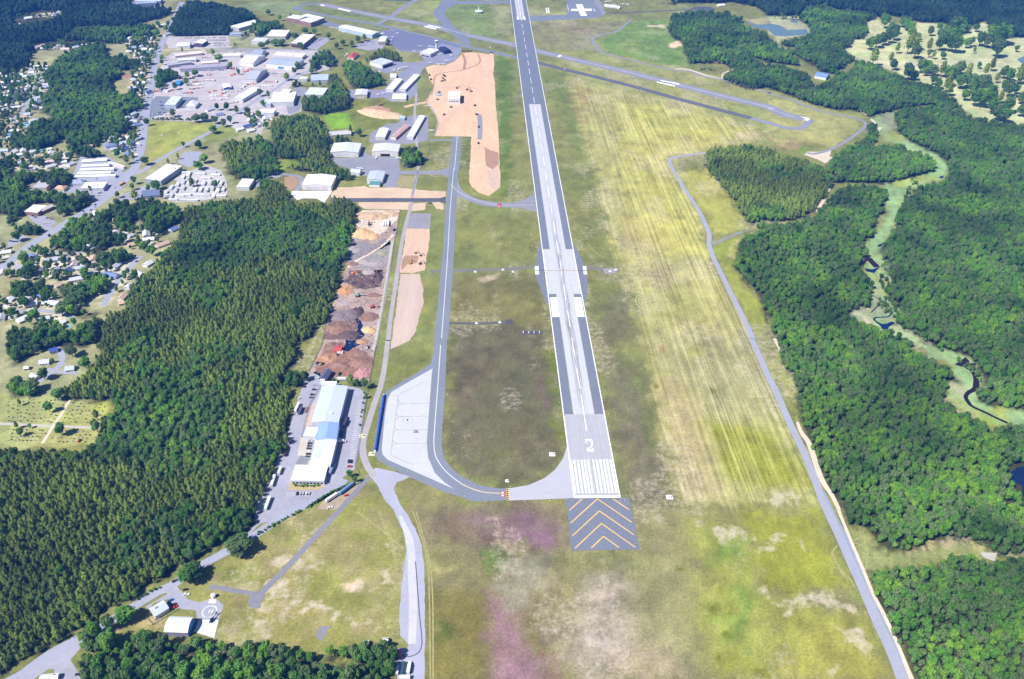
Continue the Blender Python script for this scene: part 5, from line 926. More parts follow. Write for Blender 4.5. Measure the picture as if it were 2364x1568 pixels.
hangar('10', '1245 866 1400 866 1372 915 1278 918', 4.5, 'low white T shaped hangar on its own apron', axis='x', rh=1.0, door=[('s', .8, 3, (226, 228, 236), 4)])
hangar('10', '916 830 1022 825 1034 882 922 878', 7, 'grey roofed beige building beside the dark wood', rc=(222, 222, 228), wc=(214, 204, 190), axis='y', rh=1.4, door=[('s', .5, 4, (230, 224, 214), 2)])
hangar('10', '1150 535 1265 568 1170 606 1052 572', 8, 'flat grey roofed hangar with a dark open side by the pines', rc=(206, 212, 224), roof='flat', door=[('s', .6, 6, (236, 238, 244), 3), ('e', .8, 6, 'open', 1)])
bld('terminal', '10', '1590 447 1690 462 1610 506 1520 486', 7, 'flat', (210, 206, 206), (236, 238, 244), 'flat white roofed terminal below the control tower', 'building', units=3, door=[('s', .7, 2.6, (70, 76, 100), 2)])
bld('hangar', '10', '1720 436 1765 432 1782 468 1700 482', 7, 'gable', (60, 66, 110), (54, 62, 104), 'dark blue hangar right of the control tower', 'hangar', axis='y')
bld('office_block', '10', '1142 340 1212 340 1196 388 1132 384', 9, 'flat', (190, 176, 170), WH, 'white roofed block at the corner of the dark apron', 'building', units=2, win=4)
bld('terminal', '10', '800 228 1140 292 1075 330 790 254', 9, 'gable', (190, 206, 226), (240, 242, 248), 'long white roofed hall facing the dark apron', 'building', axis='x', rh=2, units=2, door=[('e', .8, 6, (150, 200, 230), 1)])
bld('works_hall', '10', '320 140 450 150 408 188 300 164', 11, 'flat', (160, 128, 122), WH, 'brown walled white roofed hall, left of the three by the lilac apron', 'building', units=1)
bld('works_hall', '10', '452 128 625 164 592 186 440 148', 11, 'flat', (160, 128, 122), WH, 'brown walled long hall at the back of the three by the lilac apron', 'building', units=2)
bld('works_hall', '10', '462 165 585 186 502 214 412 190', 11, 'flat', (160, 128, 122), WH, 'brown walled hall in front of the three by the lilac apron', 'building', units=1)
bld('works_hall', '10', '190 276 304 286 282 336 46 340', 8, 'flat', (196, 190, 190), (244, 240, 236), 'irregular cream white hall amid trees left of the brown warehouse', 'building', units=3)
bld('warehouse', '10', '442 316 568 326 420 408 306 402', 9, 'flat', (130, 96, 96), (240, 240, 246), 'slanting white roofed warehouse with brown walls', 'warehouse', units=3, door=[('s', .7, 4, (80, 60, 64), 3)])
bld('works_hall', '10', '-20 344 106 360 94 384 -30 388', 7, 'flat', (220, 222, 230), (216, 222, 238), 'small pale blue roofed hall at the wood edge', 'building')
bld('warehouse', '10', '180 530 450 552 352 612 90 588', 9, 'gable', WH, (182, 192, 216), 'broad blue grey roofed white warehouse in the works', 'warehouse', axis='x', rh=1.8, units=2, door=[('s', .2, 5, (90, 150, 210), 1)])
bld('works_hall', '10', '170 482 458 497 432 536 170 512', 6, 'flat', (222, 216, 210), (240, 234, 230), 'long cream white hall behind the blue grey warehouse', 'building', units=2)
bld('works_hall', '10', '-10 455 98 458 42 508 -30 506', 8, 'gable', WH, (172, 178, 200), 'grey roofed white hall at the head of the works', 'building', axis='x')
bld('house', '10', '872 490 934 495 915 538 858 534', 5, 'hip', (236, 226, 222), (206, 92, 100), 'red roofed white house by the airport trees', 'house')
bld('works_hall', '10', '-20 636 92 640 12 738 -90 730', 8, 'gable', (214, 216, 226), (186, 190, 206), 'slanting grey roofed hall above the yard of trucks', 'building', axis='x')
bld('works_hall', '10', '400 710 480 710 470 736 396 733', 6, 'flat', (210, 210, 216), (232, 234, 242), 'small white roofed block beside the pale blue hall', 'building')
bld('works_hall', '10', '502 690 665 690 668 738 512 752', 7, 'flat', (200, 202, 214), (192, 206, 234), 'pale blue roofed hall in front of the pines', 'building', units=1)
bld('works_hall', '10', '457 810 630 815 652 884 482 876', 7, 'flat', (190, 190, 200), (222, 228, 240), 'pale hall with a square roof touching the pines', 'building', units=1)
bld('factory', '10', '136 850 350 860 368 934 150 952', 9, 'flat', (226, 228, 236), (250, 250, 253), 'brilliant white main block of the L shaped works', 'factory', units=3)
bld('factory', '10', '242 824 318 828 322 850 240 848', 12, 'flat', (226, 228, 236), (250, 250, 253), 'small raised white block behind the L shaped works', 'factory')
bld('factory', '10', '66 920 150 922 152 966 60 960', 7, 'flat', (200, 206, 222), (206, 214, 234), 'pale blue side block of the L shaped works', 'factory')
bld('factory', '10', '34 1010 182 1012 166 1046 30 1042', 7, 'flat', (220, 222, 230), (246, 246, 250), 'white front block of the L shaped works', 'factory')
bld('shed', '10', '666 1212 868 1206 880 1234 680 1258', 4.5, 'gable', (190, 186, 184), (206, 204, 208), 'long low grey shed beyond the wide hangars', 'building', axis='x')
bld('shed', '10', '1322 1075 1378 1075 1372 1098 1320 1096', 4, 'flat', (190, 200, 214), (196, 216, 236), 'small pale blue kiosk by the spoil heap', 'building')
bld('shed', '11', '880 -4 975 0 958 36 884 20', 5, 'gable', (216, 220, 232), (206, 214, 232), 'small grey blue shed at the end of the pine row', 'building')
bld('shed', '01', '2210 85 2322 88 2324 165 2206 160', 6, 'flat', (214, 216, 224), WH, 'white flat roofed shed at the wood edge', 'building')
uc = bld('construction_hall', '10', '1774 848 1884 850 1886 916 1770 916', 10, 'flat', (236, 238, 242), (244, 246, 250), 'half built white hall standing in the peach earthworks', 'building', door=[('e', .9, 8, 'open', 1), ('w', .9, 8, 'open', 1)], win=6)  # dark panels on both flanks are painted shade, not doorways
# town works and shops
for t, s, h, roof, wc, rc, lab, kw in (
 ('00', '1642 396 1764 390 1750 425 1632 428', 7, 'gable', (226, 228, 236), (240, 242, 234), 'cream white hall beside the brown gabled one', dict(axis='x')),
 ('00', '1832 370 1908 372 1872 410 1802 402', 8, 'gable', (96, 84, 110), (244, 244, 248), 'white roofed hall with dark brown gable walls', dict(axis='y')),
 ('00', '1612 505 1858 478 1864 492 1612 520', 5, 'gable', (220, 200, 196), (244, 230, 226), 'long narrow pinkish row, topmost of the long works', dict(axis='x')),
 ('00', '1640 542 1812 530 1810 554 1642 560', 6, 'gable', (220, 220, 230), (232, 234, 242), 'white row with a grey end, second of the long works', dict(axis='x')),
 ('00', '1545 592 1762 562 1768 580 1548 610', 6, 'flat', (170, 170, 190), (190, 188, 206), 'lilac grey roofed row, third of the long works', dict()),
 ('00', '1662 612 2084 585 2092 616 1664 640', 7, 'flat', (176, 176, 200), (184, 176, 196), 'longest lilac roofed hall of the works', dict(units=3)),
 ('00', '1856 570 2008 558 2012 576 1858 588', 6, 'gable', (236, 214, 200), (248, 230, 218), 'cream row behind the longest lilac hall', dict(axis='x')),
 ('00', '2292 502 2420 510 2361 590 2242 576', 8, 'gable', WH, (236, 234, 246), 'white steel hall at the bend of the sandy lane', dict(axis='x')),
 ('00', '2130 242 2340 188 2420 205 2200 266', 8, 'flat', (190, 190, 206), (242, 242, 250), 'white roofed hall behind the far pines', dict()),
 ('00', '2120 305 2230 302 2226 318 2120 322', 6, 'flat', (190, 196, 216), (170, 190, 216), 'small blue grey shed below the far white hall', dict()),
 ('00', '1550 896 1650 896 1650 972 1546 970', 8, 'flat', (200, 206, 224), (224, 232, 246), 'pale blue roofed works by the lilac car park', dict(units=2)),
 ('00', '1738 936 1824 936 1820 984 1736 980', 6, 'hip', (226, 228, 236), (246, 246, 250), 'white hip roofed works right of the pale blue one', dict()),
 ('00', '2056 780 2124 776 2136 806 2062 818', 5, 'gable', (60, 110, 190), (246, 246, 250), 'small white hall with blue walls in the machinery yard', dict(axis='y')),
 ('00', '2162 905 2330 806 2400 822 2232 922', 7, 'gable', (220, 222, 230), (246, 246, 250), 'slanting white hall at the lower edge of the machinery yard', dict(axis='x')),
 ('00', '1622 746 1668 744 1672 782 1624 780', 4, 'gable', (60, 130, 210), (70, 150, 230), 'small bright blue roofed house among trees by the works', dict(axis='x')),
 ('00', '2050 500 2220 498 2224 516 2060 520', 5, 'flat', (216, 216, 224), (240, 238, 244), 'row of white units below the sandy lane', dict()),
 ('00', '1260 -10 1500 -10 1480 12 1240 20', 8, 'flat', (150, 160, 200), (210, 216, 240), 'pale blue factory roof cut by the top edge', dict()),
 ('00', '1200 30 1450 10 1440 30 1190 44', 8, 'flat', (150, 160, 200), (176, 184, 220), 'lavender factory roof just below the top edge', dict()),
 ('00', '756 1476 990 1460 990 1482 760 1500', 4, 'gable', (226, 228, 240), (246, 246, 250), 'topmost long white storage row', dict(axis='x', rh=.8)),
 ('00', '756 1522 1008 1511 1010 1532 752 1540', 4, 'gable', (226, 228, 240), (246, 246, 250), 'second long white storage row', dict(axis='x', rh=.8)),
 ('00', '744 1556 1056 1544 1052 1566 740 1576', 4, 'gable', (226, 228, 240), (246, 246, 250), 'third long white storage row', dict(axis='x', rh=.8)),
 ('01', '720 18 1026 14 1026 32 716 40', 4, 'gable', (226, 228, 240), (246, 246, 250), 'fourth long white storage row', dict(axis='x', rh=.8)),
 ('01', '692 48 1070 40 1066 58 690 70', 4, 'gable', (226, 228, 240), (246, 246, 250), 'lowest long white storage row', dict(axis='x', rh=.8)),
 ('00', '1010 1492 1026 1484 1136 1545 1118 1552', 4, 'gable', (226, 214, 210), (240, 236, 240), 'slanting white storage row at the right of the others', dict(axis='x', rh=.8)),
 ('01', '1540 -50 1680 -30 1484 104 1335 84', 8, 'flat', (170, 172, 190), (246, 246, 250), 'long slanting white roofed shop beside the dry lawn', dict(units=4)),
 ('01', '770 122 975 116 968 172 752 172', 6, 'flat', (210, 212, 226), (248, 248, 251), 'white roofed shop by the town road', dict(units=2)),
 ('01', '665 95 805 92 760 128 650 132', 5, 'hip', (190, 190, 210), (168, 176, 204), 'blue grey roofed house left of the white shop', dict()),
 ('01', '325 102 450 104 470 172 330 168', 6, 'flat', (190, 180, 176), (196, 190, 204), 'flat grey roofed hall behind the left trees', dict()),
 ('01', '530 145 600 148 610 182 500 180', 4.5, 'hip', (230, 214, 190), (222, 178, 150), 'orange tan roofed house beside the flat grey hall', dict()),
 ('01', '300 328 430 332 350 404 238 384', 6, 'flat', (150, 120, 116), (250, 247, 240), 'cream roofed roadside shop amid big trees', dict()),
 ('01', '448 322 492 330 400 388 372 372', 5, 'gable', (150, 100, 96), (222, 216, 214), 'long grey gabled wing of the roadside shop', dict(axis='y')),
 ('01', '1330 200 1490 180 1480 240 1290 250', 4, 'flat', (150, 150, 170), (120, 132, 170), 'dark blue grey deck roof round the blue pool', dict()),
 ('03', '1395 905 1510 842 1550 910 1415 1000', 4.5, 'gable', (226, 226, 232), (206, 212, 234), 'pale blue roofed house at the heliport', dict(axis='x', rh=2.2, door=[('s', .3, 2.2, (240, 240, 244), 2)], units=1)),
 ('30', '470 665 590 690 520 715 430 700', 6, 'gable', (236, 238, 246), (130, 160, 226), 'blue roofed farmhouse in the far right woods', dict(axis='x')),
): bld('shop' if 'shop' in lab else 'house' if 'house' in lab else 'storage_row' if 'storage' in lab else 'works_hall', t, s, h, roof, wc, rc, lab, 'house' if 'house' in lab else 'building', **kw)
# long factory beside the taxiway: one building of several joined halls
c0, a0, L0, W0 = fit_quad('12', '606 425 840 432 770 768 520 768', 8); fac = empty('factory', (c0.x, c0.y, .02), 0)
tag(fac, 'long white and blue grey factory of joined halls beside the pine wood', 'factory')
def sect(s, h, roof, rh, wc, rc, axis, rn='roof'):
    c, a, L, W = fit_quad('12', s, h); sub = MB()
    w, r = shell(fac, L, W, h, roof, rh, wc, rc, axis=axis, over=.2)
    for o in (w, r): o.location = (c.x - c0.x, c.y - c0.y, 0); o.rotation_euler = (0, 0, a)
    return w, r, L, W
w1, r1, L1, W1 = sect('606 425 840 432 770 766 520 766', 8, 'gable', 1.6, (226, 228, 236), (204, 214, 236), 'y')
for k in range(14):
    b = MB(); b.box(0, (k - 6.5) * W1 / 14.2, 8 + .55, L1 * .96, .12, .06 + .0)
b = MB(); b.box(4, -W1 * .28, 9.6, 3.2, 3.2, .5); b.build('skylight', WHT, r1)
sect('584 774 770 770 740 918 548 926', 9.5, 'gable', 2.0, (226, 228, 236), (150, 178, 228), 'y')
w3, r3, L3, W3 = sect('548 932 738 934 692 1166 492 1164', 7, 'flat', 1, (232, 232, 238), (246, 246, 250), 'y')
b = MB(); b.box(-L3 * .22, W3 * .1, 7.4, L3 * .3, W3 * .62, .06); b.build('roof_panel', roofm((206, 216, 240)), r3)
w4, r4, L4, W4 = sect('356 1160 672 1168 620 1306 326 1302', 5.5, 'flat', 1, (206, 206, 216), (248, 247, 244), 'x')
b = MB()
for k in range(9): b.box((k - 4) * L4 * .105, -W4 / 2 - .05, 1.4, L4 * .07, .14, 2)
b.build('window', GLS, w4)
sect('458 815 572 815 550 898 442 888', 5, 'flat', 1, (226, 226, 232), (246, 247, 252), 'x'); sect('606 388 745 392 740 420 602 418', 6, 'flat', 1, (230, 230, 236), (240, 242, 248), 'x'); sect('590 366 636 368 634 385 590 384', 4, 'flat', 1, (230, 230, 236), (236, 238, 244), 'x')
sect('812 730 836 735 826 790 808 790', 4, 'flat', 1, (90, 90, 110), (70, 74, 96), 'x'); sect('684 1150 712 1156 700 1230 680 1230', 3.5, 'flat', 1, (150, 156, 190), (140, 150, 200), 'x')
bld('shed', '12', '628 278 702 290 650 366 592 356', 5, 'gable', (96, 96, 120), (98, 100, 130), 'dark slate roofed shed between the mulch yard and the factory', 'building', axis='y')
# heliport hangar with an arched roof and glazed end
c, a, L, W = fit_quad('03', '1572 980 1780 986 1732 1132 1516 1124', 7); hel = empty('heliport_hangar', (c.x, c.y, .02), a)
tag(hel, 'white arched roof hangar with a blue front at the heliport', 'hangar')
shell(hel, L, W, 6, 'arch', 3.2, (150, 146, 170), (250, 250, 253), axis='x')
b = MB(); b.box(L / 2 + .08, 0, .1, .16, W * .9, 5.6); b.box(L / 2 + .08, 0, 5.7, .16, W * .6, 2.2); b.build('door', paint(90, 150, 236, rough=.3, tag='glaze'), hel)
# control tower
p = unp(590.75 + 1668 / 4, 462 / 4); ct = empty('control_tower', (p.x, p.y, .02)); tag(ct, 'white control tower with a glazed cab by the terminal', 'tower')
b = MB(); b.cyl((0, 0, 0), (0, 0, 17), 2.8, 2.4, 8); b.build('shaft', wallm((236, 238, 244)), ct)
b = MB(); b.cyl((0, 0, 17), (0, 0, 18), 3.4, 4.4, 8); b.build('gallery', wallm((206, 210, 222)), ct)
b = MB(); b.cyl((0, 0, 18), (0, 0, 21), 3.6, 4.3, 8); b.build('cab_window', GLS, ct)
b = MB(); b.cyl((0, 0, 21), (0, 0, 21.7), 4.6, 4.2, 8); b.cyl((0, 0, 21.7), (0, 0, 25), .12, .08, 6); b.build('roof', wallm((240, 242, 246)), ct)
# beacon station in the far infield
p = unp(590.75 + 2057 / 4, 118 / 4); vo = empty('beacon_station', (p.x, p.y, .02)); tag(vo, 'white round radio beacon station alone in the far grass', 'station')
b = MB(); b.cyl((0, 0, 0), (0, 0, 4), 8, 8, 16); b.build('wall', wallm(WH), vo); b = MB(); b.cyl((0, 0, 4), (0, 0, 4.4), 11, 11, 16); b.build('roof', roofm(WH), vo); b = MB(); b.cyl((0, 0, 4.4), (0, 0, 17), 1.6, .3, 8); b.build('antenna', wallm((250, 250, 250)), vo)
# blue blast fence
P0, P1 = unp(590.75 + 1182 / 4, 784 + 522 / 4), unp(590.75 + 1101 / 4, 784 + 1034 / 4); d = (P1 - P0); Lf = d.length
bf = empty('blast_fence', (P0.x, P0.y, .02), math.atan2(d.y, d.x)); tag(bf, 'long deep blue blast fence along the white apron', 'fence')
b = MB(); n = int(Lf / 3)
for k in range(n):
    x = (k + .5) * Lf / n; prof = [(-1.4, .3), (-1.2, 1.1), (-.4, 2.2), (.8, 2.9)]
    for (a1, z1), (a2, z2) in zip(prof[:-1], prof[1:]): b.loft([[(x - Lf / n * .48, a1, z1), (x - Lf / n * .48, a2, z2), (x - Lf / n * .48, a2 + .08, z2 - .08), (x - Lf / n * .48, a1 + .08, z1 - .08)], [(x + Lf / n * .48, a1, z1), (x + Lf / n * .48, a2, z2), (x + Lf / n * .48, a2 + .08, z2 - .08), (x + Lf / n * .48, a1 + .08, z1 - .08)]])
b.build('panel', paint(20, 84, 236, rough=.45, tag='fence'), bf)
b = MB()
for k in range(n + 1):
    x = k * Lf / n; b.cyl((x, .55, 0), (x, .55, 3.1), .09, n=5); b.cyl((x, -.4, 0), (x, .45, 2.9), .08, n=5)
b.build('post', paint(20, 50, 130, tag='fence'), bf)
for x in (-.6, Lf + .6): b = MB(); b.box(x, -.3, 0, .9, 2.4, 2.2, taper=.9); b.build('end_block', paint(236, 236, 240), bf)
# ---------------------------------------------------------------- houses: ridge ends read from the picture
HC = {'g': ((206, 208, 222), 'grey'), 'b': ((120, 140, 196), 'blue grey'), 'n': ((64, 92, 170), 'dark blue'), 't': ((214, 184, 164), 'tan'), 'w': ((238, 240, 246), 'white'), 'r': ((190, 120, 112), 'red brown'), 'l': ((196, 206, 232), 'pale blue'), 'd': ((120, 120, 140), 'slate'), 'p': ((226, 200, 204), 'pinkish')}
def house(t, x0, y0, x1, y1, w, col, label, h=3.0, wc=(236, 234, 232)):
    (X0, Y0), (X1, Y1) = tile(t, (x0, y0, x1, y1)); rh = w * .26
    A, B = unp(X0, Y0, h + rh), unp(X1, Y1, h + rh); c = (A + B) / 2; d = B - A; house_at(c, math.atan2(d.y, d.x), max(d.length, 4), w, col, label, h, wc)
HOMES = []
def house_at(c, a, L, w, col, label, h=3.0, wc=(236, 234, 232)):
    rh = w * .26; HOMES.append((c.x, c.y))
    if math.cos(a) < 0: a += math.pi
    root = empty('house', (c.x, c.y, .02), a); tag(root, label, 'house', 'houses of the town')
    w_, r_ = shell(root, L, w, h, 'gable', rh, wc, HC[col][0], axis='x', over=.5)
    b = MB(); b.box(L * .28, w * .12, h + rh * .5, .7, .7, rh * .5 + .9); b.build('chimney', paint(170, 130, 120), r_)
    b = MB(); b.box(-L * .1, -w / 2 - .05, .1, 1.1, .14, 2.1); b.build('door', paint(120, 90, 80), root)
    b = MB()
    b.box(L * .2, -w / 2 - .05, 1.0, 1.6, .14, 1.2); b.build('window', GLS, root)
    b = MB(); b.box(-L * .34, -w / 2 - .05, 1.0, 1.4, .14, 1.2); b.build('window', GLS, root)
HS = [
 ('01', '395 835 520 800 9 l', 'pale blue roofed house left of the round blue pool'), ('01', '575 925 655 900 9 n', 'dark blue roofed house with white dormers'), ('01', '120 900 190 862 10 g', 'grey house at the left edge under trees'), ('01', '1040 890 1090 845 9 g', 'grey gabled house at the head of the lane'), ('01', '960 940 1080 965 10 b', 'blue grey low house with a white forecourt'), ('01', '1330 870 1390 832 9 w', 'white house across the lane at the wood edge'), ('01', '1265 935 1310 955 8 w', 'small white house below it beside a round tree'), ('01', '1165 1080 1200 1045 8 w', 'white house end on at the wood edge'), ('01', '1100 1180 1150 1130 9 t', 'tan roofed long house by the shaded lane'), ('01', '1090 1215 1140 1205 8 t', 'pinkish tan garage at the foot of the shaded lane'), ('01', '400 1200 540 1215 10 g', 'grey roofed house with a white driveway and two cars'), ('01', '200 1160 270 1180 8 w', 'small white house left of the grey one in trees'), ('01', '70 1190 100 1165 9 w', 'white house end cut by the left edge'), ('01', '150 1380 240 1340 10 w', 'pale house among trees at the lower left edge'), ('01', '500 1060 550 1040 8 t', 'cream roofed shed below the tan yard'), ('01', '240 1500 350 1510 10 l', 'pale blue roofed house at the bottom of the estate'), ('01', '425 1530 510 1520 9 w', 'white roofed house right of the pale blue one'), ('01', '555 1400 590 1380 7 w', 'small white shed left of the little pool'), ('01', '690 1210 740 1230 8 w', 'white house in deep tree shade'), ('01', '1565 545 1630 515 9 b', 'blue grey gabled house alone at the wood edge'), ('01', '1300 435 1360 432 7 l', 'small pale roof among trees above the lane'), ('01', '1180 680 1250 660 9 t', 'tan roofed house amid the middle trees'), ('01', '1040 450 1100 445 8 t', 'beige house behind the roadside trees'), ('01', '1440 690 1550 650 9 t', 'long tan roofed house at the clearing'), ('01', '560 590 660 545 8 l', 'pale roof under the roadside trees'), ('01', '270 770 330 790 8 b', 'blue grey house beside the pointed fir'), ('01', '340 920 390 905 6 d', 'small dark shed beside a white van'), ('01', '1180 600 1220 585 7 l', 'small pale blue roof left of the blue grey house'), ('01', '780 670 830 690 8 g', 'grey house between the two tree masses'),
 ('00', '1120 1245 1190 1260 10 p', 'pinkish hip roofed house by the town road'), ('00', '1060 1320 1160 1300 10 l', 'pale blue house with a white front by the road'), ('00', '1100 1370 1180 1350 9 n', 'dark blue roofed house by the road'), ('00', '970 1340 1060 1325 9 b', 'blue grey house left of the dark blue one'), ('00', '770 1345 850 1335 9 t', 'tan house hidden between two woods'), ('00', '1110 1085 1190 1070 9 g', 'grey house by the road above the pinkish one'), ('00', '1200 1050 1250 1030 8 l', 'pale blue house at the wood corner'), ('00', '260 1115 310 1090 9 w', 'white farmhouse beside the turquoise pool'), ('00', '330 1100 420 1085 9 g', 'grey barn right of the turquoise pool'), ('00', '440 1100 510 1125 8 t', 'brown roofed shed under the trees'), ('00', '100 1400 140 1375 9 w', 'white house at the far left by the wood'), ('00', '150 1420 200 1410 8 w', 'small white house below it'), ('00', '320 1440 400 1415 9 t', 'pink tan house in the row of lawns'), ('00', '430 1370 470 1362 7 w', 'small white roof on the lawn'), ('00', '580 1415 620 1400 8 w', 'white house right of the tall tree'), ('00', '620 1510 670 1490 9 l', 'pale blue house beside the storage rows'), ('00', '130 1500 200 1480 9 l', 'pale house at the lower left of the lawns'), ('00', '240 1550 320 1540 9 g', 'grey house at the bottom of the lawns'), ('00', '420 1530 500 1510 9 g', 'grey house behind the round trees'), ('00', '540 1560 600 1540 8 l', 'pale roof left of the storage rows'),
 ('00', '190 640 240 620 9 t', 'beige house at the top of the far left lane'), ('00', '310 605 440 605 9 w', 'long white house in the far left clearing'), ('00', '180 700 260 690 9 w', 'white house left of the far lane'), ('00', '140 750 220 740 9 l', 'pale house second on the left of the far lane'), ('00', '120 820 190 800 9 w', 'white house third on the left of the far lane'), ('00', '130 850 200 840 9 b', 'blue roofed house fourth on the left of the far lane'), ('00', '380 800 440 785 9 l', 'pale house first on the right of the far lane'), ('00', '340 850 400 835 9 g', 'grey house second on the right of the far lane'), ('00', '300 900 380 885 9 l', 'pale house third on the right of the far lane'), ('00', '310 950 380 925 9 b', 'blue grey house fourth on the right of the far lane'), ('00', '100 985 180 978 6 w', 'long white trailer house by the short lane'),
 ('00', '320 430 400 405 9 p', 'pinkish house in the upper wood clearing'), ('00', '370 440 410 435 8 w', 'white house below the pinkish one'), ('00', '570 440 640 445 9 p', 'pink house right of the upper clearing'), ('00', '670 430 720 420 9 l', 'pale blue house in the upper wood'), ('00', '730 415 790 400 9 w', 'white house at the end of the upper wood row'), ('00', '220 160 290 150 12 w', 'white farm shed in the top left clearing'), ('00', '350 125 470 118 12 t', 'beige barn in the top left clearing'), ('00', '130 230 180 215 10 w', 'pale house at the top left edge'), ('00', '1180 445 1250 425 10 l', 'pale blue house across the road from the works'), ('00', '1160 470 1300 465 6 w', 'long white trailer by the road'), ('00', '1370 420 1420 405 9 r', 'red brown roofed house near the road'), ('00', '1330 485 1420 475 8 b', 'blue grey house below the long white trailer'), ('00', '1450 230 1520 218 9 w', 'white house by the upper road'), ('00', '1380 350 1420 335 9 w', 'pale house beside the upper road bend'), ('00', '1510 320 1560 300 8 l', 'small pale house between road and wood'), ('00', '1230 635 1310 630 9 t', 'beige house behind the roadside oaks'), ('00', '1220 690 1290 680 9 w', 'white house left of the roadside firs'), ('00', '1130 700 1240 700 6 r', 'narrow brown shed in the yard'), ('00', '1340 850 1390 830 8 n', 'dark blue roofed garage by the road'), ('00', '1230 1145 1290 1130 9 b', 'blue grey shop beside the road trees'),
 ('00', '1900 1010 1960 990 8 l', 'pale shed at the edge of the works trees'), ('00', '1990 1050 2060 1040 8 b', 'blue grey house at the corner of the triangular field'), ('00', '2240 1160 2330 1140 9 n', 'dark blue roofed house by the slanting road'), ('00', '2180 1190 2240 1175 8 w', 'white house beside the dark blue one'), ('10', '-80 1200 -20 1185 8 w', 'small white house in the trees by the slanting road'), ('00', '1530 830 1580 810 7 w', 'white tent roof beside the works car park'), ('20', '860 40 1000 60 12 w', 'white building at the far runway end'), ('20', '1900 40 1960 35 12 w', 'white farm at the top beyond the wood'), ('02', '360 190 450 180 9 g', 'grey house on the curving lane'), ('02', '600 250 680 240 9 l', 'pale house at the driveway below the trees'), ('02', '290 310 340 335 7 w', 'cream shed by the lone tree above the graveyard'), ('02', '220 250 260 245 5 w', 'small white shed on the lawn'), ('02', '950 130 1010 110 6 t', 'tan shed at the wood edge above the graveyard'), ('02', '450 90 520 70 8 n', 'dark blue roof at the top of the curving lane'),
]
for t, s, lab in HS:
    a = s.split(); house(t, *[float(q) for q in a[:5]], a[5], lab)
for k, (t, s, lab) in enumerate((('03', '370 1545 530 1530 5 w', 'white shed roof at the bottom left corner'), ('13', '1000 1225 1025 1225 4 w', 'small white hut at the edge of the bottom trees'), ('13', '1170 1200 1215 1200 4 w', 'small white hut right of its neighbour by the bottom trees'))):
    a = s.split(); house(t, *[float(q) for q in a[:5]], a[5], lab)
# mobile homes
MH = '1690 60 1;1740 40 1;1850 30 0;1960 20 0;1990 40 0;1900 70 0;1640 130 1;1690 110 1;1740 120 1;1800 100 1;1880 120 1;1940 115 1;2000 105 1;2040 120 1;1580 160 1;1690 165 1;1800 180 1;1850 180 1;1910 175 1;1960 170 1;2010 185 1;2060 175 1;1530 230 0;1580 235 1;1660 230 0;1720 225 0;1840 225 0;1900 230 0;1970 235 1;2040 235 0;1600 270 0;1700 275 0;1780 275 0;1530 205 1;1720 20 0;1620 185 1'
MHC = [(246, 246, 250), (236, 230, 226), (222, 226, 238), (206, 208, 220)]
for k, s in enumerate(MH.split(';')):
    x, y, v = (float(q) for q in s.split()); X, Y = tile('01', (x, y))[0]; p = unp(X, Y, 3)
    ci = k % 4
    root = empty('mobile_home', (p.x, p.y, .05), (math.pi / 2 if v else 0) + .12); tag(root, ['white', 'cream', 'pale blue', 'grey'][ci] + ' mobile home standing ' + ('end on' if v else 'sideways') + ' in the packed park', 'mobile home', 'mobile homes in the park')
    shell(root, 13 + (k % 3), 4.6, 2.8, 'gable', .55, (230, 230, 236), MHC[ci], axis='x', over=.15)
    b = MB(); b.box(0, -3.2, 0, 3, 1.8, .5); b.build('porch', paint(190, 180, 170), root)
# ---------------------------------------------------------------- vehicles
TYRE = mat('tyre', C(30, 30, 34), var=.05, rough=.9)
CARC = {'white': (244, 244, 248), 'black': (40, 40, 48), 'silver': (196, 200, 210), 'blue': (50, 90, 180), 'red': (206, 40, 50), 'dark grey': (84, 88, 100), 'dark blue': (34, 50, 100), 'brown': (120, 84, 70)}
def car_bits(c):
    body = MB(); secs = [(-2.2, .55, .62, .80), (-2.0, .45, .82, .88), (-.9, .42, .9, .90), (.7, .42, .92, .90), (1.7, .42, .86, .88), (2.2, .5, .66, .80)]
    body.loft([[(x, -w, z0), (x, w, z0), (x, w, z1), (x, w * .9, z1 + .06), (x, -w * .9, z1 + .06), (x, -w, z1)] for x, z0, z1, w in secs], 0)
    body.loft([[(x, -w, z), (x, w, z), (x, w * .93, z + .04), (x, -w * .93, z + .04)] for x, w, z in ((-1.35, .70, 1.42), (.15, .70, 1.44))], 0)
    gl = MB(); gl.loft([[(x, -w, .9), (x, w, .9), (x2, w2, 1.42), (x2, -w2, 1.42)] for x, x2, w, w2 in ((-1.85, -1.35, .84, .70), (.85, .15, .84, .70))], 0)
    wh = MB()
    return body, gl
def add_wheels(b, m=2, xs=(-1.35, 1.35), y=.8, r=.34):
    for x in xs:
        for s in (-1, 1): b.cyl((x, s * (y - .1), r), (x, s * (y + .12), r), r, n=10, m=m)
CAR1 = {}
for n_, c_ in CARC.items():
    bo, gl = car_bits(n_); i = len(bo.v); bo.v += gl.v; bo.f += [tuple(i + k for k in f) for f in gl.f]; bo.m += [1] * len(gl.f); add_wheels(bo)
    CAR1[n_] = bo.mesh('parked_car', [paint(*c_, rough=.35, tag='car', spec=.5), GLS, TYRE])
_wm = MB(); _wm.cyl((0, -.12, 0), (0, .12, 0), .34, n=12); WHEEL = _wm.mesh('wheel', TYRE)
CARP = {}
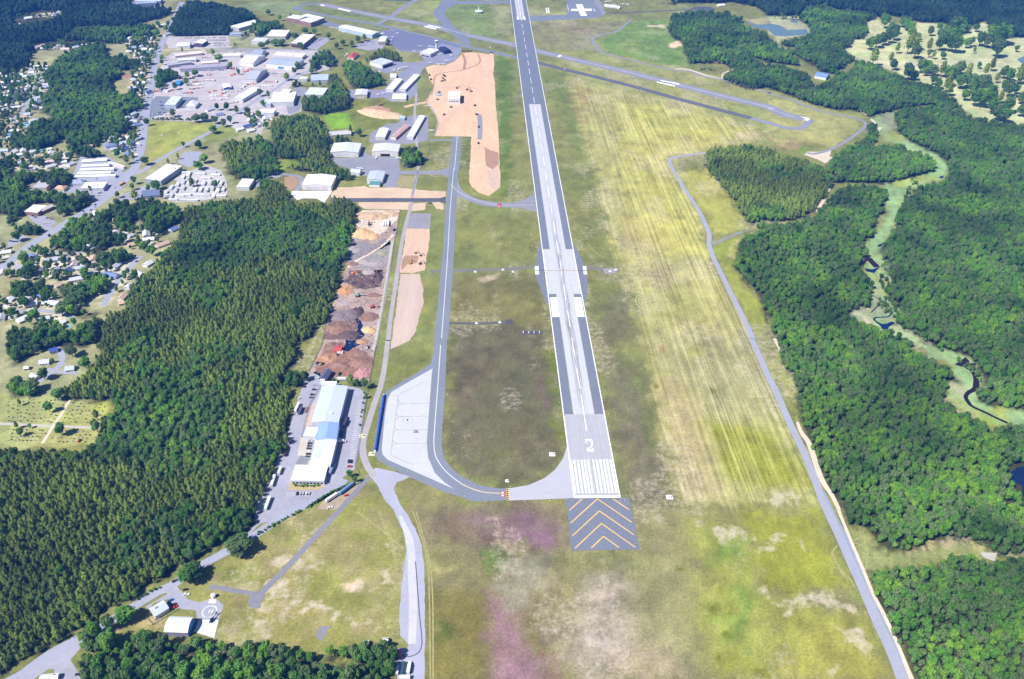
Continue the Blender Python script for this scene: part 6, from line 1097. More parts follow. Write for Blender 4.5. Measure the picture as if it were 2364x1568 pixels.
def car_parts(col):
    if col not in CARP:
        bo, gl = car_bits(col); CARP[col] = (bo.mesh('body', paint(*CARC[col], rough=.35, tag='car', spec=.5)), gl.mesh('windows', GLS))
    r = empty('parked_car', (0, 0, 0)); bm_, gm = CARP[col]
    link_obj('body', bm_, r); link_obj('windows', gm, r)
    for x in (-1.35, 1.35):
        for s in (-1, 1): link_obj('wheel', WHEEL, r, (x, s * .82, .34))
    return r
def dirang(t, x0, y0, x1, y1):
    A, B = G(t, (x0, y0, x1, y1)); d = B - A; return math.atan2(d.y, d.x)
def car(t, x, y, ang, col, label, near=False, group='parked cars', big=1.0, z=.09):
    p = G(t, (x, y))[0]
    o = car_parts(col) if near else link_obj('parked_car', CAR1[col])
    o.location = (p.x, p.y, z); o.rotation_euler = (0, 0, ang); o.scale = (big, big, big); return tag(o, label, 'car', group)
E1 = dirang('12', 500, 1000, 530, 900); H0 = 0.05
for x, y, c, l in ((545, 424, 'silver', 'silver car topmost in the row beside the factory'), (537, 466, 'dark blue', 'dark blue car second in the row beside the factory'), (520, 512, 'black', 'black car third in the row beside the factory'), (512, 540, 'dark grey', 'dark grey car lowest in the row beside the factory'), (442, 440, 'black', 'black pickup alone by the hedge left of the factory'), (575, 315, 'dark grey', 'dark car beside the slate roofed shed'), (560, 358, 'white', 'white car in shade below the slate roofed shed')): car('12', x, y, H0, c, l, True, big=1.15)
for k, (x, c) in enumerate(((382, 'black'), (410, 'silver'), (435, 'silver'), (465, 'white'), (492, 'silver'))): car('12', x, 1426, E1, c, f'{c} car {["leftmost", "second", "third", "fourth", "rightmost"][k]} in the row before the office', True, big=1.1)
for k, (y, c) in enumerate(((918, 'silver'), (938, 'silver'), (962, 'black'), (985, 'dark grey'), (1010, 'black'), (1060, 'black'), (1085, 'dark grey'), (1104, 'silver'))): car('12', 508 - k * 5, y, H0, c, f'{c} car {["first", "second", "third", "fourth", "fifth", "sixth", "seventh", "last"][k]} down the beige bay by the factory', True, big=1.15)
car('12', 870, 1122, H0, 'dark blue', 'upper dark blue car on the right side of the factory car park', True, big=1.15); car('12', 868, 1138, H0, 'black', 'lower black car on the right side of the factory car park', True, big=1.15); car('12', 866, 1176, H0, 'red', 'bright red car below the two dark ones in the factory car park', True, big=1.15)
car('12', 836, 1442, .5, 'red', 'red car beside the blue roofed trailer', True); car('12', 940, 1325, .6, 'white', 'white van on the verge above the meadow', True, big=1.3); car('12', 685, 1556, .4, 'white', 'white car at the head of the meadow path', True, big=1.2); car('12', 402, 545, 1.2, 'white', 'white pickup by the pale trailer', True)
car('03', 1575, 845, .7, 'blue', 'blue car before the heliport house', True, big=1.1); car('03', 1618, 905, .7, 'red', 'red car before the heliport house', True, big=1.1); car('03', 1605, 885, .7, 'black', 'black car next to the red one at the heliport', True, big=1.1); car('03', 1722, 788, .05, 'white', 'white car on the grass by the heliport drive', True, big=1.2); car('03', 1450, 1010, .6, 'silver', 'pale car behind the heliport house', True); car('03', 1712, 745, .3, 'black', 'black car at the edge of the big tree by the heliport', True); car('03', 1612, 665, .7, 'dark blue', 'dark car on the road under the big tree', True); car('03', 720, 1528, .1, 'dark blue', 'dark blue car by the bottom trees', True)
car('01', 350, 1275, 1.2, 'dark blue', 'dark blue car on the white driveway', True); car('01', 395, 1255, .7, 'brown', 'brown car on the white driveway', True); car('01', 1262, 850, .9, 'black', 'black car on the lane by the wood', True)
RA = dirang('01', 440, 600, 600, 500)
for x, y, c in ((452, 604, 'black'), (458, 616, 'dark blue'), (334, 712, 'silver'), (880, 325, 'dark grey'), (875, 345, 'white'), (770, 385, 'dark blue'), (840, 375, 'dark grey'), (1060, 165, 'white')): car('01', x, y, RA, c, f'{c} car driving on the lower town road', False, 'cars on the town road')
RB = dirang('00', 1370, 900, 1405, 740)
for x, y, c in ((1665, 70, 'dark grey'), (1412, 675, 'black'), (1388, 775, 'dark blue'), (1355, 960, 'dark grey'), (1345, 1005, 'white'), (1320, 1195, 'silver'), (1312, 1275, 'dark blue'), (1305, 1345, 'black'), (1270, 1505, 'dark grey'), (1580, 260, 'dark grey'), (1392, 905, 'white')): car('00', x, y, RB, c, f'{c} car driving on the upper town road', False, 'cars on the town road')
for x, y, c in ((98, 662, 'black'), (124, 666, 'dark blue'), (150, 668, 'dark grey')): car('01', x, y, .3, c, f'{c} car in the three car lot at the left edge', False)
for x, y, c in ((305, 430, 'black'), (330, 442, 'black'), (440, 450, 'brown'), (478, 458, 'brown'), (430, 395, 'white'), (490, 400, 'white'), (410, 500, 'white'), (440, 495, 'white')): car('01', x, y, .3, c, f'{c} car before the roadside shop', False)
for x, y, c in ((845, 215, 'white'), (850, 235, 'white'), (915, 220, 'dark grey'), (935, 212, 'silver'), (895, 85, 'silver'), (840, 260, 'white'), (905, 240, 'white')): car('01', x, y, .5, c, f'{c} car before the white shop by the town road', False)
def lot(t, quad, nx, ny, ang, label, group, p=.9, cols=None):
    A, B, Cc, D = [Vector(q) for q in G(t, quad)]; cols = cols or ['white', 'silver', 'white', 'dark grey', 'black', 'blue', 'red', 'silver']
    for j in range(ny):
        for i in range(nx):
            if rnd.random() > p: continue
            u, v = (i + .5) / nx, (j + .5) / ny; q = A.lerp(B, u).lerp(D.lerp(Cc, u), v); c = rnd.choice(cols)
            o = link_obj('parked_car', CAR1[c], None, (q.x + rnd.uniform(-.4, .4), q.y + rnd.uniform(-.4, .4), .09), ang + rnd.uniform(-.08, .08)); tag(o, f'{c} car {label}', 'car', group)
lot('00', '1590 345 2080 340 2100 385 1950 385', 22, 2, 1.3, 'parked below the far wood', 'cars below the far wood', .8)
lot('00', '1960 395 2120 390 2140 430 1980 430', 9, 2, 1.2, 'on the lot by the dark trees', 'cars by the dark trees', .8)
lot('00', '1480 930 1540 930 1530 1060 1460 1060', 3, 4, .2, 'left of the pale blue works', 'cars at the pale blue works', .6)
lot('00', '1400 1040 1600 1050 1590 1080 1400 1080', 8, 1, 1.3, 'along the lilac works car park', 'cars at the pale blue works', .6)
lot('00', '1670 980 1740 980 1730 1010 1660 1010', 4, 1, 1.3, 'between the two works', 'cars at the pale blue works', .8)
lot('10', '470 400 600 370 640 350 500 430', 8, 2, .5, 'beside the brown warehouse', 'cars at the brown warehouse', .85)
lot('10', '920 400 1100 370 1110 420 940 440', 8, 2, .8, 'on the terminal car park', 'cars at the terminal', .7)
lot('00', '1560 640 2080 640 2060 665 1650 670', 16, 1, 1.3, 'behind the longest lilac hall', 'cars behind the lilac hall', .7)
lot('00', '1500 530 1590 530 1580 570 1500 580', 4, 2, .2, 'at the end of the long works', 'cars at the long works', .7)
lot('00', '1840 520 1950 520 1950 550 1840 550', 5, 1, 1.2, 'by the long works on the grey yard', 'cars at the long works', .7)
lot('00', '2050 475 2230 470 2230 490 2050 494', 8, 1, 1.3, 'along the sandy lane', 'cars along the sandy lane', .7, ['white', 'white', 'silver'])
lot('00', '1060 1350 1240 1330 1220 1420 1080 1400', 5, 2, .6, 'in the yard of the road houses', 'cars of the road houses', .5)
lot('00', '1320 830 1390 820 1380 920 1320 920', 2, 4, .1, 'in the roadside yard', 'cars in the roadside yard', .7)
lot('01', '1540 210 1640 140 1660 160 1560 240', 5, 1, .4, 'between the mobile homes', 'cars at the mobile homes', .7)
lot('01', '1660 200 2060 200 2070 212 1660 214', 10, 1, .1, 'on the lane of the mobile homes', 'cars at the mobile homes', .6)
lot('10', '60 600 330 625 320 650 60 625', 8, 1, 1.2, 'below the broad warehouse', 'cars below the broad warehouse', .5)
lot('10', '370 830 440 835 440 870 370 870', 3, 1, .3, 'beside the white L shaped works', 'cars at the L shaped works', .8)
lot('10', '560 630 720 620 720 680 640 670', 5, 1, 1.1, 'on the lot amid the pine clump', 'cars amid the pine clump', .6)
# trailers, trucks, containers
def trailer(t, x, y, ang, L=12, col=(244, 244, 248), label='', tractor=None, hgt=2.8, flat=False, group=None):
    p = G(t, (x, y))[0]; r = empty('semi_trailer', (p.x, p.y, .09), ang); tag(r, label, 'truck' if tractor else 'trailer', group)
    b = MB()
    if flat: b.box(0, 0, 1.1, L, 2.5, .3)
    else: b.box(0, 0, 1.1, L, 2.5, hgt)
    b.build('flat_bed' if flat else 'cargo_box', paint(*col, tag='box'), r)
    b = MB(); b.box(0, 0, .8, L * .95, 1.0, .3); b.build('chassis', TYRE, r)
    for xx in (-L * .42, -L * .32): 
        for s in (-1, 1): link_obj('wheel', WHEEL2, r, (xx, s * 1.05, .5))
    if tractor:
        b = MB(); b.loft([[(xx, -w, .7), (xx, w, .7), (xx, w, z), (xx, -w, z)] for xx, w, z in ((L / 2 + .5, 1.2, 3.1), (L / 2 + 2.0, 1.2, 3.0), (L / 2 + 2.3, 1.2, 1.9), (L / 2 + 4, 1.05, 1.6))]); b.build('cab', paint(*tractor, rough=.4, tag='car'), r)
        for xx in (L / 2 + .8, L / 2 + 3.2):
            for s in (-1, 1): link_obj('wheel', WHEEL2, r, (xx, s * 1.05, .5))
    return r
_wm = MB(); _wm.cyl((0, -.2, 0), (0, .2, 0), .5, n=12); WHEEL2 = _wm.mesh('wheel', TYRE)
EA = dirang('12', 360, 680, 405, 580)
trailer('12', 382, 640, EA, 13, label='white box trailer topmost along the factory wood edge'); trailer('12', 412, 668, EA, 11, (90, 92, 112), 'dark grey trailer beside the white one'); trailer('12', 465, 652, EA, 9, (150, 120, 110), 'rusty flat trailer by the factory fence', flat=True)
trailer('12', 276, 1050, dirang('12', 265, 1100, 290, 1000), 11, (60, 50, 60), 'black dump truck alone along the wood edge', (50, 50, 60), 1.8); trailer('12', 222, 1225, dirang('12', 205, 1270, 240, 1180), 9, (220, 222, 230), 'pale grey trailer by the white one at the wood edge'); trailer('12', 160, 1318, dirang('12', 140, 1380, 180, 1260), 14, label='long white box trailer at the bend of the wood edge'); trailer('12', 112, 1525, dirang('12', 85, 1600, 140, 1460), 15, (232, 244, 244), 'lowest long white trailer at the wood edge')
trailer('12', 824, 765, dirang('12', 810, 800, 838, 730), 8, (110, 110, 124), 'grey truck against the right wall of the factory', (60, 60, 72), 1.6); trailer('12', 790, 880, dirang('12', 780, 920, 800, 840), 8, (60, 80, 90), 'dark truck against the right wall of the factory', None, 1.6); trailer('12', 775, 948, .1, 5, label='short white box truck by the factory wall', tractor=(236, 236, 240))
trailer('12', 845, 1382, dirang('12', 800, 1420, 890, 1350), 15, (110, 140, 190), 'blue grey roofed trailer on the meadow verge'); trailer('12', 700, 1472, dirang('12', 655, 1500, 745, 1440), 13, (246, 246, 248), 'white bus parked on the meadow verge', (240, 240, 244)); trailer('12', 768, 1436, .5, 4, (150, 176, 206), 'small pale blue trailer between the bus and the blue one')
for k, x in enumerate((1177, 1198, 1220)): trailer('11', x, 505, dirang('11', 1198, 535, 1204, 470), 15, (246, 247, 250), f'{["left", "middle", "right"][k]} of the three white trailers side by side in the yard')
trailer('01', 1122, 142, RA, 9, (236, 176, 90), 'orange school bus on the town road junction', (230, 170, 80), 2.0)
trailer('13', 1357, 1485, 1.52, 11, (50, 84, 104), 'dark teal container trailer at the bottom of the old road'); trailer('13', 1410, 1490, 1.52, 7, (246, 246, 248), 'white box truck beside the dark teal trailer', (240, 240, 244)); trailer('13', 1305, 1500, 1.5, 6, (240, 240, 244), 'white trailer half under the bottom trees'); trailer('13', 1328, 1350, 1.4, 4, (214, 110, 100), 'small red trailer by the crack at the bottom'); trailer('13', 1375, 1566, .05, 8, (236, 240, 246), 'white trailer cut by the bottom edge')
trailer('12', 795, 378, .1, 10, (240, 240, 242), 'white container beside the conifer behind the factory')
# storage yard rows (containers, boats, trucks)
CONT = {}
for nm, c in (('white', (246, 246, 250)), ('cream', (236, 224, 212)), ('orange', (226, 140, 110)), ('grey', (190, 192, 206)), ('pink', (232, 200, 196))):
    b = MB(); b.box(0, 0, .3, 6.2, 2.5, 2.4, m=0); b.box(0, 0, 2.7, 5.6, 2.1, .18, m=0)
    for s in (-1, 1): b.box(s * 2.2, 0, 0, .6, 2.3, .3, m=1)
    CONT[nm] = b.mesh('storage_container', [paint(*c, tag='box'), TYRE])
def rows(t, pts, n, label, group, wts):
    P = catmull(G(t, pts), 4); tot = len(P) - 1
    for k in range(n):
        f = (k + .5) / n * tot; i = int(f); q = P[i].lerp(P[i + 1], f - i); d = P[i + 1] - P[i]
        if rnd.random() < .1: continue
        c = rnd.choice(wts); o = link_obj('storage_container', CONT[c], None, (q.x + rnd.uniform(-1, 1), q.y + rnd.uniform(-1, 1), .07), math.atan2(d.y, d.x) + rnd.choice((0, 0, 1.57)) + rnd.uniform(-.2, .2), None)
        s = rnd.uniform(.8, 1.35); o.scale = (s, s, rnd.uniform(.7, 1.2)); tag(o, f'{c} container {label}', 'container', group)
for k, (t, s, n, w) in enumerate((('00', '1780 715 1860 700 1960 695', 7, ['orange', 'white', 'cream']), ('00', '1770 765 1900 750 1980 745', 10, ['white', 'white', 'pink']), ('00', '1750 790 1860 785', 7, ['white', 'cream']), ('00', '1740 830 1860 815', 8, ['white', 'pink']), ('00', '2080 720 2240 670 2340 650', 10, ['white', 'orange', 'cream']), ('00', '2120 640 2330 640', 9, ['orange', 'pink', 'white']), ('00', '1900 860 2100 830 2040 880', 8, ['orange', 'cream', 'white']), ('00', '1940 890 2110 890', 9, ['cream', 'white', 'pink']), ('00', '1950 930 2100 920', 8, ['cream', 'pink', 'white']), ('00', '2170 860 2300 780 2350 780', 8, ['orange', 'white', 'cream']), ('00', '2120 960 2220 940', 6, ['cream', 'orange']), ('10', '60 760 200 760', 8, ['white', 'grey', 'pink']), ('10', '20 800 160 800', 9, ['white', 'grey', 'cream']), ('10', '100 690 240 680', 7, ['grey', 'white']), ('10', '0 850 60 840', 3, ['grey', 'white']), ('00', '1430 850 1600 840', 8, ['orange', 'white', 'grey']), ('00', '1640 870 1780 860', 6, ['orange', 'grey']), ('00', '1760 660 1980 650', 8, ['white', 'grey']), ('10', '0 560 60 570', 3, ['white', 'grey']), ('10', '820 530 850 500', 3, ['white', 'pink']))):
    rows(t, s, n, f'in row {["one", "two", "three", "four", "five", "six", "seven", "eight", "nine", "ten"][k % 10]} of the {"machinery" if k < 10 else "lower works"} yard', 'containers in the works yards', w)
# ---------------------------------------------------------------- aircraft
def plane_mesh(nm, c):
    b = MB(); R = lambda x, r, z=1.2: [(x, r * math.cos(a), z + r * math.sin(a)) for a in [k * math.pi / 4 for k in range(8)]]
    b.loft([R(-4, .12, 1.4), R(-1.5, .4, 1.3), R(0, .62), R(1.6, .58), R(2.6, .35, 1.15)])
    b.loft([[(-.6 - .2 * abs(y) / 5, y, 1.85), (.9 - .2 * abs(y) / 5, y, 1.85), (.8 - .2 * abs(y) / 5, y, 2.0), (-.5, y, 2.0)] for y in (-5.4, 0, 5.4)])
    b.loft([[(-4.1, y, 1.4), (-3.3, y, 1.4), (-3.3, y, 1.48), (-4.1, y, 1.48)] for y in (-1.8, 1.8)]); b.loft([[(-4.2, -.05, z), (-3.3 - (z - 1.4) * .4, -.05, z), (-3.3 - (z - 1.4) * .4, .05, z), (-4.2, .05, z)] for z in (1.4, 2.9)])
    for x, y in ((1.6, 0), (-.2, 1), (-.2, -1)): b.cyl((x, y, .6), (x, y, 1.2), .07, n=5); b.cyl((x, y - .1, .3), (x, y + .1, .3), .3, n=8)
    return b.mesh(nm, paint(*c, tag='plane', rough=.4))
PLN = plane_mesh('light_aircraft', (246, 247, 250))
for t, s, lab in (('10', '1300 315;1265 350;1515 435;1460 480', 'parked along the edge of the dark apron'), ('10', '1240 378;1170 315;1150 322', 'by the long terminal hall'), ('10', '1605 435;1630 440;1780 475;1750 480;1700 500;1690 510', 'close to the control tower'), ('10', '1800 518;1760 568;1610 585;1685 600;1730 600', 'at the edge of the grey apron above the earthworks'), ('10', '1275 655;1318 645;1350 632;1382 625;1140 672', 'in the slanting row below the flat roofed hangar'), ('10', '1110 1462;1315 1468;960 1565', 'in front of the two wide hangars'), ('10', '1130 880;1180 870;1590 985;1615 1215', 'beside the hangars near the earthworks'), ('10', '690 260;715 265;745 270;810 305', 'on the grass by the lilac apron'), ('20', '870 25;900 20;930 50;960 60;1020 45;1060 50;890 75;940 78', 'on the bright apron at the top by the white cross')):
    for q in s.split(';'):
        x, y = (float(v) for v in q.split()); p = G(t, (x, y))[0]
        big = 1.5 if t == '20' else 1.15
        o = link_obj('light_aircraft', PLN, None, (p.x, p.y, .08), rnd.uniform(0, 6.28), (big, big, big)); tag(o, 'small white aeroplane ' + lab, 'aeroplane', 'light aircraft on the aprons')
# helicopter
p = G('03', '1958 1030')[0]; he = empty('helicopter', (p.x, p.y, .10), dirang('03', 1990, 990, 1935, 1060)); tag(he, 'dark blue helicopter standing on the white slab', 'helicopter')
HB = paint(30, 44, 100, rough=.35, tag='heli', spec=.5)
R = lambda x, ry, rz_, z: [(x, ry * math.cos(a), z + rz_ * math.sin(a)) for a in [k * math.pi / 5 for k in range(10)]]
b = MB(); b.loft([R(2.9, .25, .25, 1.3), R(2.3, .75, .7, 1.5), R(1.0, 1.0, 1.05, 1.7), R(-.8, 1.0, 1.05, 1.75), R(-2.0, .55, .6, 1.95)]); b.box(-.1, 0, 2.6, 2.2, .9, .5); b.build('body', HB, he)
b = MB(); b.loft([R(2.75, .3, .3, 1.5), R(2.2, .78, .55, 1.75), R(1.3, 1.02, .6, 1.95)]); b.build('windscreen', GLS, he)
b = MB(); b.loft([R(-1.8, .45, .5, 2.0), R(-6.6, .16, .2, 2.4)]); b.box(-6.8, 0, 2.1, .9, .12, 1.7); b.box(-5.9, 0, 2.3, .7, 2.4, .08); b.build('tail_boom', HB, he)
b = MB(); b.cyl((-.1, 0, 3.1), (-.1, 0, 3.6), .14, n=8); b.build('rotor_mast', TYRE, he)
for k in range(4):
    b = MB(); a = k * math.pi / 2 + .3; b.box(-.1 + 2.9 * math.cos(a), 2.9 * math.sin(a), 3.5, 5.4, .3, .06, rot=a); b.build('rotor_blade', paint(60, 64, 84, tag='heli'), he)
b = MB()
for s in (-1, 1): b.cyl((-1.9, s * 1.15, .1), (2.0, s * 1.15, .1), .08, n=6); b.cyl((.9, s * 1.15, .1), (.9, s * .6, 1.1), .06, n=5); b.cyl((-.9, s * 1.15, .1), (-.9, s * .6, 1.1), .06, n=5)
b.build('skids', TYRE, he); b = MB(); b.cyl((-6.85, .2, 2.9), (-6.85, .28, 2.9), .75, n=12); b.build('tail_rotor', TYRE, he)
p = G('03', '1972 812')[0]; tk = empty('fuel_tank', (p.x, p.y, .06)); tag(tk, 'round white fuel tank above the small slab at the heliport', 'tank')
b = MB(); b.cyl((0, 0, 0), (0, 0, 3.6), 1.9, 1.9, 16); b.build('tank_body', paint(236, 238, 230, tag='tank'), tk); b = MB(); b.cyl((0, 0, 3.6), (0, 0, 4.2), 1.95, .4, 16); b.build('tank_lid', paint(244, 244, 240, tag='tank'), tk)
# ---------------------------------------------------------------- earth-moving machines
def excavator(t, x, y, ang, col, label, k=1.0):
    p = G(t, (x, y))[0]; r = empty('excavator', (p.x, p.y, .12), ang); r.scale = (k, k, k); tag(r, label, 'excavator', 'digging machines'); c = paint(*col, tag='dig', rough=.5)
    for s in (-1, 1):
        b = MB(); b.loft([[(xx, s * 1.3 - .3, z0), (xx, s * 1.3 + .3, z0), (xx, s * 1.3 + .3, z1), (xx, s * 1.3 - .3, z1)] for xx, z0, z1 in ((-2, .35, .65), (-1.6, .05, .95), (1.6, .05, .95), (2, .35, .65))]); b.build('track', TYRE, r)
    b = MB(); b.box(-.7, 0, 1.05, 3.2, 2.7, 1.3, taper=.95); b.build('engine_house', c, r); b = MB(); b.box(1.1, .8, 1.05, 1.5, 1.1, 1.9, taper=.9); b.build('cab', GLS, r)
    b = MB(); b.loft([[(xx, -.6, z), (xx, -.2, z), (xx, -.2, z + .55), (xx, -.6, z + .55)] for xx, z in ((.8, 1.6), (3.4, 4.4), (5.2, 4.2))]); b.build('boom', c, r)
    b = MB(); b.loft([[(xx, -.55, z), (xx, -.25, z), (xx + .45, -.25, z + .1), (xx + .45, -.55, z + .1)] for xx, z in ((5.0, 4.5), (6.0, 1.6))]); b.build('arm', c, r)
    b = MB(); b.loft([[(5.6, -1, 1.6), (6.6, -1, 1.7), (6.4, -1, .7), (5.4, -1, .8)], [(5.6, .2, 1.6), (6.6, .2, 1.7), (6.4, .2, .7), (5.4, .2, .8)]]); b.build('bucket', TYRE, r); return r
def loader(t, x, y, ang, col, label, k=1.0):
    p = G(t, (x, y))[0]; r = empty('wheel_loader', (p.x, p.y, .12), ang); r.scale = (k, k, k); tag(r, label, 'loader', 'digging machines'); c = paint(*col, tag='dig', rough=.5)
    b = MB(); b.box(-1.3, 0, .8, 2.8, 1.9, 1.3, taper=.92); b.box(1.2, 0, .8, 1.6, 1.4, .8); b.build('body', c, r); b = MB(); b.box(.1, 0, 1.7, 1.4, 1.5, 1.6, taper=.9); b.build('cab', GLS, r)
    for xx in (-1.4, 1.5):
        for s in (-1, 1): link_obj('wheel', WHEEL2, r, (xx, s * 1.15, .75), 0, (1.5, 1.4, 1.5))
    b = MB(); b.loft([[(2.0, y, .5), (3.5, y, .6), (3.3, y, 1.1), (2.6, y, 1.7)] for y in (-1.5, 1.5)]); b.build('bucket', TYRE, r); return r
OR, YL, DK, GN, RD = (206, 120, 60), (200, 160, 60), (70, 60, 56), (140, 170, 160), (214, 90, 80)
excavator('11', 1048, 512, 1.9, DK, 'dark excavator on the wood chips at the top of the yard', 1.2); excavator('11', 1475, 774, .1, (120, 110, 90), 'flat dozer like digger topmost on the stripped soil', .8); excavator('11', 1522, 798, .5, DK, 'small dark digger by the taxiway side of the soil bed', .8); excavator('11', 1424, 868, 1.4, YL, 'yellow black excavator at the dark turned soil', 1.1); excavator('11', 1518, 874, .4, DK, 'dark excavator on the bare step of the soil bed', 1.0); excavator('11', 1110, 1000, 1.2, (50, 44, 46), 'black grapple machine among the dark heaps', 1.3); excavator('11', 905, 965, .5, OR, 'orange digger beside the orange heap', 1.0)
excavator('11', 1075, 1275, .1, RD, 'red and white grinder machine on its bare terrace', 1.3); excavator('11', 940, 1170, .1, GN, 'pale green screening machine with a long conveyor', 1.4); loader('12', 745, 155, 1.4, (200, 180, 160), 'loader facing the orange heap above the factory'); loader('12', 606, 232, .5, (220, 200, 150), 'yellow loader parked below the orange heap'); loader('12', 572, 224, .2, (90, 80, 70), 'dark loader left of the yellow one'); loader('12', 1030, 80, 1.3, (236, 236, 240), 'white truck loader at the right of the lower yard'); loader('12', 770, 325, 1.4, (80, 80, 96), 'dark machine beside the slate shed'); loader('11', 1275, 562, 1.2, (40, 40, 44), 'black machine at the right fence of the yard')
b = None
for x, y, a, c, l in ((1730, 700, 1.5, DK, 'first dark machine in the group at the upper left of the earthworks'), (1745, 710, 1.5, DK, 'second dark machine in the group at the upper left of the earthworks'), (1725, 728, 1.5, DK, 'third dark machine in the group at the upper left of the earthworks'), (1742, 745, 1.5, DK, 'fourth dark machine in the group at the upper left of the earthworks'), (1718, 755, .3, (120, 100, 90), 'brown machine below the group in the earthworks'), (1855, 820, .6, DK, 'dark excavator behind the half built hall'), (1950, 835, .4, (90, 80, 70), 'lifting machine right of the half built hall'), (1985, 850, .2, (120, 110, 90), 'second machine right of the half built hall'), (1690, 858, .2, DK, 'small machine above the pale water tank'), (1675, 925, .2, (190, 180, 170), 'pale machine below the water tank'), (1800, 995, .4, (150, 140, 130), 'pale machine alone below the half built hall'), (2035, 1062, .3, (90, 80, 76), 'brown dozer at the top of the grey strip'), (2055, 1178, 1.5, (90, 86, 90), 'roller on the grey strip'), (2052, 1328, 1.5, DK, 'small dark machine below the grey strip'), (1615, 740, 1.4, DK, 'dark machine on the left rim of the earthworks'), (1600, 700, 1.4, (120, 100, 90), 'brown machine on the left rim of the earthworks'), (2020, 980, 1.0, DK, 'tiny dark machine in the middle of the earthworks'), (1735, 1065, 1.0, (150, 130, 110), 'tan machine in the lower left earthworks')): (excavator if 'excav' in l or 'lifting' in l else loader)('10', x, y, a, c, l, 1.1)
for k, x in enumerate((1905, 1925, 1945, 1965, 1985)): loader('10', x, 478, 1.5, (150, 90, 80), f'{["leftmost", "second", "middle", "fourth", "rightmost"][k]} of five dark machines at the top of the earthworks', 1.0)
for x, y, l in ((1118, 985, 'left'), (1155, 972, 'right')): excavator('10', x, y, .8, (210, 180, 90), f'{l} yellow digger on top of the spoil heap', 1.2)
p = unp(590.75 + 1682 / 4, 878 / 4); tk = empty('water_tank', (p.x, p.y, .1)); tag(tk, 'pale blue round basin left of the half built hall', 'tank'); b = MB(); b.cyl((0, 0, 0), (0, 0, 1.4), 6.5, 6.5, 20, cap=False); b.build('tank_wall', paint(170, 190, 206, tag='tank'), tk); b = MB(); b.cyl((0, 0, .2), (0, 0, 1.0), 6.4, 6.4, 20); b.build('water', paint(176, 206, 222, tag='tankw', rough=.2), tk)
# ---------------------------------------------------------------- heaps
def heap(t, x, y, rx, ry, h, m, label, rot=0, name='mulch_heap', sharp=1.0):
    p = G(t, (x, y))[0]; b = MB(); nr, na = 14, 40; sd = rnd.randint(0, 999); rx *= 1.15; ry *= 1.15
    A = np.linspace(0, 2 * np.pi, na, endpoint=False); rad = 1 + .5 * (fbm(np.cos(A) * 1.6 + 9, np.sin(A) * 1.6 + 9, sd) - .5)
    b.v.append((0, 0, h * .9))
    for i in range(1, nr + 1):
        f = i / nr; q = f * rad; X, Y = q * rx * np.cos(A), q * ry * np.sin(A); z = h * np.maximum(0, 1 - f) ** (sharp * .8) * (.55 + .9 * fbm(X / (rx * .35) + 7, Y / (ry * .35) + 7, sd, 3)) + (.7 * (fbm(X / 1.6, Y / 1.6, sd + 5, 2) - .4) if i < nr else -.15)
        b.v += [(float(u), float(v), float(w)) for u, v, w in zip(X, Y, z)]
    for k in range(na): b.f.append((0, 1 + k, 1 + (k + 1) % na)); b.m.append(0)
    for i in range(nr - 1):
        for k in range(na): a = 1 + i * na + k; c = 1 + i * na + (k + 1) % na; b.f.append((a, a + na, c + na, c)); b.m.append(0)
    return tag(b.build(name, m, None, (p.x, p.y, .09), rot), label, 'heap')
HT, HO, HD, HU, HG = mat('heap_tan', C(224, 186, 138), var=.18, scale=.3), mat('heap_orange', C(186, 148, 116), var=.4, scale=.3), mat('heap_dark', C(104, 86, 86), var=.4, scale=.3), mat('heap_umber', C(150, 116, 104), var=.4, scale=.25), mat('heap_grey', C(176, 164, 166), var=.35, scale=.3)
HC_ = mat('heap_chip', C(206, 176, 146), var=.45, scale=.35, var2=.3, scale2=.12)
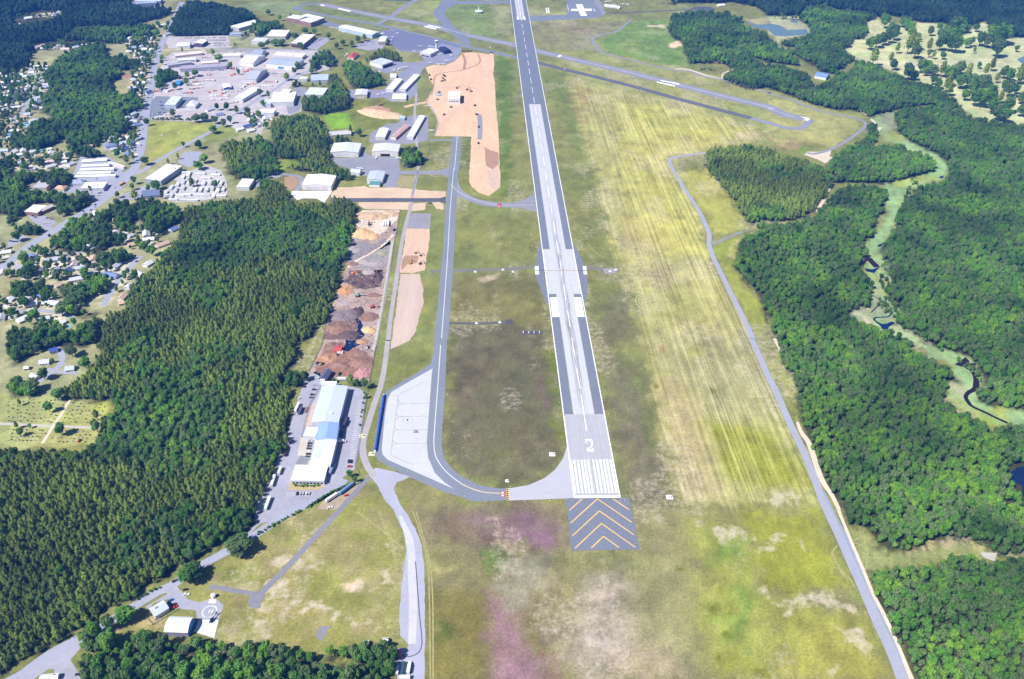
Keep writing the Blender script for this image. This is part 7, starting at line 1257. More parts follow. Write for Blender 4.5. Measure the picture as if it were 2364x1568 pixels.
for a in (('11', 980, 590, 16, 15, 5, HT, 'broad tan sand heap at the wood edge', 0), ('11', 1085, 620, 7, 9, 3, HT, 'small tan heap right of the broad one', 0), ('11', 1080, 430, 24, 12, 3.5, HC_, 'rough wood chip heap at the top left of the yard', 0), ('11', 1240, 410, 14, 8, 4, HC_, 'rough log heap at the top right corner of the yard', 0), ('11', 890, 740, 11, 9, 3, HG, 'ash grey heap touching the wood', .3), ('11', 890, 870, 8, 5, 2, HU, 'ringed brown mound by the pale track', 0), ('11', 1010, 850, 9, 7, 2.2, HG, 'low grey mound in the mid yard', 0), ('11', 1165, 770, 7, 5, 2, mat('heap_green', C(160, 160, 130), var=.2), 'greenish mound at the right of the mid yard', 0), ('11', 1080, 870, 11, 6, 2, HG, 'grey windrow above the dark heaps', .2), ('11', 915, 955, 5, 4, 2.6, HO, 'small orange heap among the dark ones', 0), ('11', 1040, 945, 8, 7, 3, HG, 'conical grey heap above the dark ones', 0), ('11', 830, 1030, 4, 4, 2, HD, 'small dark heap by the wood shade', 0), ('11', 890, 1060, 5, 5, 3, HD, 'leftmost round dark heap of the dark row', 0), ('11', 955, 1075, 6, 6, 3.2, HD, 'middle round dark heap of the dark row', 0), ('11', 1040, 1045, 7, 5, 3, HD, 'right dark heap of the dark row', .3), ('11', 1130, 1000, 6, 10, 4, HD, 'tall black heap beside the grapple machine', 0), ('11', 1090, 1075, 5, 4, 2, HD, 'low black heap below the tall one', 0), ('11', 830, 1110, 9, 13, 3, mat('heap_peach', C(200, 150, 112), var=.35), 'peach heap along the wood edge', 0), ('11', 1090, 1160, 8, 5, 2, HU, 'brown mound right of the green screener', 0), ('11', 820, 1235, 8, 5, 2, HG, 'pale mound at the left of the terrace', 0), ('11', 830, 1345, 19, 11, 5, mat('heap_mauve', C(140, 124, 130), var=.25, scale=.25), 'large mauve heap beside the blue water', .2), ('11', 945, 1320, 6, 12, 4, HD, 'dark ridge above the blue water', 0), ('11', 1045, 1360, 12, 9, 3, HU, 'brown banked heap right of the blue water', 0), ('11', 1045, 1482, 7, 6, 4, HT, 'bright tan conical heap by the blue water', 0), ('11', 760, 1470, 14, 10, 4, HU, 'umber heap at the lower left of the yard', 0), ('11', 850, 1530, 11, 9, 3.5, HD, 'dark umber heap left of the puddle', 0), ('12', 980, 20, 7, 5, 3, HO, 'small tan heap right of the lower pool', 0), ('12', 700, 60, 9, 7, 3, HU, 'brown heap left of the lower pool', .3), ('12', 665, 175, 12, 9, 3, mat('heap_rust', C(182, 140, 112), var=.4), 'rust orange heap by the loader', .3), ('12', 770, 240, 11, 6, 3, HU, 'dark brown heap above the slate shed', 0), ('12', 930, 130, 11, 6, 2.5, HU, 'brown heap under the lower pool', 0), ('12', 970, 210, 14, 10, 4, HU, 'large brown heap at the lower right of the yard', -.2), ('12', 985, 310, 9, 8, 3, mat('heap_scrap', C(190, 140, 140), var=.5, scale=.6), 'pinkish scrap heap at the fence corner', .5)):
    heap(a[0], a[1], a[2], *a[3:7], a[7], a[8])
heap('10', 1150, 1060, 44, 17, 7, TAN, 'long peach spoil heap beside the earthworks', -.35, 'spoil_heap', .7); heap('10', 1120, 1015, 26, 9, 8, BRN, 'brown cut top of the peach spoil heap', -.15, 'spoil_heap', .8)
rb = MB(); YP = [(q[0], q[1]) for q in YD]; x0, x1, y0, y1 = min(q[0] for q in YP), max(q[0] for q in YP), min(q[1] for q in YP), max(q[1] for q in YP)
RX = np.array([rnd.uniform(x0, x1) for _ in range(5200)]); RY = np.array([rnd.uniform(y0, y1) for _ in range(5200)]); ok = (sdist(YP, RX, RY) < -2) & (fbm(RX / 18, RY / 18, 321) + .25 * fbm(RX / 5, RY / 5, 99) > .60)
for x, y in zip(RX[ok], RY[ok]):
    k = rnd.uniform(.3, 1.1); rb.box(x, y, 0, k * rnd.uniform(.8, 2.4), k, k * .7, rot=rnd.uniform(0, 3), m=rnd.randrange(4), taper=.5)
tag(rb.build('rubble', [HD, HU, HC_, HG]), 'loose debris scattered over the mulch and soil yard', 'debris', kind='stuff')
p = G('12', '765 102')[0]; b = MB(); b.loft([[(x, -5, 0), (x, 5, 0), (x, 5, 3), (x, 0, 4.4), (x, -5, 3)] for x in (-4, 4)]); r = empty('canvas_shelter', (p.x, p.y, .1)); tag(r, 'red roofed open shelter in the lower mulch yard', 'shelter'); b.build('canopy', paint(214, 84, 80, tag='tarp'), r)
p = G('12', '778 122')[0]; b = MB(); b.box(0, 0, 0, 7, 3.5, 2.2); o = b.build('storage_container', paint(236, 236, 236, tag='box'), None, (p.x, p.y, .1)); tag(o, 'white container under the red shelter', 'container')
# ---------------------------------------------------------------- fences, lights, poles, stones
FEN = mat('fence_wire', C(150, 150, 150), var=.1, rough=.5)
def fence(t, s, label, h=2.2):
    P = multi(*t) if isinstance(t, tuple) else G(t, s); r = empty('chain_fence', (P[0].x, P[0].y, .02)); tag(r, label, 'fence'); po = MB(); ra = MB(); o = Vector((P[0].x, P[0].y))
    for a, b_ in zip(P[:-1], P[1:]):
        a, b_ = Vector(a) - o, Vector(b_) - o; L = (b_ - a).length; n = max(1, int(L / 4)); d = math.atan2((b_ - a).y, (b_ - a).x); m = (a + b_) / 2
        for k in range(n + 1): q = a.lerp(b_, k / n); po.box(q.x, q.y, 0, .14, .14, h + .1)
        for z in (.1, h * .5, h - .08): ra.box(m.x, m.y, z, L, .08, .1, rot=d)
        for z in range(1, 6): ra.box(m.x, m.y, z * h / 6, L, .03, .04, rot=d)
    po.build('post', FEN, r); ra.build('mesh_panel', FEN, r)
fence(('11', '1328 376 1300 540 1265 720 1200 1090 1122 1567', '12', '1112 20 1062 300 1030 480 1000 640 965 880 910 1180 960 1255'), '', 'long wire fence down the right side of the mulch yard and factory')
fence(('11', '680 1300 630 1480', '12', '600 60 520 230 480 300'), '', 'short wire fence along the left side of the mulch yard'); fence('12', '600 420 500 590 450 770 420 905', 'dark fence between the factory and the row of trailers', 2.6); fence('03', '1310 950 1410 1068 1660 920', 'low fence round the heliport house lawn', 1.4)
fence(('10', '1590 1280 1600 1380 1560 1500', '11', '1490 20 1440 230'), '', 'wire fence along the service road by the pines'); fence(('10', '1640 790 1590 900 1570 950 1650 1060 1680 1150 1640 1270'), '', 'pale fence on the left rim of the earthworks')
def small(nm, t, x, y, build, label, cat, group=None, mats=None, rz=0):
    p = G(t, (x, y))[0]; b = MB(); build(b); o = b.build(nm, mats, None, (p.x, p.y, .09), rz); return tag(o, label, cat, group)
WB = paint(240, 240, 240, tag='box'); YB = paint(232, 222, 190, tag='box')
for t, x, y, l in (('22', 371, 1060, 'white equipment box in the infield near the runway end'), ('22', 1453, 1456, 'white equipment box in the grass right of the threshold'), ('11', 2025, 943, 'small white box left on the grey cable strip'), ('11', 2280, 925, 'small white box right on the grey cable strip'), ('11', 2037, 1418, 'small white box left on the faint dark strip'), ('11', 2252, 1410, 'small white box right on the faint dark strip'), ('21', 10, 942, 'white box at the end of the left cable strip'), ('21', 905, 938, 'white winch house in the bare patch right of the cable'), ('21', 960, 925, 'small white mast box right of the winch house'), ('12', 1068, 1056, 'cream concrete block at the foot of the blast fence'), ('12', 2318, 1306, 'small white sign left of the runway link'), ('12', 980, 890, 'cream slab by the service road gate'), ('10', 2160, 440, 'pinkish pad box on the far taxiway bend'), ('10', 2175, 30, 'small white sign on the top taxiway'), ('20', 485, 640, 'yellow sign beside the black taxiway strip')):
    k = 2.6 if 'equipment' in l or 'block' in l or 'slab' in l else 1.6
    small('equipment_box', t, x, y, lambda b, k=k: (b.box(0, 0, -.07, k * 2.4, k * 2.2, .12, m=0), b.box(0, 0, .05, k * .8, k * .6, 1.5, m=0), b.box(0, 0, 1.55, k, k * .8, .12, m=0)), l, 'box', mats=YB if 'yellow' in l or 'cream' in l else WB)
for k, x in enumerate((103, 154, 204, 254)): small('approach_light', '21', x, 1506, lambda b: (b.box(0, 0, 0, 1.1, 2.4, .5), b.cyl((0, 0, .5), (0, 0, 1.2), .3, n=8), b.box(.2, 0, 1.2, .8, 1.8, .6)), f'{["leftmost", "second", "third", "rightmost"][k]} of the four white approach lights in a row', 'light', mats=WB)
LP = [('22', s) for s in ('425 20;405 400;440 580;860 470;890 690;920 880;960 1060;460 900;500 1480;560 1490;350 1490;280 1490;120 1495;1000 1490;1040 1488').split(';')] + [('21', s) for s in ('262 807;287 1003;600 805;640 1003;468 145;505 300;550 590;180 700;780 850;320 1240;740 1350').split(';')] + [('12', s) for s in ('1480 840;1770 510;1760 1040;1745 885;1815 760;1830 865;2120 1500;1930 1448;1400 1215;2350 1360;1900 1290;1700 1200').split(';')] + [('20', s) for s in ('300 840;390 1280;440 1540;140 700;100 520;990 935;30 900').split(';')]
b = MB(); b.cyl((0, 0, 0), (0, 0, .5), .32, .26, 8); b.cyl((0, 0, .5), (0, 0, .85), .34, .2, 8); LME = b.mesh('runway_light', paint(246, 236, 200, tag='lamp'))
for t, s in LP:
    x, y = (float(v) for v in s.split()); p = G(t, (x, y))[0]; o = link_obj('runway_light', LME, None, (p.x, p.y, .1)); tag(o, 'small pale edge light beside the ' + ('taxiway' if t == '12' else 'runway'), 'light', 'edge lights of the ' + ('taxiway' if t == '12' else 'runway'))
for t, x, y, l in (('03', 1245, 850, 'wooden utility pole by the dark wood edge, right one'), ('03', 690, 1190, 'wooden utility pole by the dark wood edge, middle one'), ('03', 85, 1530, 'wooden utility pole by the dark wood edge, left one')):
    r = empty('utility_pole', (*G(t, (x, y))[0], .02)); tag(r, l, 'pole'); b = MB(); b.cyl((0, 0, 0), (0, 0, 11), .2, .14, 8); b.build('shaft', paint(150, 140, 130, tag='wood'), r); b = MB(); b.box(0, 0, 10, 2.6, .16, .18, rot=.8); b.build('cross_arm', paint(150, 140, 130, tag='wood'), r)
# gravestones
b = MB(); b.box(0, 0, 0, 1.1, .5, .25); b.box(0, 0, .25, .85, .28, .8); b.box(0, 0, 1.05, .7, .26, .15); GS = [b.mesh('gravestone', paint(*c, tag='stone')) for c in ((120, 118, 122), (176, 174, 172), (90, 90, 96))]
qa = G('02', '60 520 640 560 480 780 60 770'); qb = G('02', '660 570 1000 580 900 790 560 785'); qc = G('02', '60 820 470 830 400 950 60 950'); qd = G('02', '520 830 880 840 800 960 430 960')
for nm, q, nx, ny in (('upper left', qa, 12, 7), ('upper right', qb, 9, 6), ('lower left', qc, 10, 4), ('lower right', qd, 9, 4)):
    A, B, Cc, D = [Vector(v) for v in q]
    for i in range(nx):
        for j in range(ny):
            if rnd.random() < .28: continue
            u, v = (i + .5 + rnd.uniform(-.2, .2)) / nx, (j + .5 + rnd.uniform(-.2, .2)) / ny; w = A.lerp(B, u).lerp(D.lerp(Cc, u), v); ci = rnd.randrange(3)
            o = link_obj('gravestone', GS[ci], None, (w.x, w.y, .03), .2, (1.5, 1.5, 1.3)); tag(o, ['grey', 'pale', 'dark'][ci] + f' gravestone in the {nm} quarter of the graveyard', 'gravestone', 'gravestones of the graveyard')
p = G('02', '735 940')[0]; loader('02', 735, 940, 1.2, (190, 90, 70), 'small red digger at the lower edge of the graveyard', .8)
for x, y, c in ((1495, 1255, 'white'), (1655, 1240, 'white')): small('marker_stone', '00', x, y, lambda b: (b.box(0, 0, 0, 3, 1.6, .5), b.box(0, 0, .5, 2, 1, 2)), 'pale marker stone ' + ('left' if x < 1600 else 'right') + ' in the mown triangular field', 'stone', mats=WB)
# ---------------------------------------------------------------- trees
def leafmat(name, cols, seed=0.0):
    m = bpy.data.materials.new(name); m.use_nodes = True; t = m.node_tree; L = t.links; P = t.nodes['Principled BSDF']; N = t.nodes.new
    P.inputs['Roughness'].default_value = .75; P.inputs['Specular IOR Level'].default_value = .15
    oi = N('ShaderNodeObjectInfo'); cr = N('ShaderNodeValToRGB'); e = cr.color_ramp.elements
    while len(e) < len(cols): e.new(.5)
    for i, c in enumerate(cols): e[i].position = i / (len(cols) - 1); e[i].color = (*c, 1)
    ge = N('ShaderNodeNewGeometry'); no = N('ShaderNodeTexNoise'); no.inputs['Scale'].default_value = .018; no.inputs['Detail'].default_value = 3
    ad = N('ShaderNodeVectorMath'); ad.operation = 'ADD'; ad.inputs[1].default_value = (seed, seed, 0); L.new(ge.outputs['Position'], ad.inputs[0]); L.new(ad.outputs[0], no.inputs['Vector'])
    mr = N('ShaderNodeMapRange'); mr.inputs[1].default_value = .34; mr.inputs[2].default_value = .66; L.new(no.outputs['Fac'], mr.inputs[0])
    mi = N('ShaderNodeMath'); mi.operation = 'MULTIPLY_ADD'; mi.inputs[1].default_value = .5; L.new(oi.outputs['Random'], mi.inputs[0])
    m2 = N('ShaderNodeMath'); m2.operation = 'MULTIPLY'; m2.inputs[1].default_value = .5; L.new(mr.outputs[0], m2.inputs[0]); L.new(m2.outputs[0], mi.inputs[2]); L.new(mi.outputs[0], cr.inputs[0])
    n3 = N('ShaderNodeTexNoise'); n3.inputs['Scale'].default_value = .9; n3.inputs['Detail'].default_value = 3; L.new(ge.outputs['Position'], n3.inputs['Vector'])
    r3 = N('ShaderNodeMapRange'); r3.inputs[1].default_value = .3; r3.inputs[2].default_value = .7; r3.inputs[3].default_value = .5; r3.inputs[4].default_value = 1.6; L.new(n3.outputs['Fac'], r3.inputs[0])
    n4 = N('ShaderNodeTexNoise'); n4.inputs['Scale'].default_value = .009; n4.inputs['Detail'].default_value = 4; L.new(ad.outputs[0], n4.inputs['Vector']); r4 = N('ShaderNodeMapRange'); r4.inputs[1].default_value = .35; r4.inputs[2].default_value = .65; r4.inputs[3].default_value = .62; r4.inputs[4].default_value = 1.25; L.new(n4.outputs['Fac'], r4.inputs[0]); m4 = N('ShaderNodeMath'); m4.operation = 'MULTIPLY'; L.new(r3.outputs[0], m4.inputs[0]); L.new(r4.outputs[0], m4.inputs[1])
    sc = N('ShaderNodeVectorMath'); sc.operation = 'SCALE'; L.new(cr.outputs[0], sc.inputs[0]); L.new(m4.outputs[0], sc.inputs['Scale']); L.new(sc.outputs[0], P.inputs['Base Color'])
    tr = N('ShaderNodeBsdfTranslucent'); L.new(sc.outputs[0], tr.inputs['Color']); mxs = N('ShaderNodeMixShader'); mxs.inputs[0].default_value = .3; L.new(P.outputs[0], mxs.inputs[1]); L.new(tr.outputs[0], mxs.inputs[2]); L.new(mxs.outputs[0], t.nodes['Material Output'].inputs['Surface'])
    return m
LP_ = leafmat('pine_needles', [(.105, .150, .028), (.185, .275, .042), (.275, .350, .065), (.155, .235, .044), (.300, .410, .058)], 11)
LB_ = leafmat('leaves', [(.040, .098, .018), (.082, .205, .026), (.160, .225, .085), (.100, .260, .032), (.200, .360, .034), (.068, .135, .034)], 57)
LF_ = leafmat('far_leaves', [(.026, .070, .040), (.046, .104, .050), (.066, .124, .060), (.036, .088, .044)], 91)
BARK = mat('bark', (.09, .075, .06, 1), var=.2, scale=1.0)
def crown_mesh(nm, kind, r, h, seed, n, q, m):
    rg = random.Random(seed); b = MB(); pts = []
    if kind == 'broad':
        lobes = [(0, 0, h * .56, r * .74, h * .38)]
        for k in range(8):
            a = k * 2.4 + rg.uniform(-.4, .4); d = r * rg.uniform(.30, .60); lobes.append((d * math.cos(a), d * math.sin(a), h * rg.uniform(.42, .80), r * rg.uniform(.32, .52), h * rg.uniform(.15, .25)))
        tot = sum(l[3] ** 2 for l in lobes)
        for l in lobes:
            for _ in range(int(n * l[3] ** 2 / tot) + 4):
                z = rg.uniform(-.45, 1); a = rg.uniform(0, 6.283); s = math.sqrt(max(0, 1 - z * z)); f = rg.uniform(.82, 1.08)
                pts.append((Vector((l[0] + l[3] * f * s * math.cos(a), l[1] + l[3] * f * s * math.sin(a), l[2] + l[4] * f * z)), Vector((s * math.cos(a), s * math.sin(a), z + .35))))
        cores = [(l[0], l[1], l[2] - .2, l[3] * .80, l[4] * .80) for l in lobes]
    else:
        cores = []; ph = rg.uniform(0, 6)
        whorls = 7
        for k in range(whorls):
            f = k / (whorls - 1); z = h * (.38 + .58 * f); rr = r * math.sqrt(max(0, 1 - (f * .99) ** 3)) * (.78 + .4 * rg.random()) + .3; nb = max(3, int(7 * (1 - f) + 3))
            for j in range(nb):
                a = ph + k * 1.1 + j * 6.283 / nb + rg.uniform(-.25, .25); L = rr * rg.uniform(.75, 1.12)
                for i in range(max(3, int(n / (whorls * nb)))):
                    g = rg.uniform(.25, 1); d = L * g; pts.append((Vector((d * math.cos(a) + rg.uniform(-.3, .3), d * math.sin(a) + rg.uniform(-.3, .3), z - .10 * d + rg.uniform(-.35, .35))), Vector((.6 * math.cos(a), .6 * math.sin(a), .9))))
            if k < whorls - 1: cores.append((0, 0, z, rr * .62, h * .10))
    for c in cores:
        i = len(b.v); nu, nv = 8, 5
        for v in range(nv + 1):
            t = math.pi * v / nv - math.pi / 2
            for u in range(nu): a = 6.283 * u / nu; k = rg.uniform(.86, 1.1); b.v.append((c[0] + c[3] * k * math.cos(t) * math.cos(a), c[1] + c[3] * k * math.cos(t) * math.sin(a), c[2] + c[4] * k * math.sin(t)))
        for v in range(nv):
            for u in range(nu): b.f.append((i + v * nu + u, i + v * nu + (u + 1) % nu, i + (v + 1) * nu + (u + 1) % nu, i + (v + 1) * nu + u)); b.m.append(0)
    for p, nr in pts:
        nr = (nr + Vector((rg.uniform(-.9, .9), rg.uniform(-.9, .9), rg.uniform(-.6, .6)))).normalized(); a = nr.orthogonal().normalized(); a.rotate(Matrix.Rotation(rg.uniform(0, 6.28), 3, nr)); c = nr.cross(a); s = q * rg.uniform(.6, 1.25)
        b.face([tuple(p + a * s * .9), tuple(p + c * s * .45 + nr * s * .12), tuple(p - a * s * .8), tuple(p - c * s * .5)], 0)
    b_ = b
    return b_
def trunk_into(b, h, r, m=1):
    b.cyl((0, 0, -.2), (r * .2, r * .1, h * .45), r, r * .6, 6, m); b.cyl((r * .2, r * .1, h * .45), (0, 0, h * .8), r * .6, r * .2, 6, m)
    for k in range(3): a = k * 2.1 + .4; b.cyl((r * .2, r * .1, h * .35 + k * .5), (h * .16 * math.cos(a), h * .16 * math.sin(a), h * .58), r * .35, r * .1, 5, m)
VAR = {'pine': [], 'broad': [], 'far': []}; PARTS = {'pine': [], 'broad': []}
for k in range(4):
    hh, rr = (13, 12, 14, 12.5)[k], (3.2, 2.9, 3.5, 3.1)[k]
    b = crown_mesh('pine', 'pine', rr, hh, 10 + k, 230, .95, LP_); PARTS['pine'].append(b.mesh('crown', LP_)); trunk_into(b, hh, .24); VAR['pine'].append(b.mesh('pine_tree', [LP_, BARK]))
for k in range(5):
    hh, rr = (13, 14.5, 12, 15, 13)[k], (3.9, 4.3, 3.5, 4.6, 4.0)[k]
    b = crown_mesh('broad', 'broad', rr, hh, 40 + k, 300, .95, LB_); PARTS['broad'].append(b.mesh('crown', LB_)); trunk_into(b, hh, .3); VAR['broad'].append(b.mesh('leafy_tree', [LB_, BARK]))
for k in range(3):
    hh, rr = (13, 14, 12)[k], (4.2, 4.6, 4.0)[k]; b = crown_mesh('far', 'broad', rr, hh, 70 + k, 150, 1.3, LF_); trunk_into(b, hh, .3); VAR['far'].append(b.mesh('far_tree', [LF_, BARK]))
b = MB(); trunk_into(b, 14, .26, 0); TRUNK = b.mesh('trunk', BARK)

EXC = [[(p[0], p[1]) for p in G(t, s)] for t, s in (('32', '2205 1180 2300 1140 2520 1120 2520 1580 2330 1530 2240 1420'), ('00', '110 165 330 100 480 105 640 130 480 240 300 275 110 265'), ('00', '290 415 440 395 800 380 800 465 560 490 300 480'), ('00', '1200 30 1500 0 1560 30 1480 70 1200 70'))]
nrg = np.random.default_rng(5)
ALLP = {'pine': [], 'broad': [], 'far': []}
for kind, sp, sc_, P in WOODS:
    xs = [p[0] for p in P]; ys = [p[1] for p in P]
    X, Y = np.meshgrid(np.arange(min(xs), max(xs), sp), np.arange(min(ys), max(ys), sp)); X = X.ravel() + nrg.uniform(-.45, .45, X.size) * sp; Y = Y.ravel() + nrg.uniform(-.45, .45, Y.size) * sp
    ix, iy, dep = prj_np(X, Y, 8.0); k = (ix > -330) & (ix < IW + 330) & (iy > -110) & (iy < IH + 180) & (dep > 10); X, Y = X[k], Y[k]
    if not len(X): continue
    wX = X + 9 * (fbm(X / 14, Y / 14, 5) - .5) * 2; s = sdist([(p[0], p[1]) for p in P], wX, Y); k = (s < -.8) & np.all([sdist(e_, X, Y) > 0 for e_ in EXC], 0); X, Y, s = X[k], Y[k], s[k]
    sz = sc_ * (.68 + .62 * nrg.random(len(X))) * (.78 + .44 * fbm(X / 40, Y / 40, 77)); sz *= np.clip(.72 + (-s) / 22, .72, 1.0)
    kd = np.zeros(len(X), int)
    if kind == 'pine': qx, qy, _ = prj_np(X, Y, 9.0); kd = (fbm(X / 55, Y / 55, 131) + .18 * nrg.random(len(X)) + .3 * np.exp(-((qx - 690) / 190) ** 2 - ((qy - 540) / 130) ** 2) > .70).astype(int)         # leafy patches in the pine wood
    for a, w in ((0, kind), (1, 'broad')):
        q = kd == a
        if q.any(): ALLP[w].append(np.stack([X[q], Y[q], sz[q] * (1 if a == 0 else 1.0)], 1))
ALLP = {k: (np.concatenate(v) if v else np.zeros((0, 3))) for k, v in ALLP.items()}
# keep crowns off the big roads that cut through woods
def clear_of(A, paths, w):
    for P in paths:
        Q = np.array([(p.x, p.y) for p in catmull(P, 4)])
        d = np.min(((A[:, None, 0] - Q[None, :, 0]) ** 2 + (A[:, None, 1] - Q[None, :, 1]) ** 2), 1); A = A[d > w * w]
    return A
def forest(name, kind, A, label):
    src = bpy.data.collections.new(name + '_variants')
    for k, me in enumerate(VAR[kind]): src.objects.link(bpy.data.objects.new(f'{kind}_variant_{k}', me))
    me = bpy.data.meshes.new(name); me.vertices.add(len(A)); V = np.zeros((len(A), 3)); V[:, :2] = A[:, :2]; me.vertices.foreach_set('co', V.ravel())
    for nm, val in (('size', A[:, 2]), ('turn', nrg.uniform(0, 6.283, len(A))), ('tall', nrg.uniform(.85, 1.2, len(A)))):
        a = me.attributes.new(nm, 'FLOAT', 'POINT'); a.data.foreach_set('value', val.astype(np.float32))
    a = me.attributes.new('pick', 'INT', 'POINT'); a.data.foreach_set('value', nrg.integers(0, len(VAR[kind]), len(A)).astype(np.int32))
    o = bpy.data.objects.new(name, me); COL.objects.link(o); tag(o, label, 'forest', kind='stuff')
    g = bpy.data.node_groups.new(name, 'GeometryNodeTree'); g.interface.new_socket('Geometry', in_out='INPUT', socket_type='NodeSocketGeometry'); g.interface.new_socket('Geometry', in_out='OUTPUT', socket_type='NodeSocketGeometry')
    N = g.nodes.new; L = g.links; gi = N('NodeGroupInput'); go = N('NodeGroupOutput'); ip = N('GeometryNodeInstanceOnPoints'); ci = N('GeometryNodeCollectionInfo'); ci.inputs['Collection'].default_value = src; ci.inputs['Separate Children'].default_value = True; ci.inputs['Reset Children'].default_value = True
    L.new(gi.outputs[0], ip.inputs['Points']); L.new(ci.outputs[0], ip.inputs['Instance']); ip.inputs['Pick Instance'].default_value = True
    def at(nm, ty='FLOAT'):
        n = N('GeometryNodeInputNamedAttribute'); n.data_type = ty; n.inputs['Name'].default_value = nm; return n.outputs['Attribute']
    L.new(at('pick', 'INT'), ip.inputs['Instance Index']); cb = N('ShaderNodeCombineXYZ'); L.new(at('turn'), cb.inputs[2]); er = N('FunctionNodeEulerToRotation'); L.new(cb.outputs[0], er.inputs[0]); L.new(er.outputs[0], ip.inputs['Rotation'])
    c2 = N('ShaderNodeCombineXYZ'); sz = at('size'); mu = N('ShaderNodeMath'); mu.operation = 'MULTIPLY'; L.new(sz, mu.inputs[0]); L.new(at('tall'), mu.inputs[1]); L.new(sz, c2.inputs[0]); L.new(sz, c2.inputs[1]); L.new(mu.outputs[0], c2.inputs[2]); L.new(c2.outputs[0], ip.inputs['Scale'])
    L.new(ip.outputs[0], go.inputs[0]); md = o.modifiers.new('trees', 'NODES'); md.node_group = g; return o
def in_view(A):
    ix, iy, dep = prj_np(A[:, 0], A[:, 1], 9.0); return (ix > 0) & (ix < IW) & (iy > 0) & (iy < IH)
print('TREES', {k: len(v) for k, v in ALLP.items()})
# single trees: tile, picture centre of the crown, crown width in tile pixels, b leafy / c conifer
NT = [0]
def tree(t, x, y, wpx, kind, label, group=None, tall=1.0):
    X, Y = tile(t, (x, y))[0]; kk = 'broad' if kind == 'b' else 'pine'; i = NT[0] % len(VAR[kk]); NT[0] += 1
    w = wpx / 4 * mpp(X, Y, 6); base = {'broad': (3.9, 4.3, 3.5, 4.6, 4.0), 'pine': (3.1, 2.8, 3.4, 3.0)}[kk][i]; hh = {'broad': (13, 14.5, 12, 15, 13), 'pine': (13, 12, 14, 12.5)}[kk][i]
    s = w / 2 / base / 1.08; tall = min(tall, 17 / (hh * s)) if t != '30' else tall ; p = unp(X, Y, hh * s * tall * .55); r = empty('garden_tree' if group is None else 'park_tree', (p.x, p.y, 0), rnd.uniform(0, 6)); r.scale = (s, s, s * tall); tag(r, label, 'tree', group)
    link_obj('crown', PARTS[kk][i], r); link_obj('trunk', TRUNK, r, (0, 0, 0), 0, (1, 1, hh / 14)); return r
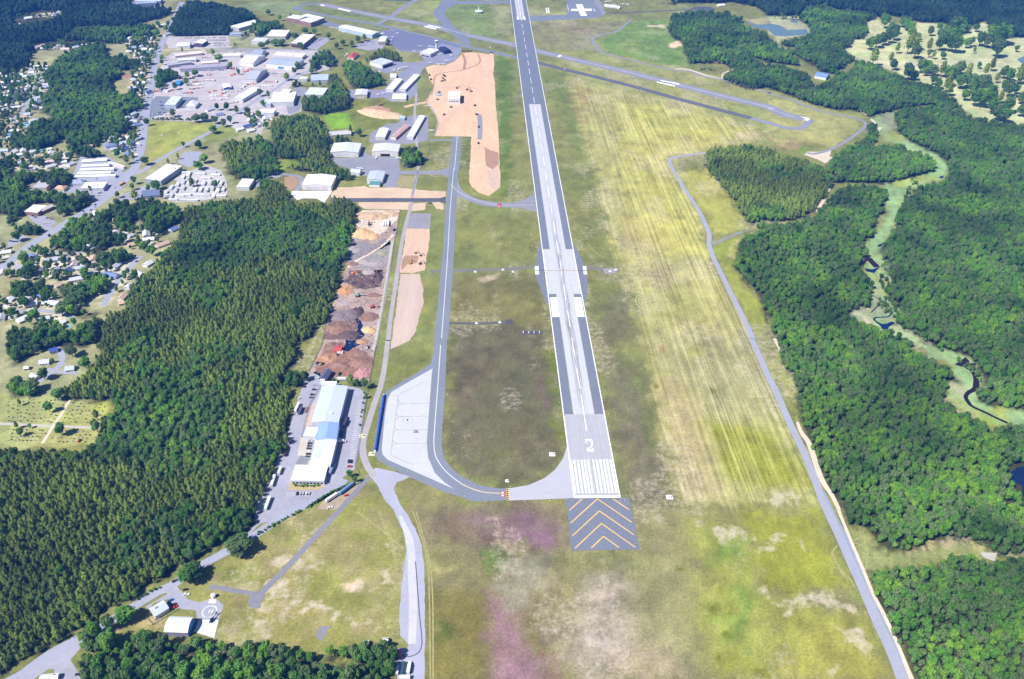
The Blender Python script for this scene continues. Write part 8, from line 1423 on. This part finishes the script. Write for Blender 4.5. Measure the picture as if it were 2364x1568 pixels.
for t, s in (('03', '2200 320 300 b big oak on the grass between road and meadow;1745 590 270 b big oak at the bend of the bottom road;1155 960 210 b round tree left of the heliport house;990 1040 150 b small tree by the bottom road verge;860 1110 170 b leafy tree at the turnout by the road;980 1190 190 b broad tree beside the turnout;2130 40 120 b tree at the lower tip of the factory drive'),
 ('02', '440 612 90 b dark round tree in the upper left graveyard;550 825 115 b round tree at the crossing of the graveyard paths;880 690 60 c dark cypress on the right of the graveyard;880 790 100 b bushy tree below the cypress;145 785 45 c small dark fir on the left graveyard path;180 850 70 b dark bush below the small fir;275 795 40 b small shrub on the graveyard path;175 575 40 c reddish shrub at the upper left of the graveyard;960 780 80 b pale green bush at the right graveyard edge;270 430 210 b big dark tree above the graveyard;520 500 120 b tree at the top of the graveyard path;650 100 140 b bright tree right of the curving lane;780 210 140 b tall tree below the bright one;390 310 110 b lone dark tree on the driveway;480 190 40 b small bush by the curving lane'),
 ('12', '870 370 80 c conifer behind the factory;1000 400 90 b bush at the corner of the mulch yard;930 395 60 b small bush beside the conifer;1015 520 40 b narrow bush along the fence;860 1235 70 b dark shrub by the lower factory gate;720 375 40 b small shrub by the white loading dock;910 1290 60 b green shrub on the planted bank'),
 ('01', '380 750 60 c pointed fir beside the lane end;210 800 110 b round tree by the fir;270 890 120 b tree at the left lane end;250 930 120 b second tree at the left lane end;430 880 80 b tree between white sheds;520 960 100 b round tree by the dark blue house;580 830 80 b tree beside the round pool;770 840 100 b tree right of the bright lawn;770 940 90 b tree by the long yard;900 890 50 b small shrub by the grey gabled house;1020 900 60 b red brown bush by the grey gabled house;1240 970 90 b round tree across the lane;600 1120 110 b tall tree left of the shaded lane;700 1130 120 b broad tree beside it;560 1290 140 b tree below the grey house;650 1290 110 b second tree below the grey house;310 1330 110 b round tree above the pale house;110 1310 90 b dark tree at the left edge;220 1210 120 b tree before the small white house;270 1380 80 b bush in the lower left garden;680 1400 70 b bright bush by the small pool;350 1550 120 b bright bush at the bottom left;1080 225 50 b small tree on the dry verge;1215 150 50 b small tree right of the bus;1235 230 80 c tall fir on the pale lot;1430 140 120 b round tree before the slanting shop;1365 165 50 b small tree beside the round one;1765 110 70 c tall fir in the trailer park;1980 130 70 b round tree in the trailer park;490 120 100 b round tree behind the flat hall;600 105 100 b second round tree behind the flat hall;830 170 40 b small tree before the white shop;560 380 80 b small tree by the roadside shop;1490 220 50 c fir beside the pool deck;1270 680 70 b bright small tree in the middle wood;150 610 110 b bright green bushes at the left edge;1140 620 90 b tree by the small pale house;1230 90 60 b tree above the trailer park;1320 700 110 b tree at the clearing;1400 740 100 b dark tree at the clearing'),
 ('00', '1250 580 120 b big oak by the town road;1360 560 90 b round oak across from the works;1325 640 70 c dark fir by the town road;1350 1120 60 b pale tree at the corner of the triangular field;1245 1250 60 b small tree by the pinkish house;1080 1255 70 b round tree before the field;1225 1445 40 c small tree by the pale yard;1330 1480 90 b round tree right of the town road;1160 1470 60 c thin tree by the storage lot;1080 1410 80 b tree above the storage lot;250 1440 80 b round tree on the lawns;360 1480 110 b round tree before the pink house;530 1450 130 b tall dark tree on the lawns;220 1530 90 b tree at the bottom of the lawns;170 890 80 b dark round tree by the far lane;320 850 40 b small tree on the far lane;300 940 50 b tree at the foot of the far lane;1490 530 40 b dark bush left of the long works;1490 570 40 b second bush left of the long works;1960 480 50 c dark tree at the end of the sandy lane;2020 530 100 b dark tree below the sandy lane;2120 600 60 b round tree at the end of the lilac hall;1800 670 70 b round tree below the lilac hall;1725 690 60 c fir below the lilac hall;1715 750 60 c second fir below the lilac hall;1610 790 60 b tree by the blue house;1470 790 80 b tree at the roadside works;1590 1040 70 c dark fir by the lilac car park;2000 980 50 b tree in the lower yard;2090 980 70 b round tree in the lower yard;1880 1080 130 b dark clump above the triangular field;1800 1090 90 b tree left of the dark clump;1980 1100 80 b tree right of the dark clump;2180 1010 60 c thin fir by the slanting road;2120 1100 60 b tree by the slanting road;2060 1130 70 b tree at the field corner;1960 1190 90 b long hedge bush on the slanting road;1830 1330 80 b bush at the dry slope;1640 1440 30 c small fir by the slanting road;1550 1490 30 c second small fir by the slanting road;1880 1460 110 b dark trees by the pale lot;1830 1520 100 b tree above the slanting shop;1690 1330 40 b small bush in the field;1680 460 25 c tiny tree by the cream track;2280 1020 80 b tree by the slanting road bend;2200 660 40 b bush in the machinery yard;1460 220 50 b tree by the upper road house;1550 215 40 b second tree by the upper road house;1530 260 50 c dark tree beside the upper road;1440 300 90 b tree at the upper road bend;1310 370 90 c dark firs by the road;1230 395 70 b tree by the pale houses;1330 490 60 b dark tree by the long trailer'),
 ('10', '110 110 60 b lone round tree in the far left grass;220 160 40 b tree beside the brown halls;320 150 30 c tree left of the brown halls;670 330 50 c dark tree by the brown warehouse;800 390 60 b tree on the terminal road;745 420 50 b second tree on the terminal road;880 400 60 c dark fir by the terminal car park;940 360 60 c dark fir beside the car park;1000 345 50 c fir before the long terminal hall;1210 385 40 c small fir by the corner block;450 280 80 b tree by the brown warehouse roof;540 290 60 b tree beyond the brown warehouse;360 330 90 b round tree left of the brown warehouse;170 390 90 b dark tree by the pale shed;230 390 100 b second dark tree by the pale shed;50 415 80 b third tree by the pale shed;410 420 70 b tree before the brown warehouse;380 600 70 b tree at the right of the broad warehouse;280 705 70 c round dark fir by the yard of trucks;350 650 50 b tree by the works road;510 650 60 c fir on the works road;590 770 30 c small fir on the green;30 850 60 b tree left of the L shaped works;110 870 40 c thin fir left of the L shaped works;60 950 50 b tree beside the L shaped works;20 1050 60 b tree below the L shaped works;870 1190 40 c thin fir behind the grey shed;950 1220 80 b small clump right of the grey shed;500 1130 50 b tree at the wood corner;90 1150 60 b tree by the side road')):
    for it in s.split(';'):
        a = it.split(' ', 4); tree(t, float(a[0]), float(a[1]), float(a[2]), a[3], a[4], None, 1.15 if a[3] == 'c' else 1.0)
# golf course trees
GT = '985 515 70 c;1140 530 40 c;1165 590 70 b;1200 440 40 c;1310 660 90 b;1360 690 60 b;1420 600 90 b;1480 610 80 b;1540 640 70 b;1460 650 60 b;1620 630 60 c;1530 735 60 b;1575 765 70 b;1680 660 80 b;1740 640 90 b;1690 720 60 c;1660 770 60 c;1685 820 50 c;1790 620 80 b;1860 650 60 c;1790 740 90 b;1850 730 90 b;1890 780 100 b;1930 750 100 b;1990 760 110 b;1830 870 70 b;1930 890 110 b;1990 900 110 b;2060 840 90 b;2090 870 70 b;2040 800 80 b;2080 970 100 b;2130 1030 100 b;2230 960 100 b;2200 1050 100 b;2155 890 50 c;2120 715 40 c;2190 660 80 b;2240 680 80 b;2200 780 70 b;2250 810 100 b;2300 820 60 b;2340 670 80 c;2350 900 70 b;2350 1010 80 b;2340 720 60 b;2020 640 50 c;2080 590 50 c;1955 600 40 b;2130 430 110 b;2040 370 80 b;1970 350 90 b;2150 330 110 b;2200 300 120 b;2080 290 100 b;2120 370 80 b;1910 460 25 c;1490 490 30 c;1535 500 35 c;1620 505 50 b;1495 410 50 c;1600 390 90 b;1690 390 100 b;1750 400 100 b;1610 320 90 b;1680 310 90 b;1750 300 90 b;1720 230 110 b;1790 220 90 b;1660 270 80 b;1840 390 60 b;1880 380 60 b;1505 280 60 b;1590 240 50 b;1850 260 50 b;1930 250 50 b;1310 400 70 c;1380 380 60 c;1340 340 60 c;1370 460 90 b;1330 290 70 b;1290 210 80 b;1250 190 70 b;1320 250 70 b;950 390 80 b;1010 370 80 b;1070 350 80 b;1130 330 80 b;1180 310 70 b;1190 260 60 b;1150 240 60 b;1090 190 80 b;1070 160 60 b;1110 280 50 b;2300 445 40 b;1300 620 70 b'
for k, it in enumerate(GT.split(';')):
    x, y, w, kd = it.split(); x, y = float(x), float(y)
    tree('30', x, y, float(w) * 1.2, kd, ('slim dark' if kd == 'c' else 'round') + ' tree on the golf course ' + ('by the upper fairways' if y < 480 else 'by the long middle fairway' if y < 700 else 'on the lower slope'), 'trees of the golf course', 1.05 if kd == 'c' else .85)
# lived-in filling of the town: more small homes, drives, garden trees and cars between those read one by one
WP = [[(p[0], p[1]) for p in P] for _, _, _, P in WOODS]
RP = np.array([(q.x, q.y, w) for P, w in ROADL for q in catmull(P, 3)])
BL = [(o.location.x, o.location.y) for o in SC.objects if o.type == 'EMPTY' and o.parent is None and o.get('category') in ('house', 'building', 'warehouse', 'factory', 'mobile home')]
drv = MB(); NF = 0; XT = []
for t, s, q in (('00', '-80 640 130 620 360 1000 240 1100 300 1180 90 1360 -80 1360', 'at the far left edge'), ('00', '0 620 320 600 470 620 400 700 440 800 380 980 0 1000', 'beside the far left lane'), ('00', '-20 1370 640 1400 700 1450 660 1567 -20 1567', 'on the lawns left of the storage rows'), ('01', '-60 700 860 760 1120 840 1280 800 1250 960 1140 1130 960 1270 900 1300 700 1030 480 1050 -60 1000', 'in the estate left of the pine wood'), ('01', '-60 1180 540 1160 500 1300 640 1350 560 1440 -60 1440', 'in the lower left gardens'), ('00', '1140 350 1440 350 1480 480 1420 560 1380 700 1330 900 1200 900 1220 640', 'left of the upper town road'), ('00', '960 1060 1300 1060 1240 1480 960 1350', 'by the bend of the town road'), ('00', '120 150 480 110 640 130 420 250 130 260', 'in the top left clearing'), ('00', '300 410 800 380 800 450 420 480', 'in the upper left wood'), ('10', '-120 1060 110 1040 90 1150 -40 1230', 'by the slanting road'), ('01', '560 440 1000 400 1180 520 1400 560 1500 680 1250 760 900 700', 'among the middle trees')):
    P = [(p[0], p[1]) for p in G(t, s)]; x0, x1, y0, y1 = min(p[0] for p in P), max(p[0] for p in P), min(p[1] for p in P), max(p[1] for p in P)
    def free(x, y, rb, rr, wd):
        a = np.array([x]), np.array([y])
        if sdist(P, *a)[0] > -2: return False
        if min((x - u) ** 2 + (y - v) ** 2 for u, v in BL) < rb * rb: return False
        if np.any(np.hypot(RP[:, 0] - x, RP[:, 1] - y) < RP[:, 2] / 2 + rr): return False
        return all(sdist(W, *a)[0] > wd for W in WP)
    for st_, what in ((17, 'h'), (10, 't'), (12, 'c')):
        x = x0
        while x < x1:
            y = y0
            while y < y1:
                u, v = x + rnd.uniform(-.35, .35) * st_, y + rnd.uniform(-.35, .35) * st_
                if what == 'h' and free(u, v, 15, 8, 1):
                    a = rnd.choice((.35, 1.92)) + rnd.uniform(-.1, .1); col = rnd.choice('glwwbtgplw'); NF += 1; house_at(Vector((u, v)), a, rnd.uniform(10, 16), rnd.uniform(7.5, 10), col, f'small {HC[col][1]} roofed house ' + q); BL.append((u, v))
                    dx, dy = math.cos(a), math.sin(a); e = Vector((u + dy * 11, v - dx * 11)); drv.face([(e.x - dx * 6, e.y - dy * 6, .05 + NF * 2e-4), (e.x - dx * 1 + dy * 5, e.y - dy * 1 - dx * 5, .05 + NF * 2e-4), (e.x + dx * 7, e.y + dy * 7, .05 + NF * 2e-4), (e.x + dx * 2 - dy * 6, e.y + dy * 2 + dx * 6, .05 + NF * 2e-4)])
                elif what == 't' and rnd.random() < .28 and free(u, v, 8.5, 3, .5):
                    z = rnd.uniform(.45, 1.0); k = rnd.randrange(5); o = link_obj('garden_tree', VAR['broad'][k], None, (u, v, 0), rnd.uniform(0, 6), (z, z, z)); tag(o, 'leafy garden tree ' + q, 'tree', 'garden trees ' + q)
                elif what == 't' and vnoise(np.array([u / 26]), np.array([v / 26]), 4)[0] > .30 and free(u, v, 8, 3, -9): XT.append((u, v, rnd.uniform(.6, 1.05)))
                elif what == 'c' and rnd.random() < .22 and free(u, v, 9, 2, 2):
                    cc = rnd.choice(list(CARC)); o = link_obj('parked_car', CAR1[cc], None, (u, v, .09), rnd.uniform(0, 6)); tag(o, f'{cc} car parked by a house ' + q, 'car', 'cars at the houses ' + q)
                y += st_
            x += st_
print('FILL', NF)
tag(drv.build('driveway', mat('drive_pale', C(214, 210, 210), var=.1)), 'pale driveways between the small town houses', 'driveway', kind='structure')
_m = multi('31', '1330 60 1060 740 1020 1050 1000 1290', '32', '1600 120 1960 300 2000 560 2300 700', '31', '1350 1450 1180 1200 1100 850 1180 500 1400 150'); mx0, mx1, my0, my1 = min(p[0] for p in _m), max(p[0] for p in _m), min(p[1] for p in _m), max(p[1] for p in _m)
for _ in range(6500):
    x, y = rnd.uniform(mx0, mx1), rnd.uniform(my0, my1); a = np.array([x]), np.array([y])
    if sdist([(p[0], p[1]) for p in _m], *a)[0] < -1 and vnoise(a[0] / 18, a[1] / 18, 9)[0] > .45:
        z = rnd.uniform(.25, .62); o = link_obj('marsh_shrub', VAR['broad'][rnd.randrange(5)], None, (x, y, -z), rnd.uniform(0, 6), (z, z, z)); tag(o, 'low green bush growing in the pale marsh', 'shrub', 'bushes of the marsh')
ALLP['broad'] = np.concatenate([ALLP['broad'], np.array(XT)])
NIND = 300
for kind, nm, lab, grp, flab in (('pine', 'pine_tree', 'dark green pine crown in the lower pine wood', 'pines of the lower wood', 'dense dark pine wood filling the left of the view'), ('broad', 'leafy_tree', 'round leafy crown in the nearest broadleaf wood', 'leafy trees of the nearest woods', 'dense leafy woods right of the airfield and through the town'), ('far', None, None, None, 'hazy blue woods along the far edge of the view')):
    A = ALLP[kind]
    if nm:
        v = in_view(A); d = np.where(v, A[:, 1], 1e9); o_ = np.argsort(d)[:NIND]; sel = np.zeros(len(A), bool); sel[o_] = True
        for x, y, s in A[sel]:
            k = rnd.randrange(len(VAR[kind])); o = link_obj(nm, VAR[kind][k], None, (x, y, 0), rnd.uniform(0, 6.28), (s, s, s * rnd.uniform(.85, 1.2))); side = ('left of the old road' if x < -40 else 'right of the perimeter road'); tag(o, lab + ', ' + side if kind == 'broad' else lab, 'tree', grp)
        A = A[~sel]
    forest({'pine': 'pine_forest', 'broad': 'leafy_forest', 'far': 'far_forest'}[kind], kind, A, flab)
# shrubs
b = crown_mesh('shrub', 'broad', 1.2, 2.2, 5, 70, .5, LB_); SHR = b.mesh('shrub', LB_)
for t, s, n, lab in (('12', '470 1560 640 1450 800 1370 990 1290', 26, 'on the planted bank by the factory drive'), ('12', '340 1345 470 1355 600 1350', 14, 'in the mulch bed before the office'), ('13', '0 245 200 130 430 10', 20, 'along the hedge of the lower factory drive'), ('12', '1008 480 985 620 960 800', 8, 'along the factory fence'), ('33', '1900 310 1980 330 2050 355', 4, 'at the edge of the right hand clearing'), ('20', '1710 640 1760 650 1800 640 1850 660 1900 650', 6, 'in the small clump at the far clearing'), ('03', '1260 830 1360 780 1470 730', 10, 'along the bottom road verge'), ('00', '1400 1110 1600 1110 1760 1115', 16, 'in the hedge above the triangular field')):
    P = catmull(G(t, s), 6)
    for k in range(n):
        f = (k + rnd.random()) / n * (len(P) - 1); i = min(int(f), len(P) - 2); q = P[i].lerp(P[i + 1], f - i); z = rnd.uniform(.7, 1.3) * (1.9 if t in ('20', '00') else 1)
        o = link_obj('shrub', SHR, None, (q.x + rnd.uniform(-1, 1), q.y + rnd.uniform(-1, 1), 0), rnd.uniform(0, 6), (z, z, z)); tag(o, 'small green shrub ' + lab, 'shrub', 'shrubs ' + lab)
# ---------------------------------------------------------------- air
HAZE = True
if HAZE:
    b = MB(); b.box(0, 1900, -2, 9000, 7000, CAMH + 32); m = bpy.data.materials.new('haze'); m.use_nodes = True; t = m.node_tree; t.nodes.remove(t.nodes['Principled BSDF']); pv = t.nodes.new('ShaderNodeVolumePrincipled')
    pv.inputs['Color'].default_value = (.06, .28, 1.0, 1); pv.inputs['Density'].default_value = 1.1e-4; pv.inputs['Anisotropy'].default_value = 0.0
    t.links.new(pv.outputs[0], t.nodes['Material Output'].inputs['Volume']); o = b.build('haze', m); tag(o, 'thin blue air over the whole landscape', 'haze', kind='stuff')
